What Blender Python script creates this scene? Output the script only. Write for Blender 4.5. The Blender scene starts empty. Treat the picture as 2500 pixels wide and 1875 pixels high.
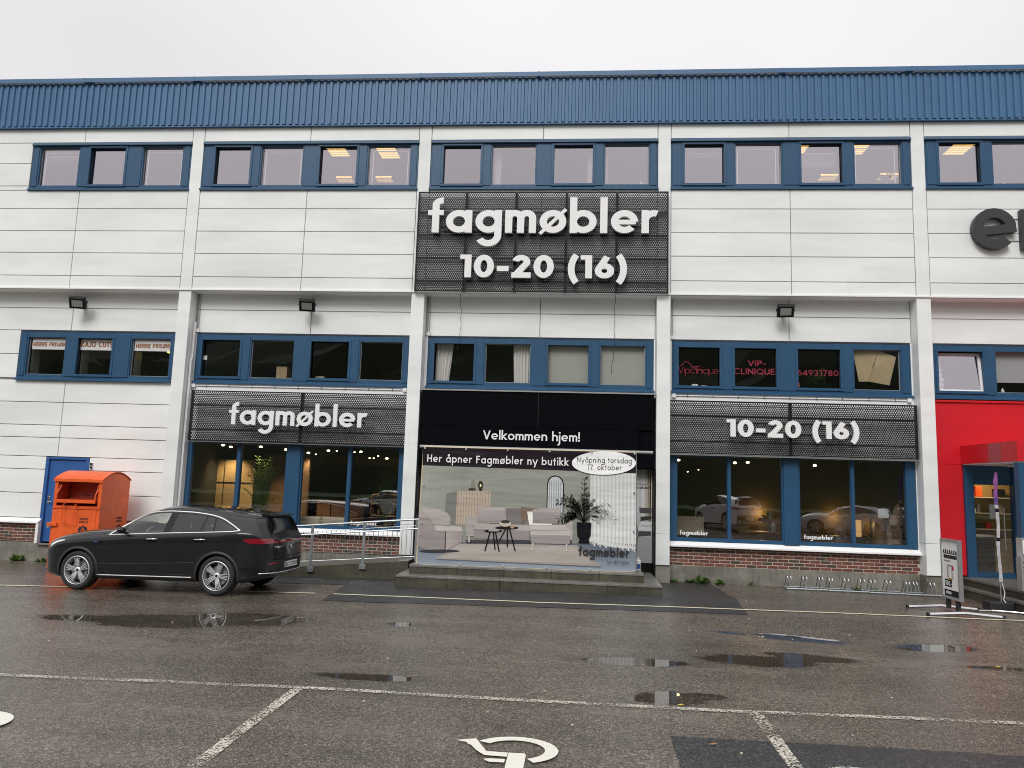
import bpy, math, random
from mathutils import Vector, Matrix, noise as mnoise
R = math.radians
PI = math.pi
random.seed(7)
S = bpy.context.scene
C = S.collection

# ------------------------------------------------------------------ camera
cam_d = bpy.data.cameras.new('camera'); cam = bpy.data.objects.new('camera', cam_d); C.objects.link(cam)
S.camera = cam
YAW, PIT, ROL = -0.08496, 0.12913, 0.03116
cr = Vector((math.cos(YAW), -math.sin(YAW), 0)); cf = Vector((math.sin(YAW), math.cos(YAW), 0)); cu = Vector((0, 0, 1))
cf, cu = cf*math.cos(PIT)+cu*math.sin(PIT), cu*math.cos(PIT)-cf*math.sin(PIT)
cr, cu = cr*math.cos(ROL)+cu*math.sin(ROL), cu*math.cos(ROL)-cr*math.sin(ROL)
cam.matrix_world = Matrix(((cr.x, cu.x, -cf.x, 9.9327), (cr.y, cu.y, -cf.y, -18.0093), (cr.z, cu.z, -cf.z, 2.182), (0, 0, 0, 1)))
cam_d.sensor_fit = 'HORIZONTAL'; cam_d.sensor_width = 36; cam_d.lens = 1846.4/2500*36
cam_d.clip_start = 0.1; cam_d.clip_end = 2000

# ------------------------------------------------------------------ world: overcast sky
SUN_EL, SUN_ROT = R(44), R(194)
W = bpy.data.worlds.new('World'); S.world = W; W.use_nodes = True
nt = W.node_tree; nt.nodes.clear()
def N(t, **k):
    n = nt.nodes.new(t)
    for a, b in k.items(): setattr(n, a, b)
    return n
wo = N('ShaderNodeOutputWorld'); bg = N('ShaderNodeBackground'); bg.inputs['Strength'].default_value = 0.1
sky = N('ShaderNodeTexSky', sky_type='NISHITA'); sky.sun_disc = False; sky.sun_elevation = SUN_EL; sky.sun_rotation = SUN_ROT
tc = N('ShaderNodeTexCoord'); sep = N('ShaderNodeSeparateXYZ'); nt.links.new(tc.outputs['Generated'], sep.inputs[0])
# clouds: a grey deck, a little lighter overhead, with faint large mottling
mz = N('ShaderNodeMath', operation='MAXIMUM'); nt.links.new(sep.outputs['Z'], mz.inputs[0]); mz.inputs[1].default_value = 0.0
ad = N('ShaderNodeMath', operation='ADD'); nt.links.new(mz.outputs[0], ad.inputs[0]); ad.inputs[1].default_value = 0.25
dv = N('ShaderNodeVectorMath', operation='DIVIDE'); nt.links.new(tc.outputs['Generated'], dv.inputs[0])
cb = N('ShaderNodeCombineXYZ')
for i in range(3): nt.links.new(ad.outputs[0], cb.inputs[i])
nt.links.new(cb.outputs[0], dv.inputs[1])
no = N('ShaderNodeTexNoise'); no.inputs['Scale'].default_value = 1.0; no.inputs['Detail'].default_value = 4; no.inputs['Roughness'].default_value = .45
nt.links.new(dv.outputs[0], no.inputs['Vector'])
mr = N('ShaderNodeMapRange'); mr.inputs['From Min'].default_value = .3; mr.inputs['From Max'].default_value = .7
mr.inputs['To Min'].default_value = 5.3; mr.inputs['To Max'].default_value = 6.55
nt.links.new(no.outputs['Fac'], mr.inputs['Value'])
pz = N('ShaderNodeMath', operation='POWER'); nt.links.new(mz.outputs[0], pz.inputs[0]); pz.inputs[1].default_value = 2.5
mg = N('ShaderNodeMath', operation='MULTIPLY_ADD'); nt.links.new(pz.outputs[0], mg.inputs[0]); mg.inputs[1].default_value = 4.6
nt.links.new(mr.outputs[0], mg.inputs[2])
cc = N('ShaderNodeMix', data_type='RGBA', blend_type='MULTIPLY'); cc.inputs['Factor'].default_value = 1
cc.inputs['A'].default_value = (1.0, .985, 1.0, 1); 
cg = N('ShaderNodeCombineXYZ')
for i in range(3): nt.links.new(mg.outputs[0], cg.inputs[i])
nt.links.new(cg.outputs[0], cc.inputs['B'])
mx = N('ShaderNodeMix', data_type='RGBA'); mx.inputs['Factor'].default_value = .97
nt.links.new(sky.outputs[0], mx.inputs['A']); nt.links.new(cc.outputs['Result'], mx.inputs['B'])
nt.links.new(mx.outputs['Result'], bg.inputs['Color']); nt.links.new(bg.outputs[0], wo.inputs['Surface'])
# sun behind the cloud: weak and very soft
sun_d = bpy.data.lights.new('sun', 'SUN'); sun_d.energy = 1.5; sun_d.angle = R(26); sun_d.color = (1, .985, .955)
sun = bpy.data.objects.new('sun', sun_d); C.objects.link(sun)
sdir = Vector((math.sin(SUN_ROT)*math.cos(SUN_EL), math.cos(SUN_ROT)*math.cos(SUN_EL), math.sin(SUN_EL)))
sun.rotation_euler = sdir.to_track_quat('Z', 'Y').to_euler(); sun.location = (10, -30, 40)
S.view_settings.view_transform = 'Standard'; S.view_settings.look = 'None'; S.view_settings.gamma = 1
S.view_settings.use_curve_mapping = False; S.view_settings.exposure = 0.36
S.cycles.max_bounces = 10; S.cycles.transparent_max_bounces = 16; S.cycles.glossy_bounces = 4
S.cycles.use_denoising = True; S.cycles.denoising_prefilter = 'NONE'; S.cycles.filter_width = 1.0
S.cycles.sample_clamp_indirect = 4

# ------------------------------------------------------------------ materials
def material(name):
    m = bpy.data.materials.new(name); m.use_nodes = True
    t = m.node_tree; p = t.nodes['Principled BSDF']
    return m, t, p
def M(name, col, rough=.5, metal=0, var=0.0, vscale=3, stretch=(1, 1, 1), bump=0.0, bscale=40, spec=.5, emit=None, es=0, dirt=0.0, rvar=0.0):
    m, t, p = material(name)
    p.inputs['Base Color'].default_value = (*col, 1); p.inputs['Roughness'].default_value = rough
    p.inputs['Metallic'].default_value = metal; p.inputs['Specular IOR Level'].default_value = spec
    co = t.nodes.new('ShaderNodeTexCoord'); mp = t.nodes.new('ShaderNodeMapping'); mp.inputs['Scale'].default_value = stretch
    t.links.new(co.outputs['Object'], mp.inputs['Vector'])
    if var or dirt:
        n = t.nodes.new('ShaderNodeTexNoise'); n.inputs['Scale'].default_value = vscale; n.inputs['Detail'].default_value = 6; n.inputs['Roughness'].default_value = .6
        t.links.new(mp.outputs[0], n.inputs['Vector'])
        r = t.nodes.new('ShaderNodeMapRange'); r.inputs['From Min'].default_value = .3; r.inputs['From Max'].default_value = .7
        r.inputs['To Min'].default_value = 1-var-dirt; r.inputs['To Max'].default_value = 1+var
        t.links.new(n.outputs['Fac'], r.inputs['Value'])
        x = t.nodes.new('ShaderNodeMix'); x.data_type = 'RGBA'; x.blend_type = 'MULTIPLY'; x.inputs['Factor'].default_value = 1
        x.inputs['A'].default_value = (*col, 1)
        cx = t.nodes.new('ShaderNodeCombineXYZ')
        for i in range(3): t.links.new(r.outputs[0], cx.inputs[i])
        t.links.new(cx.outputs[0], x.inputs['B']); t.links.new(x.outputs['Result'], p.inputs['Base Color'])
    if bump:
        b = t.nodes.new('ShaderNodeBump'); b.inputs['Strength'].default_value = bump; b.inputs['Distance'].default_value = .01
        n2 = t.nodes.new('ShaderNodeTexNoise'); n2.inputs['Scale'].default_value = bscale; n2.inputs['Detail'].default_value = 4
        t.links.new(mp.outputs[0], n2.inputs['Vector'])
        t.links.new(n2.outputs['Fac'], b.inputs['Height']); t.links.new(b.outputs[0], p.inputs['Normal'])
    if emit: p.inputs['Emission Color'].default_value = (*emit, 1); p.inputs['Emission Strength'].default_value = es
    return m
MT = {}
def cladding():
    m, t, p = material('white_cladding')
    L = t.links.new
    co = t.nodes.new('ShaderNodeNewGeometry')
    def nz(scale, st, det=5):
        mp = t.nodes.new('ShaderNodeMapping'); mp.inputs['Scale'].default_value = st; L(co.outputs['Position'], mp.inputs['Vector'])
        n = t.nodes.new('ShaderNodeTexNoise'); n.inputs['Scale'].default_value = scale; n.inputs['Detail'].default_value = det
        L(mp.outputs[0], n.inputs['Vector']); return n
    a = nz(.55, (.5, 1, 2.2)); b = nz(1.0, (9, 9, .5)); c = nz(3, (.3, 1, 1.4), 2)
    def mr(n, f0, f1, t0, t1):
        r = t.nodes.new('ShaderNodeMapRange'); r.inputs['From Min'].default_value = f0; r.inputs['From Max'].default_value = f1
        r.inputs['To Min'].default_value = t0; r.inputs['To Max'].default_value = t1; L(n.outputs['Fac'], r.inputs['Value']); return r
    ra = mr(a, .42, .72, 1, .85); rb = mr(b, .35, .75, 1.005, .985); rc = mr(c, .3, .7, .965, 1.02)
    oi = t.nodes.new('ShaderNodeObjectInfo'); ro = t.nodes.new('ShaderNodeMapRange'); ro.inputs['To Min'].default_value = .975; ro.inputs['To Max'].default_value = 1.01
    L(oi.outputs['Random'], ro.inputs['Value'])
    def mul(x, y):
        k = t.nodes.new('ShaderNodeMath'); k.operation = 'MULTIPLY'; L(x.outputs[0], k.inputs[0]); L(y.outputs[0], k.inputs[1]); return k
    k = mul(mul(ra, rb), mul(rc, ro))
    cx = t.nodes.new('ShaderNodeCombineXYZ')
    for i in range(3): L(k.outputs[0], cx.inputs[i])
    x = t.nodes.new('ShaderNodeMix'); x.data_type = 'RGBA'; x.blend_type = 'MULTIPLY'; x.inputs['Factor'].default_value = 1
    x.inputs['A'].default_value = (.88, .905, .89, 1); L(cx.outputs[0], x.inputs['B']); L(x.outputs['Result'], p.inputs['Base Color'])
    p.inputs['Roughness'].default_value = .42; p.inputs['Specular IOR Level'].default_value = .35
    bm = t.nodes.new('ShaderNodeBump'); bm.inputs['Strength'].default_value = .12; bm.inputs['Distance'].default_value = .02
    L(c.outputs['Fac'], bm.inputs['Height']); L(bm.outputs[0], p.inputs['Normal'])
    return m
MT['clad'] = cladding()
MT['clad_back'] = M('joint_grey', (.36, .36, .36), .7)
MT['white'] = M('white_paint', (.86, .86, .86), .4, dirt=.03, vscale=2)
MT['trimwhite'] = M('white_sheet_metal', (.90, .90, .90), .4, dirt=.05, vscale=1.5, stretch=(4, 1, 1))
MT['blue_band'] = M('blue_profiled_sheet', (.055, .148, .29), .45, var=.05, vscale=1.2, stretch=(1, 1, .3), dirt=.04)
MT['blue'] = M('blue_window_paint', (.018, .078, .165), .42, var=.06, vscale=2, dirt=.04)
MT['blue_flash'] = M('blue_flashing', (.05, .10, .17), .35, dirt=.05)
MT['seam'] = M('rubber_gasket', (.02, .02, .02), .6)
MT['sealgrey'] = M('grey_metal', (.35, .35, .34), .45, metal=.3, dirt=.1)
MT['doorblue'] = M('blue_steel_door', (.028, .11, .34), .45, var=.05, vscale=3, dirt=.06)
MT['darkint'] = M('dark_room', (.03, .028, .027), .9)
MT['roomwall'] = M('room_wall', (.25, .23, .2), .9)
MT['letter'] = M('white_acrylic', (.86, .86, .86), .35, emit=(1, 1, 1), es=0)
MT['lettgrey'] = M('dark_grey_acrylic', (.035, .04, .043), .4, dirt=.1)
MT['frameblack'] = M('black_metal', (.010, .010, .011), .45, spec=.25)
MT['black'] = M('black_board', (.0015, .002, .0035), .6, var=.3, vscale=1.5, stretch=(3, 1, .4), spec=.06)
MT['galv'] = M('galvanised_steel', (.42, .45, .47), .38, metal=.75, var=.12, vscale=8, bump=.05)
MT['alu'] = M('aluminium', (.62, .63, .65), .3, metal=.85, var=.05)
MT['red'] = M('red_panel', (.62, .012, .022), .35, var=.05, vscale=1.5, dirt=.06)
MT['redband'] = M('faded_red_print', (.40, .06, .075), .4)
MT['orange'] = M('orange_container_paint', (.82, .125, .022), .42, var=.06, vscale=4, dirt=.12, bump=.03)
MT['orange_in'] = M('orange_inner', (.45, .05, .012), .55, dirt=.2)
MT['tyre'] = M('tyre_rubber', (.018, .018, .019), .75, bump=.2, bscale=120)
MT['chrome'] = M('chrome', (.8, .8, .82), .12, metal=1)
MT['satin'] = M('satin_trim', (.80, .81, .82), .38, metal=.6)
MT['glossblack'] = M('gloss_black', (.006, .006, .007), .12)
MT['plastic'] = M('black_plastic', (.02, .02, .021), .55, bump=.1, bscale=200)
MT['paper'] = M('brown_paper', (.46, .37, .22), .85, var=.1, vscale=2, bump=.4, bscale=6)
MT['cloth'] = M('white_cloth', (.68, .67, .63), .9, var=.06, vscale=4, stretch=(8, 1, .5))
MT['blind'] = M('blind_fabric', (.42, .43, .38), .85)
MT['leaf'] = M('palm_leaf', (.06, .10, .025), .45, var=.4, vscale=6)
MT['weed'] = M('weed_leaf', (.07, .14, .02), .6, var=.4, vscale=9)
MT['wood'] = M('pale_wood', (.45, .33, .19), .6, var=.15, vscale=3, stretch=(1, 1, 8))
MT['oak'] = M('dark_oak', (.16, .085, .04), .5, var=.2, vscale=3, stretch=(1, 1, 8))
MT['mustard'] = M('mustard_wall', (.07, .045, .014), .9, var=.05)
MT['sofa'] = M('cream_upholstery', (.50, .44, .34), .9, bump=.15, bscale=80)
MT['plate'] = M('plate_white', (.75, .76, .76), .35)
MT['towel'] = M('white_towel', (.72, .73, .76), .95, bump=.4, bscale=60)
MT['pinktext'] = M('pink_film', (.40, .025, .06), .5, emit=(.5, .03, .07), es=.0)
MT['browntext'] = M('brown_print', (.36, .12, .035), .5)
MT['darktext'] = M('dark_print', (.025, .022, .025), .5)
def emis(name, col, st):
    m, t, p = material(name); p.inputs['Base Color'].default_value = (0, 0, 0, 1)
    p.inputs['Emission Color'].default_value = (*col, 1); p.inputs['Emission Strength'].default_value = st; return m
MT['lampwarm'] = emis('lit_lamp', (1, .78, .42), 6)
MT['troffer'] = emis('lit_ceiling_panel', (1, .62, .16), 1.6)
MT['ring'] = emis('lit_ring_lamp', (1, .72, .18), 1.6)
def glass(name, fac, tint=(1, 1, 1), body=(1, 1, 1), rough=.0, wav=0.0):
    m = bpy.data.materials.new(name); m.use_nodes = True; t = m.node_tree; t.nodes.clear(); L = t.links.new
    o = t.nodes.new('ShaderNodeOutputMaterial'); tr = t.nodes.new('ShaderNodeBsdfTransparent'); tr.inputs[0].default_value = (*body, 1)
    g = t.nodes.new('ShaderNodeBsdfGlossy'); g.inputs['Roughness'].default_value = rough; g.inputs[0].default_value = (*tint, 1)
    lw = t.nodes.new('ShaderNodeLayerWeight'); lw.inputs[0].default_value = .5; fr = t.nodes.new('ShaderNodeMath'); fr.operation = 'POWER'; L(lw.outputs['Facing'], fr.inputs[0]); fr.inputs[1].default_value = 4
    a = t.nodes.new('ShaderNodeMath'); a.operation = 'ADD'; a.use_clamp = True; L(fr.outputs[0], a.inputs[0]); a.inputs[1].default_value = fac
    x = t.nodes.new('ShaderNodeMixShader'); L(a.outputs[0], x.inputs[0]); L(tr.outputs[0], x.inputs[1]); L(g.outputs[0], x.inputs[2]); L(x.outputs[0], o.inputs[0])
    if wav:
        b = t.nodes.new('ShaderNodeBump'); b.inputs['Strength'].default_value = wav; b.inputs['Distance'].default_value = .01
        n = t.nodes.new('ShaderNodeTexNoise'); n.inputs['Scale'].default_value = 1.2
        co = t.nodes.new('ShaderNodeNewGeometry'); L(co.outputs['Position'], n.inputs['Vector']); L(n.outputs['Fac'], b.inputs['Height'])
        L(b.outputs[0], g.inputs['Normal'])
    return m
MT['glass_up'] = glass('window_glass', .45, (1, .93, 1), (.98, .98, .98), wav=.25)
MT['glass_mid'] = glass('window_glass_lower', .12, (1, .98, 1), (.95, .95, .95), wav=.15)
MT['glass_shop'] = glass('shop_glass', .15, (1, 1, 1), (.9, .9, .88), wav=.1)
MT['glass_car'] = glass('car_glass', .10, (1, 1, 1), (.80, .84, .80))
MT['glass_dark'] = glass('tinted_car_glass', .09, (1, 1, 1), (.10, .10, .10))
def paint():
    m, t, p = material('dark_grey_car_paint')
    p.inputs['Base Color'].default_value = (.013, .0135, .015, 1); p.inputs['Metallic'].default_value = .4; p.inputs['Roughness'].default_value = .4; p.inputs['Specular IOR Level'].default_value = .15
    p.inputs['Coat Weight'].default_value = .9; p.inputs['Coat Roughness'].default_value = .06; p.inputs['Coat IOR'].default_value = 1.5
    co = t.nodes.new('ShaderNodeTexCoord'); mp = t.nodes.new('ShaderNodeMapping'); mp.inputs['Scale'].default_value = (60, 60, 4)
    n = t.nodes.new('ShaderNodeTexNoise'); n.inputs['Scale'].default_value = 1; n.inputs['Detail'].default_value = 3
    t.links.new(co.outputs['Object'], mp.inputs[0]); t.links.new(mp.outputs[0], n.inputs['Vector'])
    r = t.nodes.new('ShaderNodeMapRange'); r.inputs['From Min'].default_value = .35; r.inputs['From Max'].default_value = .75
    r.inputs['To Min'].default_value = .015; r.inputs['To Max'].default_value = .14; t.links.new(n.outputs['Fac'], r.inputs['Value'])
    t.links.new(r.outputs[0], p.inputs['Coat Roughness']); return m
MT['paint'] = paint()
def tail():
    m, t, p = material('red_lamp_glass'); p.inputs['Base Color'].default_value = (.22, .006, .015, 1); p.inputs['Roughness'].default_value = .15; p.inputs['Coat Weight'].default_value = 1; return m
MT['tail'] = tail()
def perforated():
    m = bpy.data.materials.new('perforated_sheet'); m.use_nodes = True; t = m.node_tree; p = t.nodes['Principled BSDF']; L = t.links.new
    p.inputs['Base Color'].default_value = (.020, .021, .024, 1); p.inputs['Roughness'].default_value = .5; p.inputs['Specular IOR Level'].default_value = .3
    g = t.nodes.new('ShaderNodeNewGeometry'); s = t.nodes.new('ShaderNodeSeparateXYZ'); L(g.outputs['Position'], s.inputs[0])
    P, Q = .052, .0450
    def mth(op, a, b=None):
        n = t.nodes.new('ShaderNodeMath'); n.operation = op
        for i, v in enumerate((a, b)):
            if v is None: continue
            if isinstance(v, (int, float)): n.inputs[i].default_value = v
            else: L(v, n.inputs[i])
        return n.outputs[0]
    def dist(ox, oz):
        u = mth('SUBTRACT', mth('FRACT', mth('ADD', mth('DIVIDE', s.outputs['X'], P), 100+ox)), .5)
        w = mth('SUBTRACT', mth('FRACT', mth('ADD', mth('DIVIDE', s.outputs['Z'], 2*Q), 100+oz)), .5)
        u = mth('MULTIPLY', u, P); w = mth('MULTIPLY', w, 2*Q)
        return mth('SQRT', mth('ADD', mth('MULTIPLY', u, u), mth('MULTIPLY', w, w)))
    d = mth('MINIMUM', dist(0, 0), dist(.5, .5))
    hole = mth('LESS_THAN', d, .0160)
    tr = t.nodes.new('ShaderNodeBsdfTransparent'); x = t.nodes.new('ShaderNodeMixShader')
    L(hole, x.inputs[0]); L(p.outputs[0], x.inputs[1]); L(tr.outputs[0], x.inputs[2])
    L(x.outputs[0], t.nodes['Material Output'].inputs['Surface']); return m
MT['perf'] = perforated()
def attrmat(name, rough=.5, bump=.0):
    m, t, p = material(name); a = t.nodes.new('ShaderNodeAttribute'); a.attribute_name = 'Col'
    t.links.new(a.outputs['Color'], p.inputs['Base Color']); p.inputs['Roughness'].default_value = rough
    p.inputs['Specular IOR Level'].default_value = .15
    if bump:
        g = t.nodes.new('ShaderNodeNewGeometry'); mp = t.nodes.new('ShaderNodeMapping'); mp.inputs['Rotation'].default_value = (0, R(35), 0); mp.inputs['Scale'].default_value = (.6, 1, 3)
        n = t.nodes.new('ShaderNodeTexNoise'); n.inputs['Scale'].default_value = 1.3; n.inputs['Detail'].default_value = 2
        b = t.nodes.new('ShaderNodeBump'); b.inputs['Strength'].default_value = bump; b.inputs['Distance'].default_value = .12
        t.links.new(g.outputs['Position'], mp.inputs[0]); t.links.new(mp.outputs[0], n.inputs['Vector']); t.links.new(n.outputs['Fac'], b.inputs['Height'])
        t.links.new(b.outputs[0], p.inputs['Normal'])
    return m
MT['print'] = attrmat('printed_tarpaulin', .45, .32)
MT['flatprint'] = attrmat('printed_paper', .6)
def brickmat():
    m, t, p = material('brick_clay'); L = t.links.new
    oi = t.nodes.new('ShaderNodeObjectInfo'); cr_ = t.nodes.new('ShaderNodeValToRGB'); e = cr_.color_ramp
    e.interpolation = 'CONSTANT'
    cols = [(0, (.155, .048, .034)), (.28, (.19, .062, .042)), (.5, (.12, .040, .030)), (.66, (.08, .048, .036)), (.8, (.21, .075, .052)), (.9, (.062, .048, .038))]
    e.elements[0].color = (*cols[0][1], 1); e.elements[1].position = cols[1][0]; e.elements[1].color = (*cols[1][1], 1)
    for q, c in cols[2:]:
        k = e.elements.new(q); k.color = (*c, 1)
    g = t.nodes.new('ShaderNodeNewGeometry'); n = t.nodes.new('ShaderNodeTexNoise'); n.inputs['Scale'].default_value = 22; n.inputs['Detail'].default_value = 5
    L(g.outputs['Position'], n.inputs['Vector'])
    L(oi.outputs['Random'], cr_.inputs[0])
    x = t.nodes.new('ShaderNodeMix'); x.data_type = 'RGBA'; x.blend_type = 'MULTIPLY'; x.inputs['Factor'].default_value = .8
    r = t.nodes.new('ShaderNodeMapRange'); r.inputs['To Min'].default_value = .5; r.inputs['To Max'].default_value = 1.5; L(n.outputs['Fac'], r.inputs['Value'])
    cx = t.nodes.new('ShaderNodeCombineXYZ')
    for i in range(3): L(r.outputs[0], cx.inputs[i])
    L(cr_.outputs[0], x.inputs['A']); L(cx.outputs[0], x.inputs['B']); L(x.outputs['Result'], p.inputs['Base Color'])
    p.inputs['Roughness'].default_value = .8
    b = t.nodes.new('ShaderNodeBump'); b.inputs['Strength'].default_value = .5; b.inputs['Distance'].default_value = .005
    L(n.outputs['Fac'], b.inputs['Height']); L(b.outputs[0], p.inputs['Normal']); return m
MT['brick'] = brickmat()
MT['mortar'] = M('mortar', (.46, .41, .34), .9, var=.1, vscale=20, bump=.3)
def concrete(name, col, damp=.5):
    m, t, p = material(name); L = t.links.new
    g = t.nodes.new('ShaderNodeNewGeometry')
    def nz(scale, st=(1, 1, 1), det=6):
        mp = t.nodes.new('ShaderNodeMapping'); mp.inputs['Scale'].default_value = st; L(g.outputs['Position'], mp.inputs['Vector'])
        n = t.nodes.new('ShaderNodeTexNoise'); n.inputs['Scale'].default_value = scale; n.inputs['Detail'].default_value = det; n.inputs['Roughness'].default_value = .62
        L(mp.outputs[0], n.inputs['Vector']); return n
    a = nz(1.1, (1, 1, 2.2)); b = nz(30); c = nz(6, (2, 2, .25))
    cr_ = t.nodes.new('ShaderNodeValToRGB'); L(a.outputs['Fac'], cr_.inputs[0])
    cr_.color_ramp.elements[0].position = .32; cr_.color_ramp.elements[0].color = (*[v*damp for v in col], 1)
    cr_.color_ramp.elements[1].position = .62; cr_.color_ramp.elements[1].color = (*col, 1)
    def mr(n, t0, t1):
        r = t.nodes.new('ShaderNodeMapRange'); r.inputs['From Min'].default_value = .3; r.inputs['From Max'].default_value = .7
        r.inputs['To Min'].default_value = t0; r.inputs['To Max'].default_value = t1; L(n.outputs['Fac'], r.inputs['Value']); return r
    k = t.nodes.new('ShaderNodeMath'); k.operation = 'MULTIPLY'; L(mr(b, .85, 1.12).outputs[0], k.inputs[0]); L(mr(c, .72, 1.1).outputs[0], k.inputs[1])
    cx = t.nodes.new('ShaderNodeCombineXYZ')
    for i in range(3): L(k.outputs[0], cx.inputs[i])
    x = t.nodes.new('ShaderNodeMix'); x.data_type = 'RGBA'; x.blend_type = 'MULTIPLY'; x.inputs['Factor'].default_value = 1
    L(cr_.outputs[0], x.inputs['A']); L(cx.outputs[0], x.inputs['B']); L(x.outputs['Result'], p.inputs['Base Color'])
    p.inputs['Roughness'].default_value = .6
    bm = t.nodes.new('ShaderNodeBump'); bm.inputs['Strength'].default_value = .5; bm.inputs['Distance'].default_value = .006
    L(b.outputs['Fac'], bm.inputs['Height']); L(bm.outputs[0], p.inputs['Normal']); return m
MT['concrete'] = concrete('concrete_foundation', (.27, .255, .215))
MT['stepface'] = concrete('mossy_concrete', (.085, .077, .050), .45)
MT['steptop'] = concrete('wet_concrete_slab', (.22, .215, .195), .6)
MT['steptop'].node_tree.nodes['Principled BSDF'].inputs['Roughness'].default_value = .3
PUD = [(3.8, -6.6, 1.25, .55), (4.85, -6.2, 1.1, .56), (12.35, -7.62, .8, .38), (13.15, -7.3, .65, .28), (13.45, -5.46, .85, .24), (15.42, -5.72, .65, .30),
       (10.75, -8.02, .75, .22), (10.95, -9.62, .42, .30), (11.3, -9.5, .35, .14), (7.7, -9.32, .6, .15), (7.35, -6.15, .28, .18), (15.5, -7.3, .5, .14), (2.5, -6.6, .8, .26), (12.9, -7.15, .4, .2), (12.35, -5.5, .3, .10), (17.2, -8.2, .6, .1)]
def asphalt(name, base, speck, pud=True, scale=1.0, rough=.42):
    m, t, p = material(name); L = t.links.new
    g = t.nodes.new('ShaderNodeNewGeometry')
    def mth(op, a, b=None, c=None, clamp=False):
        n = t.nodes.new('ShaderNodeMath'); n.operation = op; n.use_clamp = clamp
        for i, v in enumerate((a, b, c)):
            if v is None: continue
            if isinstance(v, (int, float)): n.inputs[i].default_value = v
            else: L(v, n.inputs[i])
        return n.outputs[0]
    def nz(sc, st=(1, 1, 1), det=5, rg=.6):
        mp = t.nodes.new('ShaderNodeMapping'); mp.inputs['Scale'].default_value = st; L(g.outputs['Position'], mp.inputs['Vector'])
        n = t.nodes.new('ShaderNodeTexNoise'); n.inputs['Scale'].default_value = sc; n.inputs['Detail'].default_value = det; n.inputs['Roughness'].default_value = rg
        L(mp.outputs[0], n.inputs['Vector']); return n.outputs['Fac']
    def mr(v, f0, f1, t0, t1):
        r = t.nodes.new('ShaderNodeMapRange'); r.inputs['From Min'].default_value = f0; r.inputs['From Max'].default_value = f1
        r.inputs['To Min'].default_value = t0; r.inputs['To Max'].default_value = t1; L(v, r.inputs['Value']); return r.outputs[0]
    vo = t.nodes.new('ShaderNodeTexVoronoi'); vo.inputs['Scale'].default_value = 75*scale; L(g.outputs['Position'], vo.inputs['Vector'])
    sepc = t.nodes.new('ShaderNodeSeparateColor'); L(vo.outputs['Color'], sepc.inputs[0])
    st = mr(sepc.outputs[0], .55, 1, 0, 1)
    big = nz(.35, det=6); mid = nz(2.2, det=5); fine = nz(40, det=3)
    streak = nz(.9, (.35, 1.6, 1), 5); grain = nz(24, det=4, rg=.75); grain2 = mr(grain, .38, .62, .66, 1.34); damp = mth('MULTIPLY', mr(big, .35, .65, .80, 1.12), mr(streak, .35, .65, .84, 1.1)); mm = mr(mid, .3, .7, .88, 1.1)
    x = t.nodes.new('ShaderNodeMix'); x.data_type = 'RGBA'; L(mth('MULTIPLY', st, .8), x.inputs['Factor'])
    x.inputs['A'].default_value = (*base, 1); x.inputs['B'].default_value = (*speck, 1)
    k = mth('MULTIPLY', mth('MULTIPLY', damp, grain2), mth('MULTIPLY', mm, mr(fine, .3, .7, .75, 1.2)))
    cx = t.nodes.new('ShaderNodeCombineXYZ')
    for i in range(3): L(k, cx.inputs[i])
    y = t.nodes.new('ShaderNodeMix'); y.data_type = 'RGBA'; y.blend_type = 'MULTIPLY'; y.inputs['Factor'].default_value = 1
    L(x.outputs['Result'], y.inputs['A']); L(cx.outputs[0], y.inputs['B'])
    rgh = mth('MULTIPLY', mr(streak, .35, .65, rough*.72, rough*1.25), mr(mid, .3, .7, .85, 1.15))
    b = t.nodes.new('ShaderNodeBump'); b.inputs['Strength'].default_value = .38; b.inputs['Distance'].default_value = .004
    h = mth('ADD', mth('MULTIPLY', vo.outputs['Distance'], -1.2), mth('ADD', fine, mth('MULTIPLY', grain, 1.5))); L(h, b.inputs['Height'])
    nrm = b.outputs[0]; col = y.outputs['Result']
    if pud:
        s = t.nodes.new('ShaderNodeSeparateXYZ'); L(g.outputs['Position'], s.inputs[0])
        wob = mth('SUBTRACT', nz(1.5, (1, 2.5, 1), 7, .65), .5); wob2 = mth('SUBTRACT', nz(9, (1, 1.6, 1), 4, .7), .5)
        px = mth('ADD', s.outputs['X'], mth('MULTIPLY', wob, .5)); py = s.outputs['Y']
        best = None
        for (cx_, cy_, rx, ry) in PUD:
            dx = mth('DIVIDE', mth('SUBTRACT', px, cx_), rx); dy = mth('DIVIDE', mth('SUBTRACT', py, cy_), ry)
            v = mth('SUBTRACT', 1.0, mth('ADD', mth('MULTIPLY', dx, dx), mth('MULTIPLY', dy, dy)))
            best = v if best is None else mth('MAXIMUM', best, v)
        v = mth('ADD', best, mth('ADD', mth('MULTIPLY', wob, 1.1), mth('MULTIPLY', wob2, 1.5)))
        mask = mr(v, .0, .22, 0, 1); wet = mr(v, -.9, .05, 0, 1)
        y2 = t.nodes.new('ShaderNodeMix'); y2.data_type = 'RGBA'; y2.blend_type = 'MULTIPLY'; L(mth('MULTIPLY', mth('MAXIMUM', mask, mth('MULTIPLY', wet, .45)), .62), y2.inputs['Factor'])
        L(col, y2.inputs['A']); y2.inputs['B'].default_value = (.25, .22, .2, 1); col = y2.outputs['Result']
        rgh = mth('MULTIPLY', rgh, mr(mask, 0, 1, 1, .03)); rgh = mth('MULTIPLY', rgh, mr(wet, 0, 1, 1, .8))
        vm = t.nodes.new('ShaderNodeMix'); vm.data_type = 'VECTOR'; L(mask, vm.inputs['Factor']); L(b.outputs[0], vm.inputs['A']); vm.inputs['B'].default_value = (0, 0, 1)
        nrm = vm.outputs['Result']
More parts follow.
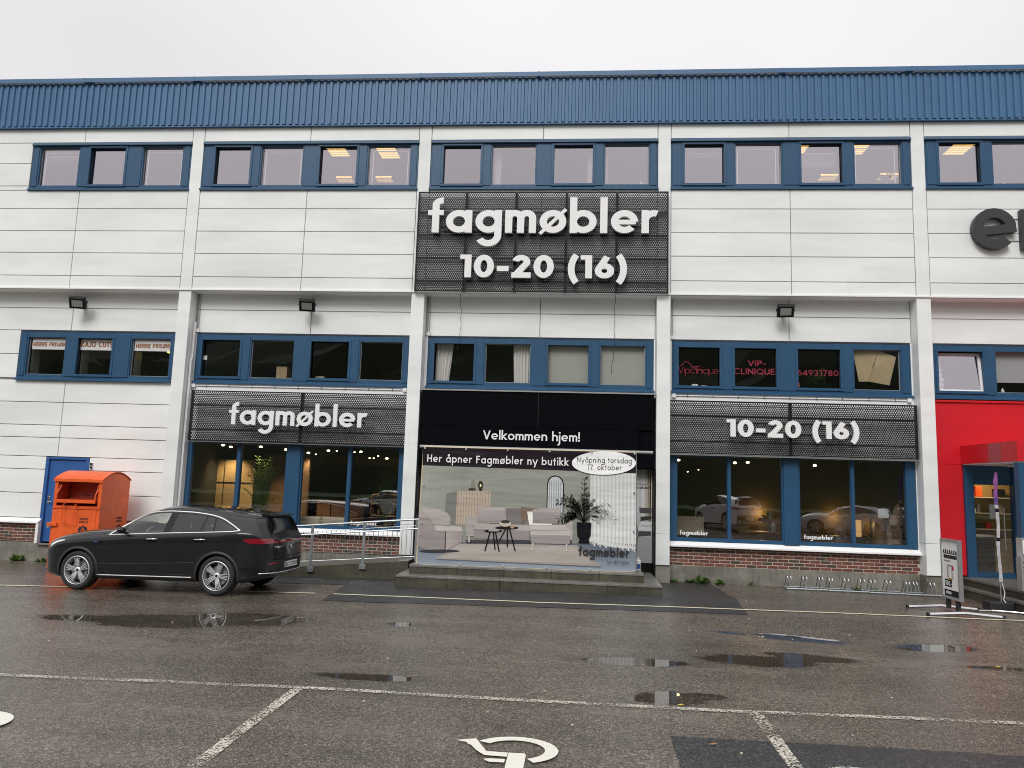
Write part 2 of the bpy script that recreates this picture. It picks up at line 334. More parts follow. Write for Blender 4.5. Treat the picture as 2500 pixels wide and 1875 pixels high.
    L(col, p.inputs['Base Color']); L(rgh, p.inputs['Roughness']); L(nrm, p.inputs['Normal'])
    return m
MT['asphalt'] = asphalt('wet_asphalt', (.080, .068, .055), (.34, .29, .24), rough=.25, scale=1.35)
MT['asphalt_new'] = asphalt('newer_dark_asphalt', (.020, .021, .024), (.12, .115, .11), pud=False, rough=.42)
def linepaint(name, col, worn):
    m = bpy.data.materials.new(name); m.use_nodes = True; t = m.node_tree; p = t.nodes['Principled BSDF']; L = t.links.new
    p.inputs['Base Color'].default_value = (*col, 1); p.inputs['Roughness'].default_value = .5
    g = t.nodes.new('ShaderNodeNewGeometry'); n = t.nodes.new('ShaderNodeTexNoise'); n.inputs['Scale'].default_value = 55; n.inputs['Detail'].default_value = 3; L(g.outputs['Position'], n.inputs['Vector'])
    n2 = t.nodes.new('ShaderNodeTexNoise'); n2.inputs['Scale'].default_value = 2; n2.inputs['Detail'].default_value = 5; L(g.outputs['Position'], n2.inputs['Vector'])
    a = t.nodes.new('ShaderNodeMath'); a.operation = 'MULTIPLY_ADD'; L(n2.outputs['Fac'], a.inputs[0]); a.inputs[1].default_value = .5; L(n.outputs['Fac'], a.inputs[2])
    r = t.nodes.new('ShaderNodeMapRange'); r.inputs['From Min'].default_value = .75-worn; r.inputs['From Max'].default_value = .85-worn; L(a.outputs[0], r.inputs['Value'])
    tr = t.nodes.new('ShaderNodeBsdfTransparent'); x = t.nodes.new('ShaderNodeMixShader'); L(r.outputs[0], x.inputs[0]); L(tr.outputs[0], x.inputs[1]); L(p.outputs[0], x.inputs[2])
    L(x.outputs[0], t.nodes['Material Output'].inputs['Surface']); return m
MT['line_fresh'] = linepaint('yellowish_road_paint', (.68, .64, .47), .27)
MT['line_worn'] = linepaint('worn_road_paint', (.56, .53, .45), .035)
MT['line_icon'] = linepaint('white_road_symbol_paint', (.72, .70, .62), .30)
# ------------------------------------------------------------------ mesh helpers
ORG = {}
class MB:
    def __init__(s): s.v = []; s.f = []; s.c = []; s.m = []; s.col = (1, 1, 1); s.mi = 0
    def face(s, ids): s.f.append(ids); s.c.append(s.col); s.m.append(s.mi)
    def add(s, vs, fs):
        o = len(s.v); s.v += [tuple(q) for q in vs]
        for f in fs: s.face([o+i for i in f])
        return s
    def box(s, x0, x1, y0, y1, z0, z1):
        if x0 > x1: x0, x1 = x1, x0
        if y0 > y1: y0, y1 = y1, y0
        if z0 > z1: z0, z1 = z1, z0
        return s.add([(x0, y0, z0), (x1, y0, z0), (x1, y1, z0), (x0, y1, z0), (x0, y0, z1), (x1, y0, z1), (x1, y1, z1), (x0, y1, z1)],
                     [(0, 3, 2, 1), (4, 5, 6, 7), (0, 1, 5, 4), (1, 2, 6, 5), (2, 3, 7, 6), (3, 0, 4, 7)])
    def bbox(s, x0, x1, y0, y1, z0, z1, b):   # box with chamfered front (-y) edges
        vs = []
        for (y, e) in ((y1, 0), (y0+b, 0), (y0, b)):
            vs += [(x0+e, y, z0+e), (x1-e, y, z0+e), (x1-e, y, z1-e), (x0+e, y, z1-e)]
        fs = [(0, 3, 2, 1)][::-1]
        for k in (0, 4):
            for i in range(4): fs.append((k+i, k+4+i, k+4+(i+1) % 4, k+(i+1) % 4))
        fs.append((8, 11, 10, 9)); fs[0] = (0, 1, 2, 3)
        fs = [tuple(reversed(f)) for f in fs]
        return s.add(vs, fs)
    def poly(s, pts): return s.add(pts, [tuple(range(len(pts)))])
    def prism(s, pts, y0, y1):     # polygon (x,z) clockwise or not, y0 front
        n = len(pts); a = sum(pts[i][0]*pts[(i+1) % n][1]-pts[(i+1) % n][0]*pts[i][1] for i in range(n))
        if a < 0: pts = pts[::-1]
        vs = [(x, y0, z) for x, z in pts]+[(x, y1, z) for x, z in pts]
        fs = [tuple(range(n)), tuple(range(2*n-1, n-1, -1))]+[(i, n+i, n+(i+1) % n, (i+1) % n) for i in range(n)]
        return s.add(vs, fs)
    def prismz(s, pts, z0, z1):
        n = len(pts); a = sum(pts[i][0]*pts[(i+1) % n][1]-pts[(i+1) % n][0]*pts[i][1] for i in range(n))
        if a < 0: pts = pts[::-1]
        zf = z0 if callable(z0) else (lambda x: z0); zt = z1 if callable(z1) else (lambda x: z1)
        vs = [(x, y, zf(x)) for x, y in pts]+[(x, y, zt(x)) for x, y in pts]
        fs = [tuple(range(n-1, -1, -1)), tuple(range(n, 2*n))]+[(i, (i+1) % n, n+(i+1) % n, n+i) for i in range(n)]
        return s.add(vs, fs)
    def tube(s, pts, r, n=8, closed=False):
        pts = [Vector(p) for p in pts]; k = len(pts); rings = []
        for i, p in enumerate(pts):
            if closed: t = (pts[(i+1) % k]-pts[i-1])
            else: t = (pts[min(i+1, k-1)]-pts[max(i-1, 0)])
            t.normalize(); u = t.cross(Vector((0, 0, 1)))
            if u.length < .05: u = t.cross(Vector((0, 1, 0)))
            u.normalize(); w = t.cross(u); rr = r[i] if isinstance(r, (list, tuple)) else r
            rings.append([p+u*math.cos(2*PI*j/n)*rr+w*math.sin(2*PI*j/n)*rr for j in range(n)])
        vs = [q for g in rings for q in g]; fs = []
        for i in range(k if closed else k-1):
            a = i*n; b = ((i+1) % k)*n
            for j in range(n): fs.append((a+j, a+(j+1) % n, b+(j+1) % n, b+j))
        if not closed: fs += [tuple(range(n-1, -1, -1)), tuple(range((k-1)*n, k*n))]
        return s.add(vs, fs)
    def lathe(s, prof, c, axis='z', n=24, a0=0, a1=2*PI):   # prof: (radius, height along axis)
        vs = []; fs = []; k = len(prof); full = abs(a1-a0-2*PI) < 1e-6; m = n if full else n+1
        for i in range(m):
            a = a0+(a1-a0)*i/n; ca, sa = math.cos(a), math.sin(a)
            for r, h in prof:
                vs.append({'z': (c[0]+r*ca, c[1]+r*sa, c[2]+h), 'y': (c[0]+r*ca, c[1]+h, c[2]+r*sa), 'x': (c[0]+h, c[1]+r*ca, c[2]+r*sa)}[axis])
        for i in range(n):
            i2 = (i+1) % m
            for j in range(k-1): fs.append((i*k+j, i2*k+j, i2*k+j+1, i*k+j+1))
        return s.add(vs, fs)
    def ellipse(s, cx, cz, rx, rz, y, n=28): return s.poly([(cx+rx*math.cos(2*PI*i/n), y, cz+rz*math.sin(2*PI*i/n)) for i in range(n)])
    def build(s, name, mat, parent=None, smooth=False, stuff=False, mods=None):
        me = bpy.data.meshes.new(name)
        o = ORG.get(parent.name, Vector((0, 0, 0))) if parent else Vector((0, 0, 0))
        me.from_pydata([(a-o.x, b-o.y, c-o.z) for a, b, c in s.v], [], s.f)
        mats = mat if isinstance(mat, (list, tuple)) else [mat]
        for m in mats: me.materials.append(MT[m] if isinstance(m, str) else m)
        if len(mats) > 1: me.polygons.foreach_set('material_index', s.m)
        if any(m in ('print', 'flatprint') for m in mats if isinstance(m, str)):
            ca = me.color_attributes.new('Col', 'FLOAT_COLOR', 'CORNER'); arr = []
            for p, c in zip(me.polygons, s.c): arr += [*c, 1]*p.loop_total
            ca.data.foreach_set('color', arr)
        if smooth: me.polygons.foreach_set('use_smooth', [True]*len(me.polygons))
        me.update(); me.validate()
        ob = bpy.data.objects.new(name, me); C.objects.link(ob)
        if parent: ob.parent = parent; ORG[ob.name] = o
        if stuff: ob['kind'] = 'stuff'
        return ob
def flipfix(ob):
    import bmesh
    bm = bmesh.new(); bm.from_mesh(ob.data); bmesh.ops.recalc_face_normals(bm, faces=bm.faces); bm.to_mesh(ob.data); bm.free(); return ob
def thing(name, label, cat, loc=(0, 0, 0), group=None):
    o = bpy.data.objects.new(name, None); C.objects.link(o); o.location = loc; o.empty_display_size = .2
    o['label'] = label; o['category'] = cat
    if group: o['group'] = group
    ORG[o.name] = Vector(loc); return o
def tag(o, label, cat, group=None):
    o['label'] = label; o['category'] = cat
    if group: o['group'] = group
    return o
def struct(o, label=None):
    o['kind'] = 'structure'
    if label: o['label'] = label
    return o
def boxpart(name, mat, parent, *b): return MB().box(*b).build(name, mat, parent)
def srgb(r, g, b): return tuple(((v/255+.055)/1.055)**2.4 if v > 10 else v/255/12.92 for v in (r, g, b))

def copy_tree(o, parent=None):
    c = o.copy(); C.objects.link(c)
    if parent: c.parent = parent
    for ch in list(o.children): copy_tree(ch, c)
    return c

# ------------------------------------------------------------------ a small geometric stroke alphabet (x-height 1)
def glyph(ch, w, H=1.42, ASC=1.56):
    """returns strokes [('L',x0,y0,x1,y1)|('A',cx,cy,rx,ry,a0,a1)], advance width"""
    h = w/2; r = .5-h; l = []; D = {}
    L = lambda *a: l.append(('L', *a)); A = lambda cx, cy, rx, ry, a0, a1: l.append(('A', cx, cy, rx, ry, a0, a1))
    adv = 1.0
    if ch == ' ': return [], .42
    if ch == 'a': A(.5, .5, r, r, 0, 360); L(1-h, 0, 1-h, 1)
    elif ch == 'å': A(.5, .5, r, r, 0, 360); L(1-h, 0, 1-h, 1); A(.55, 1.34, .13, .13, 0, 360)
    elif ch == 'b': A(.5, .5, r, r, 0, 360); L(h, 0, h, ASC)
    elif ch == 'd': A(.5, .5, r, r, 0, 360); L(1-h, 0, 1-h, ASC)
    elif ch == 'p': A(.5, .5, r, r, 0, 360); L(h, -.55, h, 1)
    elif ch == 'q': A(.5, .5, r, r, 0, 360); L(1-h, -.55, 1-h, 1)
    elif ch == 'o': A(.5, .5, r, r, 0, 360)
    elif ch == 'ø': A(.5, .5, r, r, 0, 360); l.append(('T', .02, -.04, .98, 1.04, .13))
    elif ch == 'e': A(.5, .5, r, r, 0, 318); l.append(('T', w*.6, .48, 1-h*.6, .48, w*.72))
    elif ch == 'c': A(.5, .5, r, r, 45, 315)
    elif ch == 'g': A(.5, .5, r, r, 0, 360); L(1-h, -.1, 1-h, 1); A(.5, -.1, r, r, -150, 0)
    elif ch == 'y': L(.05, 1, .48, 0+.02); L(.92, 1, .35, -.5); adv = .97
    elif ch == 'f': adv = .57; L(.30, 0, .30, ASC-.32); A(.30+.28, ASC-.32, .28, .32-h, 90, 180); l.append(('T', 0, 1-h*.8, .60, 1-h*.8, w*.8))
    elif ch == 't': adv = .56; L(.28, 0, .28, 1.35); l.append(('T', 0, 1-h*.8, .56, 1-h*.8, w*.8))
    elif ch == 'h': adv = .86; L(h, 0, h, ASC); q = .43-h; A(.43, 1-h-q, q, q, 0, 180); L(.86-h, 0, .86-h, 1-h-q)
    elif ch == 'n': adv = .86; L(h, 0, h, 1); q = .43-h; A(.43, 1-h-q, q, q, 0, 180); L(.86-h, 0, .86-h, 1-h-q)
    elif ch == 'u': adv = .86; L(.86-h, 0, .86-h, 1); q = .43-h; A(.43, h+q, q, q, 180, 360); L(h, h+q, h, 1)
    elif ch == 'm':
        q = .36-h; adv = 4*q+w+.0; 
        L(h, 0, h, 1)
        for k in (0, 1): A(h+q+k*2*q, 1-h-q, q, q, 0, 180); L(h+2*q+k*2*q, 0, h+2*q+k*2*q, 1-h-q)
    elif ch == 'r': adv = .6; L(h, 0, h, 1); q = .46-h; A(.46, 1-h-q*1.0, q, q, 70, 180)
    elif ch == 'i': adv = w; L(h, 0, h, 1); l.append(('T', h-.6*w, 1.34, h+.6*w, 1.34, w*1.1))
    elif ch == 'j': adv = w; L(h, -.35, h, 1); A(h-.22, -.35, .22, .22, -110, 0); l.append(('T', h-.6*w, 1.34, h+.6*w, 1.34, w*1.1))
    elif ch == 'l': adv = w; L(h, 0, h, ASC)
    elif ch == 'k': adv = .82; L(h, 0, h, ASC); L(.1, .42, .74, 1); L(.26, .5, .76, 0)
    elif ch == 's': adv = .7; q = (1-w)/4; A(.35, .5+q, .24, q, 30, 270); A(.35, .5-q, .24, q, -150, 90)
    elif ch == 'v': adv = .9; L(.08, 1, .45, 0); L(.82, 1, .45, 0)
    elif ch == '!': adv = w; L(h, .42, h, ASC-.05); l.append(('T', h-.6*w, .13, h+.6*w, .13, w*1.1))
    elif ch == '-': adv = .62; l.append(('T', .02, .56, .6, .56, w*.95))
    elif ch == '.': adv = w; l.append(('T', h-.6*w, h, h+.6*w, h, w*1.1))
    elif ch == ',': adv = w; L(h, .1, h-.1, -.2)
    elif ch == ':': adv = w; l.append(('T', h-.6*w, h, h+.6*w, h, w)); l.append(('T', h-.6*w, .8, h+.6*w, .8, w))
    elif ch == 'H': adv = 1; L(h, 0, h, H); L(1-h, 0, 1-h, H); L(h, H/2, 1-h, H/2)
    elif ch == 'F': adv = .78; L(h, 0, h, H); L(h, H-h, .78, H-h); L(h, H*.52, .7, H*.52)
    elif ch == 'E': adv = .8; L(h, 0, h, H); L(h, H-h, .8, H-h); L(h, H*.52, .72, H*.52); L(h, h, .8, h)
    elif ch == 'L': adv = .75; L(h, 0, h, H); L(h, h, .75, h)
    elif ch == 'T': adv = .9; L(.45, 0, .45, H); L(0, H-h, .9, H-h)
    elif ch == 'I': adv = w; L(h, 0, h, H)
    elif ch == 'N': adv = 1.08; L(h, 0, h, H); L(1.08-h, 0, 1.08-h, H); L(h, H-.1, 1.08-h, .1)
    elif ch == 'M': adv = 1.3; L(h, 0, h, H); L(1.3-h, 0, 1.3-h, H); L(h, H-.1, .65, .25); L(1.3-h, H-.1, .65, .25)
    elif ch == 'V': adv = 1.1; L(.1, H, .55, 0); L(1.0, H, .55, 0)
    elif ch == 'A': adv = 1.15; L(.1, 0, .575, H); L(1.05, 0, .575, H); L(.25, H*.33, .9, H*.33)
    elif ch == 'R': adv = .86; L(h, 0, h, H); q = (H*.5-h)/2; L(h, H-h, .5, H-h); A(.5, H-h-q, .36-h, q, -90, 90); L(h, H-h-2*q, .5, H-h-2*q); L(.42, H*.48, .8, 0)
    elif ch == 'P': adv = .84; L(h, 0, h, H); q = (H*.5-h)/2; L(h, H-h, .5, H-h); A(.5, H-h-q, .36-h, q, -90, 90); L(h, H-h-2*q, .5, H-h-2*q)
    elif ch == 'B': adv = .86; L(h, 0, h, H); q = (H-w)/4; [(L(h, z, .5, z)) for z in (h, H/2, H-h)]; A(.5, h+q, .36-h, q, -90, 90); A(.5, H-h-q, .33-h, q, -90, 90)
    elif ch == 'K': adv = 1; L(h, 0, h, H); L(.1, .5, .9, H); L(.3, .68, .92, 0)
    elif ch == 'J': adv = .62; L(.62-h, .3, .62-h, H); A(.62-h-.26, .3, .26, .3-h, 180, 360)
    elif ch in 'OØQ': 
        adv = 1.36; A(.68, H/2, .68-h, H/2-h, 0, 360)
        if ch == 'Ø': l.append(('T', .1, -.05, 1.26, H+.05, w*.6))
        if ch == 'Q': L(.8, .4, 1.25, -.05)
    elif ch == 'C': adv = 1.15; A(.68, H/2, .68-h, H/2-h, 50, 310)
    elif ch == 'G': adv = 1.2; A(.68, H/2, .68-h, H/2-h, 50, 360); L(.75, H/2-.1, 1.3, H/2-.1)
    elif ch == 'D': adv = 1.15; L(h, 0, h, H); L(h, h, .5, h); L(h, H-h, .5, H-h); A(.5, H/2, .62-h, H/2-h, -90, 90)
    elif ch == 'U': adv = 1.0; L(h, .45, h, H); L(1-h, .45, 1-h, H); A(.5, .45, .5-h, .45-h, 180, 360)
    elif ch == 'S': adv = .84; q = (H-w)/4; A(.42, H/2+q, .42-h, q, 30, 270); A(.42, H/2-q, .42-h, q, -150, 90)
    elif ch == 'Y': adv = 1.1; L(.1, H, .55, H*.45); L(1, H, .55, H*.45); L(.55, 0, .55, H*.5)
    elif ch == '0': adv = 1.0; A(.5, H/2, .5-h, H/2-h, 0, 360)
    elif ch == '1': adv = .56; L(.56-h, 0, .56-h, H); l.append(('T', 0, H-h*.8, .5, H-h*.8, w*.8))
    elif ch == '2': adv = .95; q = .45-h; A(.47, H-h-q, q, q, -20, 165); l.append(('T', .47+q*.93, H-h-q*1.25, w*.62, h*1.15, w)); L(0, h, .95, h)
    elif ch == '3': adv = .9; q = (H-w)/4; A(.4, H-h-q, .4-h, q, -90, 150); A(.4, h+q, .45-h, q, -150, 90)
    elif ch == '4': adv = 1; L(.72, 0, .72, H); L(.68, H-.1, .1, .42); L(0, .38, 1, .38)
    elif ch == '5': adv = .9; L(.2, H-h, .85, H-h); L(.22, H-h, .14, H*.55); A(.42, .45, .45-h, .45-h, -150, 120)
    elif ch == '6': adv = .94; q = .47-h; A(.47, .47, q, q, 0, 360); l.append(('T', .47-q*.93, .47+q*.36, .60, H-h*.5, w)); 
    elif ch == '7': adv = .9; L(0, H-h, .9, H-h); L(.8, H-h, .3, 0)
    elif ch == '8': adv = .92; q = (H-w)/4; A(.46, H-h-q, .40-h, q, 0, 360); A(.46, h+q, .46-h, q, 0, 360)
    elif ch == '9': adv = .94; q = .47-h; A(.47, H-.47, q, q, 0, 360); l.append(('T', .47+q*.93, H-.47-q*.36, .34, h*.5, w))
    elif ch == '(': adv = .5; A(1.15, .58, .98, 1.28, 138, 222)
    elif ch == ')': adv = .5; A(-.65, .58, .98, 1.28, -42, 42)
    elif ch == "'": adv = w; L(h, 1.1, h, ASC)
    return l, adv
def stroke(mb, s, w, T, y0, y1, ox):
    """T maps glyph (x,z) to world (x,z); adds one closed prism"""
    if s[0] in 'LT':
        _, xa, za, xb, zb = s[:5]; ww = s[5] if s[0] == 'T' else w
        dx, dz = xb-xa, zb-za; d = math.hypot(dx, dz) or 1
        # diagonals in capitals are cut level
        if s[0] == 'L' and abs(dx) > .02*d and abs(dz) > .25*d:
            hx = ww/2*d/abs(dz)
            pts = [(xa-hx, za), (xa+hx, za), (xb+hx, zb), (xb-hx, zb)]
        else:
            nx, nz = -dz/d*ww/2, dx/d*ww/2
            pts = [(xa+nx, za+nz), (xb+nx, zb+nz), (xb-nx, zb-nz), (xa-nx, za-nz)]
        mb.prism([T(x+ox, z) for x, z in pts], y0, y1); return
    _, cx, cz, rx, rz, a0, a1 = s; n = max(6, int(abs(a1-a0)/10)); full = abs(a1-a0) >= 359
    vs = []; 
    for i in range(n if full else n+1):
        a = R(a0+(a1-a0)*i/n); ca, sa = math.cos(a), math.sin(a)
        for k, y in ((1, y0), (-1, y0), (1, y1), (-1, y1)):
            x, z = T(cx+(rx+k*w/2)*ca+ox, cz+(rz+k*w/2)*sa); vs.append((x, y, z))
    fs = []; m = n if full else n+1
    for i in range(n):
        a, b = i*4, ((i+1) % m)*4
        fs += [(a, b, b+1, a+1), (a+2, a+3, b+3, b+2), (a, a+2, b+2, b), (a+1, b+1, b+3, a+3)]
    if not full: fs += [(0, 1, 3, 2), (n*4, n*4+2, n*4+3, n*4+1)]
    mb.add(vs, fs)
def text_width(txt, w, gap): 
    x = 0
    for i, ch in enumerate(txt): x += glyph(ch, w)[1]+(gap if i < len(txt)-1 else 0)
    return x
def text(txt, x0, x1, z, xh, w, y0, depth, gap=.17, mb=None, slope=0, letters=None, map3=None):
    """writes txt between world x0..x1 on baseline z; returns one MB or a list of MBs (letters)"""
    tw = text_width(txt, w, gap); sx = (x1-x0)/tw; out = []; pen = 0; mb = mb or MB()
    for ch in txt:
        g, adv = glyph(ch, w); cur = MB() if letters else mb
        for i, s in enumerate(g):
            T = lambda a, b: (x0+a*sx, z+b*xh+slope*a*sx)
            stroke(cur, s, w, T, y0-.0006*(i % 5), y0+depth, pen)
        if letters and g: out.append(cur)
        pen += adv+gap
    return out if letters else mb
# ------------------------------------------------------------------ ground
def gz(x): return -0.01*math.sqrt((x-13)**2+4)+0.02 if -30 < x < 50 else (-0.01*math.sqrt(43**2+4)+.02 if x < 0 else -0.01*math.sqrt(37**2+4)+.02)
xs = [-400, -120, -60]+[-30+i*1.0 for i in range(81)]+[70, 130, 420]
ys = [-230, -80, -40]+[-22+i*.5 for i in range(48)]+[3, 30, 300]
# a shallow hollow in front of the right shop window holds the brighter puddles
dip = lambda x, y: -.13*math.exp(-((x-14.3)/2.0)**2-((y+5.6)/1.15)**2)
mb = MB()
for y in ys:
    for x in xs: mb.v.append((x, y, gz(x)+(dip(x, y) if -9 < y < -4 else 0)))
nx = len(xs)
for j in range(len(ys)-1):
    for i in range(nx-1): mb.face((j*nx+i, j*nx+i+1, (j+1)*nx+i+1, (j+1)*nx+i))
struct(mb.build('ground', 'asphalt', smooth=True), 'wet grey brown asphalt car park with puddles')
def sheet(name, pts, mat, dz, label):
    # densify along x so it follows the gentle fall of the ground
    mb = MB(); out = []; n = len(pts)
    for i in range(n):
        a, b = pts[i], pts[(i+1) % n]; k = max(1, int(abs(b[0]-a[0])/1.0))
        for q in range(k): out.append((a[0]+(b[0]-a[0])*q/k, a[1]+(b[1]-a[1])*q/k))
    import bmesh
    bm = bmesh.new(); vs = [bm.verts.new((x, y, gz(x)+dz)) for x, y in out]; f = bm.faces.new(vs)
    bmesh.ops.triangulate(bm, faces=[f]); bmesh.ops.recalc_face_normals(bm, faces=bm.faces)
    me = bpy.data.meshes.new(name); bm.to_mesh(me); bm.free(); me.materials.append(MT[mat])
    if me.polygons and me.polygons[0].normal.z < 0: me.flip_normals()
    o = bpy.data.objects.new(name, me); C.objects.link(o); return struct(o, label)
def wob(a, b, n, amp, seed):
    rnd = random.Random(seed); return [(a[0]+(b[0]-a[0])*i/n+rnd.uniform(-amp, amp), a[1]+(b[1]-a[1])*i/n+rnd.uniform(-amp, amp)) for i in range(n+1)]
sheet('asphalt_patch', wob((5.43, -4.21), (13.02, -4.0), 14, .02, 1)+wob((13.2, -2.2), (13.1, .34), 4, .02, 2)+[(2.6, .34), (2.6, -2.3)]+wob((3.79, -2.15), (5.22, -2.06), 4, .02, 3), 'asphalt_new', .006, 'newer dark asphalt patch in front of the steps')
sheet('asphalt_patch', wob((10.82, -10.85), (20.5, -10.95), 12, .015, 4)+[(20.5, -14.5)]+wob((10.76, -14.5), (10.82, -10.9), 5, .012, 5), 'asphalt_new', .006, 'newer dark asphalt patch at the lower right')
def line(pts, w, mat, label, name='road_marking'):
    up = []; dn = []
    for i, (x, y) in enumerate(pts):
        a = pts[max(0, i-1)]; b = pts[min(len(pts)-1, i+1)]; d = math.hypot(b[0]-a[0], b[1]-a[1]); nxn, nyn = -(b[1]-a[1])/d*w/2, (b[0]-a[0])/d*w/2
        up.append((x+nxn, y+nyn)); dn.append((x-nxn, y-nyn))
    mb = MB()
    n = len(pts)
    for x, y in up+dn: mb.v.append((x, y, gz(x)+.011))
    for i in range(n-1): mb.face((i+n, i+n+1, i+1, i))
    return struct(mb.build(name, mat), label)
def interp(ctrl, step=.35, amp=.006, seed=3):
    rnd = random.Random(seed); out = []
    for (a, b) in zip(ctrl[:-1], ctrl[1:]):
        k = max(1, int(math.hypot(b[0]-a[0], b[1]-a[1])/step))
        for i in range(k): out.append((a[0]+(b[0]-a[0])*i/k+rnd.uniform(-amp, amp), a[1]+(b[1]-a[1])*i/k+rnd.uniform(-amp, amp)))
    return out+[ctrl[-1]]
line(interp([(-9, -3.95), (-1.17, -3.73), (3, -3.46), (5.02, -3.40)]), .085, 'line_fresh', 'painted line running under the parked car')
line(interp([(5.37, -3.40), (7.3, -3.46), (9.29, -3.56), (11.2, -3.54), (13.14, -3.47), (18.14, -3.11), (24, -2.75)], amp=.010), .085, 'line_fresh', 'painted line in front of the entrance steps')
line(interp([(-9, -9.9), (3.75, -9.91), (7.13, -9.88), (9.37, -9.98), (11.71, -10.01), (14.38, -9.88), (22, -9.8)], amp=.008), .095, 'line_worn', 'worn line across the parking bays')
line(interp([(7.09, -9.95), (7.09, -15)]), .12, 'line_worn', 'worn bay divider at the lower left')
line(interp([(11.76, -10.06), (11.73, -12.6)]), .12, 'line_worn', 'worn bay divider at the lower right')
# wheelchair symbols: a broken ring and a figure
def icon(ox, oy):
    mb = MB()
    def pz(p): 
        n = len(p); a = sum(p[i][0]*p[(i+1) % n][1]-p[(i+1) % n][0]*p[i][1] for i in range(n)); p = p if a > 0 else p[::-1]
        mb.add([(x+ox, y+oy, gz(x+ox)+.014) for x, y in p], [tuple(range(n))])
    rn = random.Random(5)
    edge = [(8.99, -11.27), (9.02, -11.295), (9.07, -11.31), (9.085, -11.35), (9.12, -11.38), (9.15, -11.44), (9.17, -11.48), (9.21, -11.54), (9.25, -11.59)]
    pz([(9.14, -11.21)]+edge+[(9.26, -11.50)])
    pz([(9.26, -11.505), (9.25, -11.598), (9.44, -11.61), (9.44, -11.515)])
    pz([(9.445, -11.515), (9.44, -12.5), (9.58, -12.5), (9.59, -11.55), (9.575, -11.515)])
    pz([(9.26, -11.68), (9.31, -11.665), (9.43, -11.665), (9.43, -11.74), (9.31, -11.74), (9.275, -11.71)])
    out = []; inn = []
    for i in range(31):
        a = R(148-i*(148+62)/30); out.append((9.485+.365*math.cos(a), -11.435+.315*math.sin(a))); inn.append((9.485+.255*math.cos(a), -11.435+.222*math.sin(a)))
    for i in range(30): pz([out[i], out[i+1], inn[i+1], inn[i]])
    return struct(mb.build('wheelchair_symbol', 'line_icon'), 'white painted wheelchair parking symbol')
icon(0, 0); icon(-4.83, .0); icon(2.70, -.30).data.materials[0] = MT['line_worn']
# wooded hillside opposite the building (seen only as dark reflections)
mb = MB(); nxh, nyh = 90, 16
for j in range(nyh+1):
    for i in range(nxh+1):
        x = -260+i*6; t = j/nyh; y = -56-t*90
        h = gz(x)-.3+(31*min(1, t*2.2)**.8)*(1+.12*math.sin(x*.03+1))+(mnoise.noise(Vector((x*.09, y*.09, 0)))*5+mnoise.noise(Vector((x*.3, y*.3, 3)))*3)*min(1, t*6)
        mb.v.append((x, y, h))
for j in range(nyh):
    for i in range(nxh): a = j*(nxh+1)+i; mb.face((a, a+nxh+1, a+nxh+2, a+1))
MT['forest'] = M('forest_green', (.018, .03, .010), .9, var=.5, vscale=.15)
flipfix(struct(mb.build('hillside', 'forest'), 'dark wooded hillside across the car park'))
MT['grass'] = M('grass_verge', (.03, .07, .012), .9, var=.2, vscale=.5)
struct(boxpart('grass_verge', 'grass', None, -200, 200, -58, -44, -.4, .5))

# ------------------------------------------------------------------ the building
bld = thing('commercial_building', 'white panelled two storey commercial building with blue roof band and blue windows', 'building')
BW = bld
L = .35
def panel(x0, x1, z0, z1, y=0.0, g=.008):
    return MB().bbox(x0+g, x1-g, y, y+.06, z0+g, z1-g, .006).build('cladding_panel', 'clad', BW)
# back walls behind the joints (upper storey proud of the lower one)
boxpart('wall_core', 'clad_back', BW, -12, 24.2, .05, .10, 9.40, 9.42)
for (a, b) in ((-12, 24.2),):
    boxpart('wall_core', 'clad_back', BW, a, b, .045, .30, 6.78, 9.40)
    boxpart('wall_core', 'clad_back', BW, a, b, .045, .30, 10.68, 12.35)
boxpart('soffit', 'trimwhite', BW, -12, 24.2, .0, .50, 6.745, 6.78)
UPX = {-1: [(-4.34, -3.26, 'f'), (-2.95, -1.95, 's'), (-1.48, -.41, 'f')]}
for b in (0, 1, 2, 3): UPX[b] = [(6*b+.47, 6*b+1.45, 's'), (6*b+1.72, 6*b+2.81, 'f'), (6*b+3.26, 6*b+4.26, 's'), (6*b+4.54, 6*b+5.62, 'f')]
rows_up = [6.79, 7.12, 7.73, 8.32, 8.92, 9.42]
for b in (-2, -1, 0, 1, 2, 3):
    x0, x1 = 6*b+.161, 6*b+5.839; xm = 6*b+3.0 if b != -1 else -3.13
    for (a, c) in ((x0, xm), (xm, x1)):
        panel(a, c, 10.73, 11.12)
        for z0, z1 in zip(rows_up[:-1], rows_up[1:]):
            if b == 1 and z0 > 6.7: pass
            panel(a, c, z0, z1)
    if b == -2:
        for z0, z1 in ((9.42, 10.16), (10.16, 10.73)): panel(x0, x1, z0, z1)
    if b == -1:
        for z0, z1 in ((9.42, 9.54), (9.54, 10.16), (10.16, 10.73)): panel(x0, -4.56, z0, z1)
# pilasters
for k in range(-1, 5):
    xk = 6*k
    MB().bbox(xk-.153, xk+.153, -.004, .05, 6.79, 11.12, .005).build('pilaster', 'clad', BW)
    MB().bbox(xk-.161, xk+.161, -.006, .45, .40, 1.10, .006).build('pilaster', 'clad', BW)
    MB().bbox(xk-.161, xk+.161, -.006, .45, 1.106, 6.74, .006).build('pilaster', 'clad', BW)
    boxpart('foundation', 'concrete', BW, xk-.17, xk+.17, .03, .5, -.4, .40)
# drip flashing under the upper storey
boxpart('drip_flashing', 'trimwhite', BW, -12, 24.2, -.035, .0, 6.765, 6.80)
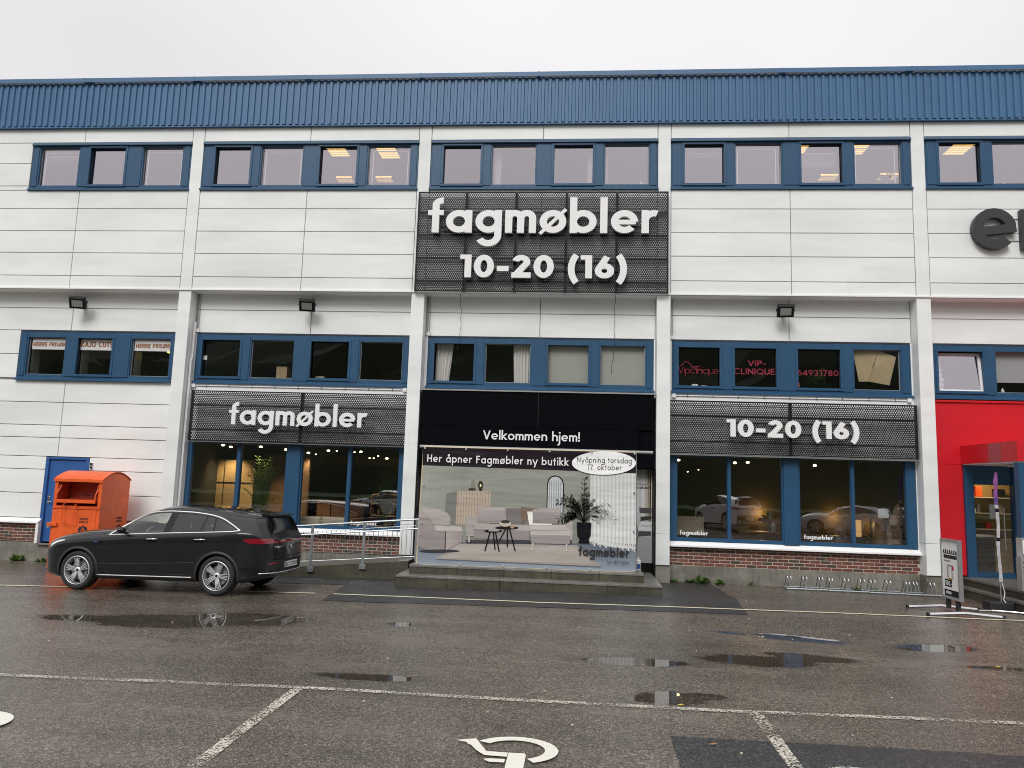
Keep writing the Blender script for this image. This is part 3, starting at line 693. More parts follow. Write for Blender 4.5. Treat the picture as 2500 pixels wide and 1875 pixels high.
# blue window bands
def window_band(name, panes, x0, x1, z0, z1, pz0, pz1, y, gmat, sill=True, topmat='blue_flash', skip=()):
    w = MB(); xs_ = []
    root = w
    w.box(x0, x1, y-.03, y+.10, z0, pz0); w.box(x0, x1, y-.03, y+.10, pz1, z1)
    cur = x0
    for (a, b_, t) in panes:
        w.box(cur, a, y-.03, y+.10, pz0, pz1); cur = b_
    w.box(cur, x1, y-.03, y+.10, pz0, pz1)
    wo_ = w.build(name, 'blue', BW)
    # raised mullion covers
    edges = [x0]+[v for p in panes for v in p[:2]]+[x1]
    for i in range(0, len(edges), 2):
        a, b_ = edges[i], edges[i+1]
        if b_-a > .12: MB().bbox(a+.035, b_-.035, y-.047, y-.031, z0+.10, z1-.05, .006).build('mullion_cover', 'blue', wo_)
    for i, (a, b_, t) in enumerate(panes):
        fr = MB(); g = .0
        if t == 's':
            e = .055
            for q in ((a-.045, b_+.045, pz0-.045, pz0+.02), (a-.045, b_+.045, pz1-.02, pz1+.045), (a-.045, a+.02, pz0+.02, pz1-.02), (b_-.02, b_+.045, pz0+.02, pz1-.02)):
                fr.bbox(q[0], q[1], y-.062, y-.031, q[2], q[3], .006)
            fr.build('sash', 'blue', wo_)
        if i in skip: continue
        gk = MB()
        for q in ((a, b_, pz0, pz0+.018), (a, b_, pz1-.018, pz1), (a, a+.018, pz0+.018, pz1-.018), (b_-.018, b_, pz0+.018, pz1-.018)): gk.box(q[0], q[1], y+.03, y+.045, q[2], q[3])
        gk.build('glazing_bead', 'seam' if t == 's' else 'sealgrey', wo_)
        MB().poly([(a, y+.05, pz0), (b_, y+.05, pz0), (b_, y+.05, pz1), (a, y+.05, pz1)]).build('pane', gmat, wo_)
    if sill: MB().add([(x0-.02, y-.10, z0+.02), (x1+.02, y-.10, z0+.02), (x1+.02, y-.03, z0+.055), (x0-.02, y-.03, z0+.055), (x0-.02, y-.10, z0-.02), (x1+.02, y-.10, z0-.02), (x1+.02, y-.03, z0-.02), (x0-.02, y-.03, z0-.02)],
        [(0, 1, 2, 3), (4, 5, 1, 0), (7, 6, 5, 4), (1, 5, 6, 2), (0, 3, 7, 4)]).build('sill', 'blue', wo_)
    return wo_
for b in (-1, 0, 1, 2, 3):
    x0 = 6*b+.165 if b != -1 else -4.55; x1 = 6*b+5.835
    window_band('window', UPX[b], x0, x1, 9.43, 10.70, 9.56, 10.60, .05, 'glass_up')
    MB().add([(x0-.01, -.05, 10.665), (x1+.01, -.05, 10.665), (x1+.01, .0, 10.735), (x0-.01, .0, 10.735), (x0-.01, -.05, 10.645), (x1+.01, -.05, 10.645), (x1+.01, 0, 10.645), (x0-.01, 0, 10.645)],
             [(0, 1, 2, 3), (4, 5, 1, 0), (7, 6, 5, 4), (1, 5, 6, 2), (0, 3, 7, 4)]).build('window_flashing', 'blue_flash', BW)
# recessed lower wall
LOX = {-1: [(-4.33, -3.31, 'f'), (-2.97, -2.0, 's'), (-1.50, -.46, 'f')]}
for b in (0, 1, 2): LOX[b] = [(6*b+.39, 6*b+1.42, 's'), (6*b+1.69, 6*b+2.80, 'f'), (6*b+3.22, 6*b+4.24, 's'), (6*b+4.52, 6*b+5.60, 'f')]
LOX[0] = [(.39, 1.42, 's'), (1.69, 2.80, 'f'), (3.24, 4.25, 's'), (4.52, 5.60, 'f')]
LOX[2] = [(12.38, 13.39, 's'), (13.71, 14.72, 's'), (15.19, 16.20, 's'), (16.51, 17.57, 'f')]
LOX[3] = [(18.40, 19.44, 's'), (19.72, 20.80, 'f'), (21.26, 22.26, 's'), (22.54, 23.62, 'f')]
def lrow(b, z0, z1, xm=None, x0=None, x1=None):
    x0 = 6*b+.165 if x0 is None else x0; x1 = 6*b+5.835 if x1 is None else x1; xm = xm or 6*b+3.1
    if x0 < xm < x1: panel(x0, xm, z0, z1, L); panel(xm, x1, z0, z1, L)
    else: panel(x0, x1, z0, z1, L)
for b in (-2, -1, 0, 1, 2, 3):
    xm = -3.2 if b == -1 else (6*b+3.2 if b == 0 else 6*b+3.02)
    lrow(b, 6.34, 6.76, xm); lrow(b, 5.74, 6.34, xm)
    boxpart('wall_core', 'clad_back', BW, 6*b+.1, 6*b+5.9, L+.05, L+.3, 5.72, 6.75)
for b in (0, 1, 2, 3):
    window_band('window', LOX[b], 6*b+.24, 6*b+5.80, 4.44, 5.70, 4.60, 5.57, L+.02, 'glass_mid', skip=(0,) if b == 3 else ())
    boxpart('corner_trim', 'trimwhite', BW, 6*b+.165, 6*b+.235, L-.01, L+.12, 4.30, 5.735); boxpart('corner_trim', 'trimwhite', BW, 6*b+5.805, 6*b+5.835, L-.01, L+.12, 4.30, 5.735)
window_band('window', LOX[-1], -4.55, -.165, 4.44, 5.70, 4.58, 5.56, L+.02, 'glass_mid')
rl = [5.74, 5.11, 4.48]; 
for z1, z0 in zip(rl[:-1], rl[1:]): panel(-5.84, -4.57, z0, z1, L)
rows_l = [4.43, 3.86, 3.27, 2.95, 2.47]
for z1, z0 in zip(rows_l[:-1], rows_l[1:]): lrow(-1, z0, z1, -3.2)
for z1, z0 in ((2.47, 2.14), (2.14, 1.54), (1.54, .92)):
    panel(-5.84, -3.49, z0, z1, L); panel(-2.33, -.165, z0, z1, L)
boxpart('wall_core', 'clad_back', BW, -5.9, -3.50, L+.05, L+.3, .3, 4.42); boxpart('wall_core', 'clad_back', BW, -2.32, -.1, L+.05, L+.3, .3, 4.42); boxpart('wall_core', 'clad_back', BW, -3.5, -2.32, L+.05, L+.3, 2.46, 4.42)
boxpart('wall_core', 'clad_back', BW, -5.9, -4.56, L+.05, L+.3, 4.42, 5.74)
lrow(-2, .92, 5.74); boxpart('wall_core', 'clad_back', BW, -11.9, -6.1, L+.05, L+.3, .3, 5.74)
# bays 0 and 2: white sheet strip between the windows and the shop signs
for b in (0, 2):
    boxpart('fascia_strip', 'trimwhite', BW, 6*b+.165, 6*b+5.835, L-.03, L+.06, 4.16, 4.42)
    boxpart('wall_core', 'trimwhite', BW, 6*b+.165, 6*b+5.835, L+.0, L+.3, 2.96, 4.158)
boxpart('wall_core', 'clad_back', BW, 6.165, 11.835, L+.05, L+.3, 4.36, 4.43)
# roof band: profiled sheet with trapezoid ribs
PIT_ = 6/35
mb = MB(); z0, z1 = 11.17, 12.36; x = -12.0; prof = []
while x < 24.2:
    prof += [(x, -.030), (x+.016, -.066), (x+.080, -.066), (x+.096, -.030)]; x += PIT_
for i, (a, y) in enumerate(prof): mb.v += [(a, y, z0), (a, y, z1)]
for i in range(len(prof)-1): mb.face((2*i, 2*i+2, 2*i+3, 2*i+1))
mb.build('profiled_sheet', 'blue_band', BW)
MB().box(-12, 24.2, -.03, .05, 11.10, 11.17).box(-12, 24.2, -.095, -.03, 11.105, 11.125).build('band_flashing', 'blue_band', BW)
x = -12.3; cap = []
while x < 24.2:
    x2 = min(x+3.02, 24.2)
    MB().add([(x+.003, -.13, 12.36), (x2, -.13, 12.36), (x2, .35, 12.52), (x+.003, .35, 12.52), (x+.003, -.13, 12.475), (x2, -.13, 12.475), (x2, .35, 12.56), (x+.003, .35, 12.56)],
             [(0, 3, 2, 1), (4, 5, 6, 7), (0, 1, 5, 4), (1, 2, 6, 5), (2, 3, 7, 6), (3, 0, 4, 7)]).build('roof_cap', 'blue_band', BW)
    MB().box(x-.03, x+.03, -.134, .3, 12.357, 12.478).build('cap_joint', 'blue_band', BW); x = x2
boxpart('roof', 'clad_back', BW, -12, 24.2, .3, 16, 12.2, 12.34)
boxpart('side_wall', 'clad', BW, -12.1, -12, 0, 16, -.3, 12.3); boxpart('side_wall', 'clad', BW, 24.2, 24.3, 0, 16, -.3, 12.3); boxpart('back_wall', 'clad', BW, -12, 24.2, 15.9, 16, -.3, 12.3)
# floors, ceilings and room partitions behind the glass
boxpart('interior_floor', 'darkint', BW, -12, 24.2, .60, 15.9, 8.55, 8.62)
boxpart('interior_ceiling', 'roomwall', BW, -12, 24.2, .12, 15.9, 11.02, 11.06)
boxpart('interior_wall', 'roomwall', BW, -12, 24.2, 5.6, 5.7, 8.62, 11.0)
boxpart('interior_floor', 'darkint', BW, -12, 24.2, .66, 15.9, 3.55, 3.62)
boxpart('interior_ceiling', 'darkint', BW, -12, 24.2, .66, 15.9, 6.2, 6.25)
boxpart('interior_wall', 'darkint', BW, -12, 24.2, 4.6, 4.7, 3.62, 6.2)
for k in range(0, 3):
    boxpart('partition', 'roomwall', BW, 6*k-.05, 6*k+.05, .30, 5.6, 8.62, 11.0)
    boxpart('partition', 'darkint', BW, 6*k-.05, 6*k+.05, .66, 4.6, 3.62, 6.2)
# brick plinths
BM = MB().bbox(0, .224, 0, .05, 0, .058, .004); bo = BM.build('brick', 'brick', None); BMESH = bo.data
BMh = MB().bbox(0, .112, 0, .05, 0, .058, .004); bo2 = BMh.build('brick', 'brick', None); BMESHH = bo2.data
bpy.data.objects.remove(bo); bpy.data.objects.remove(bo2)
rb = random.Random(11)
def bricks(x0, x1, ztop, rows, y, stuff_to=None):
    root = boxpart('brick_plinth', 'mortar', BW, x0, x1, y+.007, y+.2, ztop-rows*.0765-.002, ztop)
    st = MB()
    for r in range(rows):
        z = ztop-(r+1)*.0765+.010; x = x0+.004-(.12 if r % 2 else 0)
        while x < x1-.02:
            a = x; xx = max(x, x0+.004); half = x < x0 or x+.228 > x1
            if half:
                w_ = (x+.228-xx) if x < x0 else (x1-.004-x)
                if w_ > .05: q = MB().bbox(xx, xx+w_, y, y+.05, z, z+.062, .004).build('brick', 'brick', root)
            elif stuff_to is not None and x < stuff_to: st.bbox(x, x+.228, y, y+.05, z, z+.062, .004)
            else:
                o = bpy.data.objects.new('brick', BMESH); C.objects.link(o); o.parent = root; o.location = (x, y+rb.uniform(-.003, .004), z)
            x += .240
    if st.v: st.build('hidden_brick', 'brick', root, stuff=True)
bricks(12.165, 17.86, .835, 6, L+.0); bricks(.165, 5.84, .815, 6, L, stuff_to=3.1); bricks(-5.84, -3.50, .80, 6, L)
# ledges over the brick, shop window frames
for (a, b_, z) in ((.17, 5.835, .83), (12.17, 17.84, .85)):
    MB().add([(a, L-.14, z), (b_, L-.14, z), (b_, L+.02, z+.085), (a, L+.02, z+.085), (a, L-.14, z-.035), (b_, L-.14, z-.035), (b_, L+.02, z-.035), (a, L+.02, z-.035)],
             [(0, 1, 2, 3), (4, 5, 1, 0), (7, 6, 5, 4), (1, 5, 6, 2), (0, 3, 7, 4)]).build('ledge', 'trimwhite', BW)
MB().add([(-5.84, L-.12, .83), (-3.44, L-.12, .83), (-3.44, L+.02, .915), (-5.84, L+.02, .915), (-5.84, L-.12, .79), (-3.44, L-.12, .79), (-3.44, L+.02, .79), (-5.84, L+.02, .79)],
         [(0, 1, 2, 3), (4, 5, 1, 0), (7, 6, 5, 4), (1, 5, 6, 2), (0, 3, 7, 4)]).build('ledge', 'trimwhite', BW)
boxpart('corner_trim', 'trimwhite', BW, -3.50, -3.43, L-.11, L+.1, .30, .788)
boxpart('foundation', 'concrete', BW, -12, -3.49, L+.03, L+.4, -.5, .345); boxpart('foundation', 'concrete', BW, -3.49, -2.3, L+.03, L+.5, -.5, .30)
boxpart('foundation', 'concrete', BW, -2.3, 5.84, L+.03, L+.4, -.5, .36); boxpart('foundation', 'concrete', BW, 12.17, 17.84, L-.01, L+.4, -.5, .372); boxpart('foundation', 'concrete', BW, 18.16, 24, L-.01, L+.4, -.5, .372)
boxpart('foundation', 'concrete', BW, 5.84, 12.17, .9, 1.4, -.5, .36)
def shop_window(x0, x1, z0, z1, panes, y):
    w = MB(); pz0, pz1 = z0+.085, z1-.06
    w.box(x0, x1, y-.02, y+.09, z0, pz0); w.box(x0, x1, y-.02, y+.09, pz1, z1); cur = x0
    for a, b_ in panes: w.box(cur, a, y-.02, y+.09, pz0, pz1); cur = b_
    w.box(cur, x1, y-.02, y+.09, pz0, pz1); wo_ = w.build('shop_window', 'blue', BW)
    ed = [x0]+[v for p in panes for v in p]+[x1]
    for i in range(0, len(ed), 2):
        a, b_ = ed[i], ed[i+1]
        if b_-a > .25: MB().bbox(a+.04, b_-.04, y-.07, y-.021, z0, z1, .006).build('mullion_cover', 'blue', wo_)
        else: MB().bbox(a+.008, b_-.008, y-.04, y-.021, z0+.02, z1-.02, .004).build('mullion_cover', 'blue', wo_)
    for a, b_ in panes: MB().poly([(a, y+.03, pz0), (b_, y+.03, pz0), (b_, y+.03, pz1), (a, y+.03, pz1)]).build('pane', 'glass_shop', wo_)
    n = int((x1-x0)/.55)
    sc = MB()
    for i in range(n): sc.lathe([(0, -.004), (.008, -.004), (.01, 0)], (x0+.25+i*.55, y-.021, z0+.045), 'y', 8)
    sc.build('screw_cap', 'chrome', wo_)
    return wo_
shop_window(.24, 5.81, .915, 2.97, [(.36, 1.52), (1.63, 2.79), (3.21, 4.36), (4.46, 5.64)], L+.03)
shop_window(12.20, 17.82, .935, 2.985, [(12.38, 13.54), (13.63, 14.79), (15.21, 16.36), (16.45, 17.59)], L+.03)
for b, x0, x1 in ((0, .165, .235), (2, 12.165, 12.195), (2, 17.825, 17.84)): boxpart('corner_trim', 'trimwhite', BW, x0, x1, L-.01, L+.12, .87, 2.98)
for x0, x1 in ((.36, 5.84), (12.13, 17.82)): boxpart('sign_bottom_rail', 'sealgrey', BW, x0, x1, .11, .34, 2.945, 2.975)
# steel door with frame
dr = boxpart('door', 'doorblue', BW, -3.41, -2.42, L+.05, L+.10, .34, 2.41)
fr = MB().box(-3.49, -3.41, L+.0, L+.14, .30, 2.46).box(-2.42, -2.33, L+.0, L+.14, .30, 2.46).box(-3.41, -2.42, L+.0, L+.14, 2.41, 2.46).build('door_frame', 'doorblue', dr)
MB().box(-3.36, -3.31, L+.035, L+.05, 1.28, 1.50).tube([(-3.335, L+.03, 1.34), (-3.335, L-.01, 1.34), (-3.22, L-.01, 1.34)], .011, 8).lathe([(0, -.02), (.025, -.02), (.025, 0)], (-3.335, L+.035, 1.45), 'y', 12).build('handle', 'chrome', dr)
boxpart('threshold', 'concrete', dr, -3.49, -2.33, L-.06, L+.14, .27, .30)
MB().box(-2.29, -2.22, L-.03, L, 2.18, 2.34).build('door_lock_box', 'alu', dr); MB().box(-2.285, -2.225, L-.035, L-.031, 2.29, 2.33).box(-2.285, -2.225, L-.035, L-.031, 2.21, 2.24).build('label_print', 'glossblack', dr)
# trunking, boxes and cables
MB().box(.18, .23, .17, .22, 1.10, 5.05).build('cable_trunking', 'trimwhite', BW)
MB().box(.172, .222, .235, .285, .45, 6.0).build('cable_trunking', 'trimwhite', BW)
for b in (0, 1, 2):
    boxpart('junction_box', 'trimwhite', BW, 6*b+.20, 6*b+.29, L-.06, L-.002, 5.745, 5.83)
    MB().tube([(6*b+.21, L-.03, 5.83), (6*b+.21, L-.03, 6.74)], .012, 6).tube([(6*b+.255, L-.02, 5.83), (6*b+.255, L-.02, 6.74)], .006, 6).build('conduit', 'sealgrey', BW)
for b in (0, 2):
    MB().tube([(6*b+.3, L-.05, 4.37), (6*b+3.05, L-.05, 4.365), (6*b+5.7, L-.05, 4.36)], .013, 6).build('conduit', 'trimwhite', BW)
    cl = MB()
    for i in range(9): cl.box(6*b+.6+i*.6, 6*b+.61+i*.6, L-.07, L-.03, 4.345, 4.385)
    cl.build('pipe_clip', 'seam', BW)
    for xx in (.28, 5.72): boxpart('junction_box', 'trimwhite', BW, 6*b+xx-.045, 6*b+xx+.045, L-.09, L-.031, 4.32, 4.41)
for xx, zz in ((7.05, 5.38), (10.84, 4.86)):
    pts = [(xx, .0, 6.76)]+[(xx+.012*math.sin(i*1.9)+(.0 if i < 9 else (i-9)*-.012), .02+.25*min(1, i/4)-.0, 6.76-(6.76-zz)*i/14) for i in range(1, 15)]
    tag(MB().tube(pts, .006, 5).build('hanging_cable', 'seam'), 'thin black cable hanging below the big sign, '+('left one' if xx < 9 else 'right longer one'), 'cable', 'cables hanging below the big sign')
# ------------------------------------------------------------------ signs
def perf_sign(label, x0, x1, z0, z1, yf, joints, rails, depth=.10):
    t = thing('perforated_sign', label, 'sign', ((x0+x1)/2, yf, z0)); ed = [x0]+joints+[x1]
    for a, b in zip(ed[:-1], ed[1:]):
        MB().add([(a+.012, yf, z0+.02), (b-.012, yf, z0+.02), (b-.012, yf, z1-.02), (a+.012, yf, z1-.02)], [(0, 1, 2, 3)]).build('perforated_panel', 'perf', t)
        f = MB()
        for q in ((a+.004, b-.004, z0, z0+.025), (a+.004, b-.004, z1-.025, z1), (a+.004, a+.028, z0+.025, z1-.025), (b-.028, b-.004, z0+.025, z1-.025)): f.box(q[0], q[1], yf-.004, yf+.035, q[2], q[3])
        f.build('panel_edge', 'frameblack', t)
    for j in joints:
        MB().box(j-.03, j+.03, yf+.036, yf+depth, z0+.01, z1-.01).build('stud', 'frameblack', t)
    for a in (x0, x1-.03): MB().box(a+.001, a+.029, yf+.036, yf+depth, z0+.01, z1-.01).build('stud', 'frameblack', t)
    for z in rails: MB().box(x0+.03, x1-.03, yf+.05, yf+depth-.01, z-.022, z+.022).build('rail', 'frameblack', t)
    return t
def letters(txt, x0, x1, z, xh, w, y0, depth, parent, gap, slope=0, mat='letter'):
    for m in text(txt, x0, x1, z, xh, w, y0, depth, gap, letters=True, slope=slope): m.build('letter', mat, parent)
bs = perf_sign('big dark perforated sign reading fagmøbler 10-20 (16) high on the facade', 5.92, 12.09, 6.77, 9.31, -.14, [7.14, 8.38, 9.62, 10.85], [8.78, 8.22, 7.62, 7.05])
letters('fagmøbler', 6.21, 11.82, 8.215, .575, .27, -.27, .08, bs, .13)
letters('10-20 (16)', 7.06, 11.10, 7.09, .400, .33, -.27, .08, bs, .13)
for zz, a, b in ((8.40, 6.5, 11.6), (8.30, 6.6, 9.4), (7.30, 7.3, 10.9), (7.50, 7.4, 10.8)): MB().box(a, b, -.185, -.15, zz-.02, zz+.02).build('rail', 'frameblack', bs)
s1 = perf_sign('dark perforated sign reading fagmøbler above the left shop window', .35, 5.86, 2.975, 4.225, .09, [3.2], [3.86, 3.26])
letters('fagmøbler', 1.42, 4.90, 3.385, .355, .25, -.045, .06, s1, .13)
for zz in (3.50, 3.62): MB().box(1.7, 4.8, .03, .08, zz-.018, zz+.018).build('rail', 'frameblack', s1)
s3 = perf_sign('dark perforated sign reading 10-20 (16) above the right shop window', 12.14, 17.80, 2.985, 4.235, .09, [14.95], [3.88, 3.27])
letters('10-20 (16)', 13.46, 16.45, 3.395, .285, .33, -.045, .06, s3, .13)
for zz in (3.48, 3.72): MB().box(13.7, 16.3, .03, .08, zz-.018, zz+.018).build('rail', 'frameblack', s3)
# dark grey lettering of the neighbouring shop
lt = thing('wall_lettering', 'large dark grey letters mounted on white panels at the right edge', 'sign', (20, -.1, 7.9))
def big_e(cx, cz, ro, wd, name):
    mb = MB(); w = wd; ang0 = 9
    a = []; n = 44; vs = []; r = ro-w/2
    stroke(mb, ('A', 0, 0, r, r, 12, 316), w, lambda x, z: (cx+x, cz+z), -.16, -.02, 0)
    c, s = math.cos(R(7)), math.sin(R(7)); h = w*.46
    p = [(-r, -h-.03), (ro*.97, -h-.03), (ro*.97, h*.95-.03), (-r, h*.95-.03)]
    mb.prism([(cx+x*c-z*s, cz+x*s+z*c) for x, z in p], -.161, -.021)
    mb.build(name, 'lettgrey', lt)
big_e(19.59, 8.395, .49, .225, 'letter')
MB().bbox(20.19, 20.40, -.16, -.02, 7.92, 8.86, .02).build('letter', 'lettgrey', lt)
MB().bbox(20.52, 20.73, -.16, -.02, 7.92, 9.22, .02).build('letter', 'lettgrey', lt)
mb = MB(); stroke(mb, ('A', 0, 0, .36, .36, 0, 360), .23, lambda x, z: (21.35+x, 8.39+z), -.16, -.02, 0); mb.build('letter', 'lettgrey', lt)
for z in (8.55, 8.02): MB().tube([(19.8, -.012, z+.12), (21.2, -.012, z+.12)], .01, 6).build('wiring_rail', 'sealgrey', lt)
# floodlights under the upper storey
def floodlight(x, rot, label):
    t = thing('floodlight', label, 'floodlight', (x, 0, 0), 'floodlights under the upper storey'); t.rotation_euler = (0, 0, 0)
    m = Matrix.Translation((0, 0, 0)) 
    ORG[t.name] = Vector((0, 0, 0)); t.location = (x, .12, 6.53); 
    rm = Matrix.Rotation(R(rot), 4, 'Z') @ Matrix.Rotation(R(38), 4, 'X') @ Matrix.Scale(1.12, 4)
    def tr(mb): mb.v = [tuple(rm @ Vector(q)) for q in mb.v]; return mb
    tr(MB().bbox(-.17, .17, -.24, -.14, -.14, .14, .02).box(-.14, .14, -.14, -.10, -.11, .11)).build('housing', 'frameblack', t)
    tr(MB().box(-.11, .11, -.245, -.241, -.08, .08)).build('lens', 'alu_lens', t)
    tr(MB().tube([(-.18, -.19, 0), (-.18, -.06, -.02), (.18, -.06, -.02), (.18, -.19, 0)], .012, 6)).build('bracket', 'frameblack', t)
    MB().box(-.05, .05, -.06, .23, -.16, -.06).build('junction_box', 'frameblack', t)
    return t
MT['alu_lens'] = M('frosted_lens', (.45, .46, .45), .3, metal=.2)
floodlight(-2.89, 22, 'black floodlight above the hairdresser windows, leftmost of three')
floodlight(3.18, 12, 'black floodlight above the left perforated fagmøbler sign, middle of three')
floodlight(14.86, -8, 'black floodlight above the pink lettered clinic windows, rightmost of three')

# ------------------------------------------------------------------ prints and things in the windows
def thingmesh(mb, name, mat, label, cat, group=None, **k): return tag(mb.build(name, mat, **k), label, cat, group)
yw = L+.075
for (a, b, txt, tx0, tx1, xh, w, lab) in ((-4.28, -3.33, 'HERRE FRISØR', -4.25, -3.36, .074, .26, 'white strip sign reading HERRE FRISØR in the leftmost window'),
        (-2.945, -2.02, 'KAJO CUTS', -2.93, -2.07, .098, .27, 'white strip sign reading KAJO CUTS in the middle window'),
        (-1.47, -.48, 'HERRE FRISØR', -1.43, -.52, .074, .26, 'white strip sign reading HERRE FRISØR beside the first pilaster')):
    t = thing('window_sign', lab, 'sign', (a, yw, 5.26))
    boxpart('sign_board', 'white', t, a, b, yw+.004, yw+.016, 5.25, 5.53)
    text(txt, tx0, tx1, 5.335, xh, w, yw-.004, .006, .2).build('lettering', 'browntext', t)
# ring lamps
for i, (x, z, y) in enumerate(((-1.02, 5.42, 1.6), (-.72, 5.38, 1.9))):
    mb = MB(); mb.tube([(x+.19*math.cos(2*PI*k/28), y+.19*math.sin(2*PI*k/28), z) for k in range(28)], .022, 6, closed=True)
    rt = thing('ring_lamp', 'glowing ring lamp in the hairdresser, '+('left one' if i == 0 else 'right one'), 'lamp', (x, y, z), 'ring lamps'); mb.build('ring', 'ring', rt)
    MB().tube([(x-.19, y, z), (x, y, 6.2), (x+.19, y, z)], .004, 4).build('cord', 'seam', rt)
thingmesh(MB().box(-4.5, -3.2, 1.8, 1.9, 3.7, 5.3), 'room_divider', 'oak', 'brown wooden divider inside the left hairdresser window', 'divider')
for x in (-4.30, -2.93, -1.47): boxpart('window_reveal', 'sealgrey', BW, x-.03, x-.005, L+.16, L+.45, 4.60, 5.26)
# coat stand, box and papers behind the dark windows
ct = thing('coat_stand', 'dark coat stand in the first window over the left sign', 'coat stand', (.95, 1.6, 3.62))
MB().tube([(.95, 1.6, 3.62), (.95, 1.6, 5.35)], .028, 8).build('pole', 'frameblack', ct)
for k in range(6):
    a = k*PI/3; MB().tube([(.95, 1.6, 5.18), (.95+.14*math.cos(a), 1.6+.14*math.sin(a), 5.24), (.95+.2*math.cos(a), 1.6+.2*math.sin(a), 5.42)], .012, 6).build('hook', 'frameblack', ct)
thingmesh(MB().box(2.16, 2.44, .9, 1.2, 4.3, 4.98), 'cardboard_box', 'wood', 'pale brown box in the second window over the left sign', 'box')
thingmesh(MB().box(.40, .50, yw+.003, yw+.006, 5.05, 5.16), 'paper_note', 'white', 'small white note on the first window over the left sign', 'note')
thingmesh(MB().box(3.28, 3.50, .7, .9, 4.3, 4.72), 'storage_box', 'blind', 'pale box in the third window over the left sign', 'box')
# curtains and blinds in bay 1
def curtain(x0, x1, z0, z1, y, label, mat='cloth', taper=0):
    mb = MB(); n = 36; nz_ = 8
    for j in range(nz_+1):
        t = j/nz_; z = z0+(z1-z0)*t
        for i in range(n+1):
            u = i/n; xx = x0+(x1-x0)*u*(1-taper*(1-t)) if taper >= 0 else x1-(x1-x0)*(1-u)*(1+taper*(1-t))
            mb.v.append((xx, y+.025*math.sin(u*34+t*.8)+.01*math.sin(u*61), z))
    for j in range(nz_):
        for i in range(n): a = j*(n+1)+i; mb.face((a, a+1, a+n+2, a+n+1))
    return thingmesh(mb, 'curtain', mat, label, 'curtain', 'window curtains', smooth=True)
curtain(6.42, 6.86, 4.55, 5.6, L+.2, 'beige curtain hanging left in the first entrance bay window', taper=.25)
curtain(8.36, 8.79, 4.55, 5.6, L+.2, 'beige curtain hanging right in the second entrance bay window', taper=-.1)
for i, (a, b) in enumerate(((9.23, 10.23), (10.53, 11.59))):
    thingmesh(MB().box(a, b, L+.14, L+.15, 4.56, 5.56), 'roller_blind', 'blind', ('closed pale roller blind in the third entrance bay window', 'closed pale roller blind in the fourth entrance bay window')[i], 'blind', 'closed roller blinds')
curtain(7.39, 7.46, 9.5, 10.6, .3, 'white curtain edge right in the first upper window above the big sign')
curtain(7.76, 7.95, 9.5, 10.6, .3, 'white curtain left in the second upper window above the big sign', taper=.15)
curtain(10.12, 10.25, 9.5, 10.6, .3, 'white curtain right in the third upper window above the big sign')
curtain(10.55, 10.64, 9.5, 10.6, .3, 'white curtain left in the fourth upper window above the big sign', taper=.2)
# venetian blinds
def venetian(x0, x1, z0, z1, y, label):
    t = thing('venetian_blind', label, 'blind', (x0, y, z1), 'venetian blinds'); n = int((z1-z0)/.028)
    for i in range(n):
        z = z1-i*.028; MB().add([(x0, y, z), (x1, y, z), (x1, y+.02, z-.012), (x0, y+.02, z-.012)], [(0, 1, 2, 3)]).build('slat', 'white', t)
    boxpart('head_rail', 'white', t, x0, x1, y, y+.03, z1+.005, z1+.035)
venetian(12.49, 13.38, 10.30, 10.42, .22, 'bunched white venetian blind in the first upper window right of the sign')
venetian(15.28, 16.15, 10.02, 10.40, .22, 'half drawn white venetian blind in the third upper window right of the sign')
venetian(-4.26, -3.30, 10.30, 10.42, .22, 'bunched white venetian blind in the leftmost upper window')
# pale inner window frames seen through the glass
for (a, b) in ((1.72, 2.81), (4.56, 5.62), (13.72, 14.79), (16.53, 17.6), (-1.48, -.41), (-4.34, -3.26)):
    f = MB()
    for q in ((a+.06, a+.08, 9.6, 10.5), (b-.09, b-.07, 9.6, 10.5), (a+.06, b-.07, 10.5, 10.52)): f.box(q[0], q[1], .15, .17, q[2], q[3])
    f.build('inner_frame', 'white', BW)
# lit ceiling panels
def troffer(x, y, label, w=.26, d=.7):
    if y > 2: w, d = .24, .30
    t = thing('ceiling_light', label, 'ceiling light', (x, y, 10.98), 'lit ceiling panels upstairs')
    MB().box(x-w, x+w, y-d/2, y+d/2, 10.985, 11.018).build('diffuser', 'troffer', t)
    f = MB()
    for k in range(7): f.box(x-w, x+w, y-d/2+k*d/6.2, y-d/2+k*d/6.2+.012, 10.955, 10.984)
    for s in (-1, 1): f.box(x+s*w, x+s*(w+.02), y-d/2, y+d/2, 10.955, 11.018)
    f.build('louvre', 'white', t)
for x, y, lb in ((3.35, 1.1, 'lit louvred ceiling panel at top of the third upper window left of the sign'), (4.72, 1.25, 'lit louvred ceiling panel at top of the fourth upper window left of the sign'),
                 (2.95, 3.1, 'lit ceiling panel low in the third upper window left of the sign'), (4.15, 3.1, 'lit ceiling panel low in the fourth upper window left of the sign'), 
                 (15.5, 1.1, 'lit louvred ceiling panel behind the half drawn blind'), (17.0, 1.15, 'lit louvred ceiling panel at top of the window with the plant'), (16.9, 3.05, 'lit ceiling panel low behind the half drawn blind'),
                 (19.55, 1.2, 'lit ceiling panel at top of the upper window right of the last pilaster'), (18.5, 3.0, 'lit ceiling panel low in the window with the plant')):
    troffer(x, y, lb)
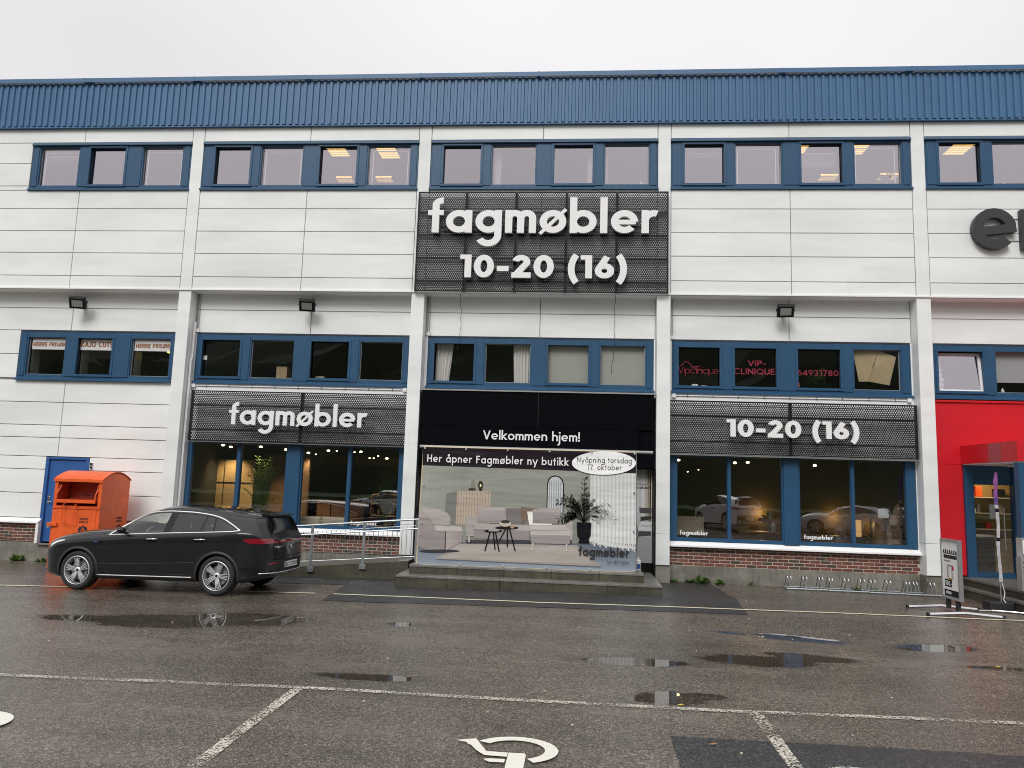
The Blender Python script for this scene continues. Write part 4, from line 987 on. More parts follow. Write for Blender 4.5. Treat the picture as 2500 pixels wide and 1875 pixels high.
# plant and small things on upper sills
def leafplant(x, y, z, label, s=.28, mat='leaf', n=22, name='potted_plant', cat='plant'):
    t = thing(name, label, cat, (x, y, z)); r = random.Random(int(x*97)); mb = MB()
    MB().lathe([(0, 0), (.05, 0), (.07, .1), (0, .1)], (x, y, z), 'z', 12).build('pot', 'white', t)
    for k in range(n):
        a = r.uniform(0, 2*PI); e = r.uniform(.3, 1.35); l = s*r.uniform(.6, 1.2); o = Vector((x, y, z+.1+r.uniform(0, s*.8)))
        d = Vector((math.cos(a)*math.cos(e), math.sin(a)*math.cos(e), math.sin(e))); sd = d.cross(Vector((0, 0, 1))).normalized()*l*.22
        q = o+d*l*.5; mb.add([o, q+sd, o+d*l-Vector((0, 0, l*.25)), q-sd], [(0, 1, 2, 3)])
    mb.build('leaves', mat, t); return t
leafplant(17.35, .3, 9.5, 'pale leafed plant in the upper window left of the last pilaster', .22, 'orch')if False else None
MT['paleleaf'] = M('pale_leaf', (.30, .34, .26), .5, var=.2)
leafplant(17.38, .32, 9.56, 'pale leafed plant in the upper window left of the last pilaster', .25, 'paleleaf', 20)
leafplant(16.62, .30, 9.50, 'small pale plant at the left of the same upper window as the taller plant', .13, 'paleleaf', 12)
for i, (x, w_, h_) in enumerate(((11.44, .05, .12), (11.50, .04, .08), (11.36, .03, .06))): thingmesh(MB().lathe([(0, 0), (w_/2, 0), (w_/2, h_*.7), (w_/4, h_), (0, h_)], (x, .22, 9.585), 'z', 10), 'ornament', 'white', ('tallest', 'middle', 'smallest')[i]+' white ornament on the upper sill above the big sign', 'ornament', 'ornaments on the upper sill')
for i, (x, h_) in enumerate(((18.55, .06), (19.80, .14), (20.05, .07))): thingmesh(MB().lathe([(0, 0), (.05, 0), (.055, h_*.6), (.02, h_), (0, h_)], (x, .22, 9.585), 'z', 10), 'bottle', 'white', ('low white bowl on the sill in the first upper window right of the last pilaster', 'white bottle on the second upper sill at the right edge', 'small white jar on the second upper sill at the right edge')[i], 'ornament')
# clinic windows
ct = thing('window_lettering', 'thin pink outline logo script in the first clinic window', 'lettering', (12.4, yw, 4.9))
text('Vipclinique', 12.40, 13.37, 4.93, .115, .09, yw-.004, .004, .08).build('lettering', 'pinktext', ct)
MB().tube([(12.42+.55*i/24, yw-.002, 5.09+.075*math.sin(i/24*PI*1.6)+.06*math.exp(-((i-8)/3.0)**2)) for i in range(25)], .006, 5).tube([(12.70+.25*i/10, yw-.002, 5.08+.04*i/10) for i in range(11)], .006, 5).build('figure_outline', 'pinktext', ct)
ct = thing('window_lettering', 'pink letters VIP-CLINIQUE in the second clinic window', 'lettering', (13.7, yw, 4.9))
text('VIP-', 14.06, 14.49, 5.14, .094, .2, yw-.004, .004, .2).build('lettering', 'pinktext', ct); text('CLINIQUE', 13.73, 14.69, 4.935, .102, .2, yw-.004, .004, .2).build('lettering', 'pinktext', ct)
ct = thing('window_lettering', 'pink phone number 64931780 in the third clinic window', 'lettering', (15.2, yw, 4.9))
text('64931780', 15.215, 16.17, 4.93, .098, .2, yw-.004, .004, .2).build('lettering', 'pinktext', ct)
pp = MB().add([(16.53, L+.13, 5.60), (17.12, L+.10, 5.60), (16.86, L+.11, 4.82), (16.66, L+.14, 4.82)], [(0, 3, 2, 1)])
thingmesh(pp, 'brown_paper_sheet', 'paper', 'left crumpled brown paper sheet taped inside the fourth clinic window', 'paper', 'brown paper sheets')
pp = MB().add([(17.12, L+.12, 5.58), (17.52, L+.10, 5.42), (17.36, L+.13, 4.74), (16.84, L+.16, 4.84), (17.0, L+.09, 5.2)], [(0, 4, 3, 2, 1)])
thingmesh(pp, 'brown_paper_sheet', 'paper', 'right tilted brown paper sheet taped inside the fourth clinic window', 'paper', 'brown paper sheets')
leafplant(15.9, 1.0, 4.4, 'dark green bush of a plant behind the pink phone number', .5, 'leaf', 60)
for i, (x, w_) in enumerate(((12.75, .14), (12.98, .12))): thingmesh(MB().box(x, x+w_, L+.2, L+.3, 4.60, 4.60+(.09, .06)[i]), 'paper_pack', 'white', ('taller', 'lower')[i]+' white pack on the sill of the first clinic window', 'pack', 'packs on the clinic sill')
thingmesh(MB().lathe([(0, 0), (.06, 0), (.09, .16), (0, .2)], (15.24, L+.25, 4.6), 'z', 10), 'cone_shade', 'orange', 'small orange cone on the sill under the phone number', 'ornament')
# window at the right edge: tilted open sash with towels, roller blind
p0, p1 = (18.40, 19.44), (4.60, 5.57)
sash = thing('open_sash', 'tilted open window sash above the red wall', 'window sash', (18.9, L, 4.6))
th = R(7); 
def tilt(z): return (L+.04+(z-4.6)*math.sin(th), 4.6+(z-4.6)*math.cos(th))
f = MB()
for (a, b, c, d) in ((18.40, 18.46, 4.60, 5.55), (19.38, 19.44, 4.60, 5.55), (18.46, 19.38, 4.60, 4.66), (18.46, 19.38, 5.49, 5.55)):
    y0, zz0 = tilt(c); y1, zz1 = tilt(d)
    f.add([(a, y0-.02, zz0), (b, y0-.02, zz0), (b, y0+.03, zz0), (a, y0+.03, zz0), (a, y1-.02, zz1), (b, y1-.02, zz1), (b, y1+.03, zz1), (a, y1+.03, zz1)], [(0, 3, 2, 1), (4, 5, 6, 7), (0, 1, 5, 4), (1, 2, 6, 5), (2, 3, 7, 6), (3, 0, 4, 7)])
f.build('sash_frame', 'trimwhite', sash)
y0, zz0 = tilt(4.66); y1, zz1 = tilt(5.49)
MB().poly([(18.46, y0, zz0), (19.38, y0, zz0), (19.38, y1, zz1), (18.46, y1, zz1)]).build('pane', 'glass_up', sash)
for i in range(7):
    z = 4.62+i*.115; w_ = (.26, .25, .27, .22, .21, .19, .15)[i]
    mb = MB().lathe([(0, 0), (.9, .01), (1, .3), (1, .7), (.9, .98), (0, 1)], (0, 0, 0), 'z', 14); mb.v = [(18.44+w_/2+a*w_/2, L+.35+b*.12, z+c*.108) for a, b, c in mb.v]
    thingmesh(mb, 'folded_towel', 'towel', ('lowest', 'second lowest', 'third lowest', 'middle', 'third highest', 'second highest', 'topmost')[i]+' folded white towel in the stack behind the open sash', 'towel', 'stack of folded towels', smooth=True)
thingmesh(MB().box(19.73, 20.79, L+.14, L+.15, 4.88, 5.57).box(19.73, 20.79, L+.135, L+.155, 4.86, 4.88), 'roller_blind', 'blindgrey', 'half drawn grey roller blind in the window at the right edge', 'blind') if 0 else None
MT['blindgrey'] = M('grey_blind', (.40, .42, .43), .8)
thingmesh(MB().box(19.73, 20.79, L+.14, L+.15, 4.86, 5.57), 'roller_blind', 'blindgrey', 'half drawn grey roller blind in the window at the right edge', 'blind')
thingmesh(MB().lathe([(0, 0), (.035, 0), (.035, .09), (.012, .11), (.012, .14), (0, .14)], (19.95, L+.2, 4.6), 'z', 12), 'soap_bottle', 'white', 'small white pump bottle under the half drawn blind', 'bottle')
# window film logos
for x0, lab in ((4.50, 'small white fagmøbler logo behind the ramp railing'), (12.44, 'small white fagmøbler logo in the first pane of the right shop window'), (15.29, 'small white fagmøbler logo in the third pane of the right shop window')):
    ct = thing('window_lettering', lab, 'lettering', (x0, L+.05, 1.05), 'fagmøbler window logos')
    text('fagmøbler', x0, x0+.66, 1.085 if x0 > 5 else 1.03, .066, .28, L+.050, .004, .14).build('lettering', 'white', ct)
# ------------------------------------------------------------------ shop interior, left
SI = L+.12
for (x0, x1) in ((.24, 5.9), (12.2, 17.9)):
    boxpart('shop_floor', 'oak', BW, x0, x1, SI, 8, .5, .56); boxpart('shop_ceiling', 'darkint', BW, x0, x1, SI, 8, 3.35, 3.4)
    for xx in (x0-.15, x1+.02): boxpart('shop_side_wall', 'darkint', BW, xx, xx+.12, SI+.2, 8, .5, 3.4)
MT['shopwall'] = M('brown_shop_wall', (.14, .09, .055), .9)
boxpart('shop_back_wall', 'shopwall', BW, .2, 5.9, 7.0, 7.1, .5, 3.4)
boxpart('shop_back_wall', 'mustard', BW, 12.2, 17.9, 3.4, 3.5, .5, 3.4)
def spotlamp(x, y, z, label, aim=(0, 0, -1), r=.05, energy=0, grp='ceiling spotlights in the left shop'):
    t = thing('spotlight', label, 'spotlight', (x, y, z), grp); a = Vector(aim).normalized(); u = a.cross(Vector((.3, .9, .1))).normalized(); v = a.cross(u); c = Vector((x, y, z))
    mb = MB(); n = 12; vs = []
    for k, (rr, dd) in enumerate(((r, 0), (r*1.1, .0), (r*1.05, -.14))): vs += [tuple(c+u*rr*math.cos(2*PI*i/n)+v*rr*math.sin(2*PI*i/n)+a*dd) for i in range(n)]
    mb.add(vs, [(n+i, n+(i+1) % n, 2*n+(i+1) % n, 2*n+i) for i in range(n)]+[tuple(range(2*n, 3*n))]).build('housing', 'frameblack', t)
    MB().add(vs[:n], [tuple(range(n))]).build('bulb_glow', 'lampwarm', t)
    MB().tube([tuple(c-a*.08), (x-a.x*.08, y-a.y*.08, 3.35)], .01, 5).build('stem', 'frameblack', t)
    if energy:
        ld = bpy.data.lights.new('spot', 'SPOT'); ld.energy = energy; ld.color = (1, .72, .38); ld.spot_size = R(95); ld.spot_blend = .8; ld.shadow_soft_size = .05
        lo = bpy.data.objects.new('spot', ld); C.objects.link(lo); lo.parent = t; lo.location = a*.05; lo.rotation_euler = (R(14), 0, 0)
    return t
CAMV = Vector((9.93, -18, 2.2))
def aimcam(p, k=1.0): d = (CAMV-Vector(p)).normalized(); return (d.x*k, d.y*k, -.75)
SL = [(.55, 1.6, 2.93, 'first', 45), (.72, 1.7, 2.89, 'second', 55), (1.72, 1.3, 2.90, 'third, small', 60), (2.25, 1.7, 2.86, 'fourth, beside the wide blue mullion', 60), (2.62, 2.4, 2.81, 'fifth, large and low', 50), (3.05, 2.8, 2.90, 'sixth, large', 40), (3.32, 2.7, 2.90, 'seventh, small', 0), (2.80, 2.5, 2.78, 'eighth, low', 0),
      (3.80, 2.8, 2.88, 'ninth', 0), (3.95, 2.9, 2.90, 'tenth, large', 45), (4.25, 3.2, 2.74, 'eleventh, low', 0), (4.40, 3.1, 2.80, 'twelfth', 0), (4.10, 3.3, 2.74, 'thirteenth', 0), (4.65, 3.1, 2.74, 'rightmost', 35)]
for (x, y, z, nm, e) in SL: spotlamp(x, y, z, nm+' glowing ceiling spotlight behind the left shop window', aimcam((x, y, z), .55), .045 if e else .026, e)
for (x, y, z, nm, e) in ((12.60, 1.8, 2.88, 'spotlight at the top left of the right shop window', 0), (14.02, 1.8, 2.85, 'left of the pair of spotlights in the right shop window', 0), (14.34, 1.8, 2.87, 'right of the pair of spotlights in the right shop window', 0), (16.0, 1.8, 2.84, 'single spotlight right of the wide mullion of the right shop window', 0), (12.92, 2.4, 2.6, 'tiny low spotlight in the first pane of the right shop window', 0), (13.2, 2.4, 2.66, 'tiny high spotlight in the first pane of the right shop window', 0)):
    spotlamp(x, y, z, 'glowing '+nm, aimcam((x, y, z), .6), .045 if y < 2 else .02, e, 'ceiling spotlights in the right shop')
# beige wardrobe wall with dark frame lines
wd = thing('wardrobe', 'beige sliding door wardrobe with thin black frames behind the left shop window', 'wardrobe', (.6, 2.1, .56))
MT['beige'] = M('beige_panel', (.34, .25, .13), .7)
for i, (a, b) in enumerate(((.02, .40), (.42, .80), (.82, 1.25))):
    for (z0, z1) in ((.56, 1.93), (1.95, 2.56)): boxpart('door_panel', 'beige', wd, a, b, 2.10, 2.14, z0, z1)
f = MB()
for x in (.0, .40, .80, 1.25): f.box(x, x+.02, 2.09, 2.16, .56, 2.58)
for z in (1.93, 2.56): f.box(0, 1.27, 2.085, 2.165, z, z+.02)
f.build('frame', 'frameblack', wd)
boxpart('screen_wall', 'shopwall', BW, 1.3, 2.6, 2.6, 2.7, .56, 2.75)
boxpart('beam', 'shopwall', BW, 2.0, 5.8, 4.0, 4.2, 2.55, 2.78)
# palms
def palm(x, y, z0, h, label, seed, spread=.75, nfr=26):
    t = thing('palm_plant', label, 'plant', (x, y, z0)); r = random.Random(seed)
    MB().lathe([(0, 0), (.13, 0), (.17, .3), (.15, .3), (0, .28)], (x, y, z0), 'z', 16).build('pot', 'sealgrey', t)
    st = MB(); lf = MB()
    for k in range(nfr):
        a = r.uniform(0, 2*PI); e = r.uniform(.15, 1); L_ = h*r.uniform(.6, 1.05); out = spread*e*r.uniform(.6, 1.1); pts = []
        for i in range(9):
            u = i/8; pts.append(Vector((x+math.cos(a)*out*u**1.6, y+math.sin(a)*out*.6*u**1.6, z0+.28+L_*(u*1.15-.42*e*u*u*u))))
        st.tube(pts, [.008*(1-.8*i/8) for i in range(9)], 4)
        for i in range(3, 9):
            for q in range(2):
                p = pts[i]-(pts[i]-pts[i-1])*.5*q; d = (pts[i]-pts[i-1]).normalized(); sd = d.cross(Vector((0, 0, 1))).normalized() if abs(d.z) < .98 else Vector((1, 0, 0))
                for s in (-1, 1):
                    l = .24*r.uniform(.7, 1.1)*(1-.35*(i-3)/6); tip = p+(sd*s*.75+d*.55)*l-Vector((0, 0, l*.25)); m = (p+tip)/2+Vector((0, 0, l*.12)); wv = d*.012
                    lf.add([p, m+wv, tip, m-wv], [(0, 1, 2, 3)])
    st.build('stems', 'leaf', t); lf.build('fronds', 'leaf', t); return t
palm(1.86, 1.25, .56, 1.85, 'large leafy palm lit from above behind the left shop window', 3, .8, 34)
palm(4.95, 2.0, .56, 1.75, 'smaller dim palm behind the fourth pane of the left shop window', 8, .55, 20)
# sofa back, low cabinets, shelf
sf = thing('sofa', 'cream sofa seen from behind low in the left shop window', 'sofa', (3.6, .8, .56))
for i, (a, b) in enumerate(((2.95, 3.62), (3.63, 4.28))): MB().bbox(a, b, .82, 1.02, .62, 1.17, .05).build('cushion', 'sofa', sf)
boxpart('base', 'sofa', sf, 2.9, 4.35, 1.04, 1.7, .62, .85)
for x in (2.95, 4.25): MB().box(x, x+.04, .9, .94, .56, .62).build('leg', 'oak', sf)
sb = thing('sideboard', 'brown wooden sideboard in the middle of the left shop', 'sideboard', (3.2, 3, .56))
for i in range(3): boxpart('door_panel', 'oak', sb, 2.75+i*.42, 3.14+i*.42, 3.0, 3.4, .66, 1.45)
boxpart('top', 'oak', sb, 2.72, 4.0, 2.98, 3.42, 1.452, 1.49)
sh = thing('shelf_unit', 'wooden shelf unit with small goods at the right of the left shop', 'shelf', (5, 3.4, .56))
for z in (.8, 1.12, 1.45, 1.7): boxpart('shelf_board', 'wood', sh, 4.2, 5.6, 3.3, 3.7, z, z+.03)
for x in (4.2, 4.88, 5.57): boxpart('upright', 'oak', sh, x, x+.03, 3.3, 3.7, .56, 1.73)
r = random.Random(5)
for i in range(11):
    x = 4.3+i*.115; z = (.83, 1.15, 1.48)[i % 3]; h_ = r.uniform(.08, .22)
    thingmesh(MB().lathe([(0, 0), (.04, 0), (.055, h_*.6), (.03, h_), (0, h_)], (x, 3.45, z), 'z', 10), 'vase', ('wood', 'sofa', 'sealgrey')[i % 3], 'small vase on the shelf unit inside the left shop', 'vase', 'vases on the shelf unit')
# ------------------------------------------------------------------ shop interior, right
tb = thing('console_table', 'dark console table in front of the mustard wall in the right shop', 'table', (14.8, 2, .56))
boxpart('top', 'oak', tb, 14.1, 15.5, 1.8, 2.3, 1.10, 1.14)
for x in (14.12, 15.44):
    for y in (1.82, 2.24): boxpart('leg', 'frameblack', tb, x, x+.04, y, y+.04, .56, 1.10)
lp = thing('table_lamp', 'lit table lamp glowing behind the dried leaves in the right shop', 'lamp', (14.98, 2.25, 1.14))
MB().lathe([(.06, 0), (.02, .02), (.015, .3)], (14.98, 2.25, 1.14), 'z', 12).build('base', 'frameblack', lp)
MB().lathe([(.09, .3), (.06, .5)], (14.98, 2.25, 1.14), 'z', 16).build('lamp_shade', 'sofa', lp)
def bulb_glow(x, y, z, e, parent, r=.05):  # point light added by the back wall, apart from its lamp, for the glow
    ld = bpy.data.lights.new('bulb_glow', 'POINT'); ld.energy = e; ld.color = (1, .66, .28); ld.shadow_soft_size = r; lo = bpy.data.objects.new('bulb_glow', ld); C.objects.link(lo); lo.parent = parent
    lo.location = Vector((x, y, z))-ORG[parent.name]
bulb_glow(14.98, 3.22, 1.56, 8, lp)
dl = thing('dried_leaves', 'dried brown leaves in a vase on the console table', 'plant', (14.9, 2.0, 1.14)); r = random.Random(2)
MB().lathe([(0, 0), (.07, 0), (.09, .15), (.05, .25), (0, .25)], (15.0, 2.0, 1.14), 'z', 14).build('vase', 'sealgrey', dl)
for k in range(9):
    a = r.uniform(-.5, 3.4); l = r.uniform(.25, .45); o = Vector((15.0, 2.0, 1.36)); d = Vector((math.cos(a), r.uniform(-.3, .3), .35*r.random()+.15)).normalized(); sd = Vector((0, .02, .06))
    MB().add([o, o+d*l*.5+sd, o+d*l, o+d*l*.5-sd], [(0, 1, 2, 3)]).build('leaf', 'oak', dl)
t2 = thing('bench_table', 'black low table right of the mullion in the right shop', 'table', (16.9, 1.5, .56))
boxpart('top', 'frameblack', t2, 16.2, 17.2, 1.3, 1.7, 1.06, 1.12); boxpart('pedestal', 'frameblack', t2, 16.9, 17.05, 1.4, 1.6, .56, 1.06)
l2 = thing('floor_lamp', 'glowing cylinder lamp behind the slim mullion of the right shop', 'lamp', (16.9, 1.55, 1.12))
MT['lampshade'] = M('lit_lampshade', (.7, .45, .2), .8, emit=(1, .55, .16), es=.28)
MB().lathe([(.0, 0), (.085, 0), (.085, .40), (.07, .40)], (16.92, 1.55, 1.12), 'z', 20).build('lamp_shade', 'lampshade', l2); bulb_glow(16.95, 3.22, 1.5, 5.5, l2)
bulb_glow(17.85, 3.22, 1.35, 2.5, l2)  # added light with no lamp body here, brightens the wall at the right
vs_ = thing('floor_vase', 'dark bottle shaped figure standing in the right shop', 'vase', (17.4, 1.5, .56))
MB().lathe([(0, 0), (.2, 0), (.22, .2), (.13, .75), (.09, .95), (.12, 1.05), (.08, 1.18), (0, 1.22)], (17.42, 1.5, .56), 'z', 20).build('body', 'oak', vs_, smooth=True)
ps = thing('wall_poster', 'brown poster with a pale circle and angular shapes behind the last pane', 'poster', (17.75, .9, .9))
mb = MB(); mb.col = srgb(120, 100, 82); mb.add([(17.42, 1.3, .60), (17.60, .75, .60), (17.60, .75, 1.98), (17.55, .9, 1.9), (17.42, 1.3, 1.1)], [(0, 1, 2, 3, 4)])
mb.col = srgb(170, 155, 140)
def pq(u, z): return (17.42+.18*u-.003, 1.3-.55*u-.002, z)
mb.add([pq(.62+.22*math.cos(k*PI/10), 1.55+.12*math.sin(k*PI/10)) for k in range(20)], [tuple(range(20))])
for (a, b, c, d) in ((.25, .5, .95, 1.3), (.5, .9, 1.02, 1.12), (.1, .35, .62, .85), (.6, .9, .62, .9)): mb.add([pq(a, c), pq(b, c), pq(b, d), pq(a, d)], [(0, 1, 2, 3)])
mb.build('print', 'flatprint', ps)
thingmesh(MB().box(16.98, 17.22, L+.075, L+.08, 1.62, 1.83), 'door_notice', 'blindgrey', 'pale notice stuck inside the last pane of the right shop window', 'notice')
for i, x in enumerate((12.7, 13.1)): 
    ch = thing('display_chair', ('left', 'right')[i]+' dark display chair in the first pane of the right shop', 'chair', (x, 2, .56), 'display chairs')
    boxpart('seat', 'sofa', ch, x-.2, x+.2, 1.8, 2.2, 1.0, 1.05); boxpart('backrest', 'sofa', ch, x-.2, x+.2, 2.17, 2.2, 1.06, 1.45)
    for a in (-.18, .16):
        for b in (1.82, 2.16): boxpart('leg', 'frameblack', ch, x+a, x+a+.025, b, b+.025, .56, 1.0)

# ------------------------------------------------------------------ black entrance portal, banner, steps
pt = thing('entrance_portal', 'black boxed entrance surround with the words Velkommen hjem!', 'entrance')
boxpart('fascia', 'black', pt, 6.22, 11.78, -.03, .5, 3.49, 4.33); boxpart('fascia', 'black', pt, 6.20, 11.80, .02, .5, 2.60, 3.485)
boxpart('top_flashing', 'sealgrey', pt, 6.19, 11.81, -.06, .5, 4.335, 4.37)
boxpart('side_panel', 'frameblack', pt, 11.80, 11.84, -.01, .55, .05, 2.60); boxpart('side_panel', 'frameblack', pt, 6.165, 6.20, .0, .55, .4, 2.60)
boxpart('lintel', 'black', pt, 6.20, 11.80, .5, 1.0, 2.6, 4.3)
for x in (9.05,): boxpart('panel_joint', 'seam', pt, x-.004, x+.004, -.036, -.031, 3.50, 4.32)
sp = boxpart('sign_board', 'black', pt, 6.29, 11.42, -.12, .015, 2.985, 3.475)
text('Velkommen hjem!', 7.76, 10.05, 3.175, .148, .22, -.128, .007, .15).build('lettering', 'white', sp)
for (x0, x1, lab, sd) in ((11.36, 11.79, 'printed poster with grey dining chairs right of the banner', 1), (6.21, 6.62, 'printed poster with grey furniture left of the banner', -1)):
    po = thing('window_poster', lab, 'poster', (x0, L, .4)); mb = MB(); y = L
    def q(a, b, c, d, col, k):
        mb.col = col; mb.add([(a, y-.001*k, c), (b, y-.001*k, c), (b, y-.001*k, d), (a, y-.001*k, d)], [(0, 1, 2, 3)])
    q(x0, x1, .40, 2.58, srgb(196, 198, 200), 0); q(x0, x1, .40, 1.0, srgb(176, 176, 176), 1)
    for i, (a, c_) in enumerate(((.02, (205, 206, 207)), (.10, (190, 192, 195)), (.18, (212, 212, 212)), (.27, (188, 182, 168)), (.33, (160, 150, 130)), (.38, (196, 190, 178)))): q(x0+a, min(x0+a+.07, x1), 1.3, 2.57, srgb(*c_), 2)
    mb.col = srgb(84, 82, 84); k = .003
    P_ = lambda pts: mb.add([(x0+a, y-.004, b) for a, b in pts], [tuple(range(len(pts)))])
    if sd > 0:
        P_([(.0, 1.05), (.09, 1.02), (.10, 1.15), (.06, 1.42), (.0, 1.52)]); P_([(.09, 1.0), (.41, 1.04), (.41, 1.13), (.12, 1.13)])
        P_([(.14, 1.55), (.42, 1.55), (.42, 1.68), (.13, 1.68)]); mb.col = srgb(60, 60, 62); P_([(.16, 1.36), (.42, 1.42), (.42, 1.49), (.16, 1.47)]); P_([(.05, .62), (.08, .62), (.10, 1.0), (.04, 1.0)])
        mb.col = srgb(225, 225, 226); P_([(.15, 1.28), (.42, 1.28), (.42, 1.36), (.16, 1.35)]); P_([(.10, 1.14), (.42, 1.14), (.42, 1.22), (.14, 1.25)])
        text('møbler', 11.41, 11.75, 2.12, .055, .2, y-.008, .002, .15).build('lettering', 'darktext', po); text('Hvitebakken 16', 11.42, 11.70, 2.22, .022, .16, y-.008, .002, .15).build('lettering', 'darktext', po)
    else:
        P_([(.02, 1.35), (.3, 1.35), (.3, 1.5), (.05, 1.55)]); mb.col = srgb(110, 108, 108); P_([(.0, .8), (.4, .8), (.4, 1.15), (.0, 1.2)])
    mb.build('print', 'flatprint', po)
rl_ = thing('awning_roller', 'grey roller tube sticking out right behind the banner top', 'tube', (9, -1, 2.9)); MB().lathe([(0, 0), (.035, 0), (.035, 5.25), (0, 5.25)], (6.42, -.95, 2.93), 'x', 16).build('tube', 'sealgrey', rl_)
MB().box(6.5, 11.0, -.55, -.15, 2.86, 2.95).build('cassette', 'sealgrey', rl_)
for x in (6.6, 10.9): MB().tube([(x, -.95, 2.93), (x, -.12, 3.05)], .018, 6).build('arm', 'frameblack', rl_)
# banner
bn = thing('banner', 'large printed banner with beige sofa and palm picture announcing a new shop', 'banner', (8.9, -1.6, .38))
BY = -1.60
c_tl, c_tr, c_br, c_bl = (6.635, 2.895), (11.25, 2.895), (11.262, .39), (6.59, .375)
U_tl, U_tr, U_br, U_bl = (165, 485), (1730, 530), (1725, 1410), (108, 1345)
def homog(src, dst):
    import numpy as np
    A = []; b = []
    for (u, v), (x, z) in zip(src, dst):
        A += [[u, v, 1, 0, 0, 0, -u*x, -v*x], [0, 0, 0, u, v, 1, -u*z, -v*z]]; b += [x, z]
    h = np.linalg.solve(np.array(A, float), np.array(b, float)); return [float(k) for k in h]+[1]
HM = homog((U_tl, U_tr, U_br, U_bl), (c_tl, c_tr, c_br, c_bl))
def bp(u, v):
    w = HM[6]*u+HM[7]*v+1; return ((HM[0]*u+HM[1]*v+HM[2])/w, (HM[3]*u+HM[4]*v+HM[5])/w)
pr = MB(); LY = [0]; GAIN = [1.0]
def pg(pts, col, raw=False):
    LY[0] += 1; pr.col = srgb(*[min(250, c*GAIN[0]) if sum(col) > 280 else c*.9 for c in col]); p = [bp(*q) for q in pts]; n = len(p)
    a = sum(p[i][0]*p[(i+1) % n][1]-p[(i+1) % n][0]*p[i][1] for i in range(n)); p = p if a > 0 else p[::-1]
    y = BY-.0004*LY[0]; pr.add([(x, y, z) for x, z in p], [tuple(range(n))])
def el(cx, cy, rx, ry, col, n=26, a0=0, a1=360): pg([(cx+rx*math.cos(R(a0+(a1-a0)*i/n)), cy+ry*math.sin(R(a0+(a1-a0)*i/n))) for i in range(n)], col)
def grad(q, c0, c1, n, vert=True):
    (a, b, c, d) = q
    for i in range(n):
        t0, t1 = i/n, (i+1)/n; mixp = lambda p, r_, t: (p[0]+(r_[0]-p[0])*t, p[1]+(r_[1]-p[1])*t)
        col = tuple(c0[k]+(c1[k]-c0[k])*(i+.5)/n for k in range(3)); LY[0] -= 1 if i else 0
        if vert: pg([mixp(a, d, t0), mixp(b, c, t0), mixp(b, c, t1), mixp(a, d, t1)], col)
        else: pg([mixp(a, b, t0), mixp(a, b, t1), mixp(d, c, t1), mixp(d, c, t0)], col)
pg([U_tl, U_tr, U_br, U_bl], (132, 134, 124)); GN = [1.0]
grad(((155, 622), (1400, 672), (1400, 1190), (125, 1190)), (153, 155, 145), (138, 140, 131), 10)
grad(((155, 622), (500, 640), (480, 1190), (125, 1190)), (162, 164, 154), (146, 148, 139), 6, False)
grad(((120, 1180), (1726, 1205), (1725, 1410), (108, 1345)), (104, 112, 124), (150, 160, 172), 10)
pg([(160, 487), (1730, 532), (1727, 682), (156, 620)], (40, 32, 40))
# curtain
grad(((1395, 672), (1727, 684), (1727, 1205), (1385, 1180)), (205, 205, 202), (222, 223, 222), 6)
for i in range(24):
    u = 1393+i*14; b_ = 1190+(i % 3)*12+i*2; c_ = (200, 200, 197) if i % 2 else (226, 226, 225); LY[0] -= 1 if i else 0
    pg([(u, 690), (u+6, 690), (u+4+(i % 3), b_), (u-6, b_)], c_)
pg([(1380, 1150), (1420, 1190), (1500, 1215), (1600, 1232), (1727, 1236), (1727, 1225), (1600, 1205), (1500, 1190)], (215, 216, 214))
GAIN[0] = 1.13
# cabinet, shadow, ornaments
pg([(330, 830), (413, 812), (405, 1058), (315, 1050)], (112, 113, 108)); pg([(412, 808), (657, 810), (654, 1000), (640, 1062), (398, 1056)], (165, 152, 138))
for i in range(12): LY[0] -= 1 if i else 0; pg([(420+i*20, 812), (424+i*20, 812), (414+i*20, 1056), (409+i*20, 1056)], (140, 127, 114))
pg([(495, 790), (545, 790), (545, 806), (495, 806)], (70, 66, 60)); el(528, 760, 17, 32, (118, 116, 106)); el(583, 768, 19, 33, (66, 60, 52)); el(583, 770, 6, 10, (240, 225, 170)); pg([(572, 795), (594, 795), (594, 808), (572, 808)], (40, 36, 34))
# mirror
pg([(1066, 975), (1072, 760), (1080, 725), (1105, 702), (1135, 696), (1165, 705), (1188, 730), (1197, 765), (1192, 975)], (30, 30, 32)); pg([(1074, 972), (1079, 762), (1088, 731), (1108, 711), (1135, 705), (1161, 713), (1181, 735), (1189, 768), (1185, 972)], (175, 180, 180))
for i in range(6): LY[0] -= 1 if i else 0; pg([(1086+i*17, 735), (1093+i*17, 735), (1090+i*17, 970), (1083+i*17, 970)], (132, 138, 138))
# rug
pg([(250, 1306), (435, 1196), (900, 1200), (1290, 1210), (1472, 1366)], (146, 140, 134)); pg([(300, 1300), (450, 1205), (1270, 1220), (1420, 1350)], (156, 150, 143))
pg([(250, 1306), (1472, 1366), (1455, 1372), (262, 1312)], (96, 98, 102))
# armchair
pg([(133, 930), (200, 928), (280, 945), (340, 970), (362, 1000), (358, 1062), (440, 1070), (450, 1100), (448, 1180), (420, 1225), (330, 1250), (200, 1240), (140, 1225), (112, 1190)], (160, 152, 149))
pg([(133, 1000), (200, 1010), (240, 1050), (250, 1100), (130, 1100)], (140, 132, 130)); pg([(128, 1100), (330, 1104), (320, 1240), (200, 1238), (140, 1222), (116, 1190)], (136, 129, 128)); pg([(322, 1105), (330, 1105), (325, 1248), (316, 1246)], (96, 90, 88))
pg([(250, 1050), (300, 1062), (442, 1072), (445, 1102), (260, 1100)], (172, 164, 160)); el(280, 1250, 150, 12, (70, 68, 72))
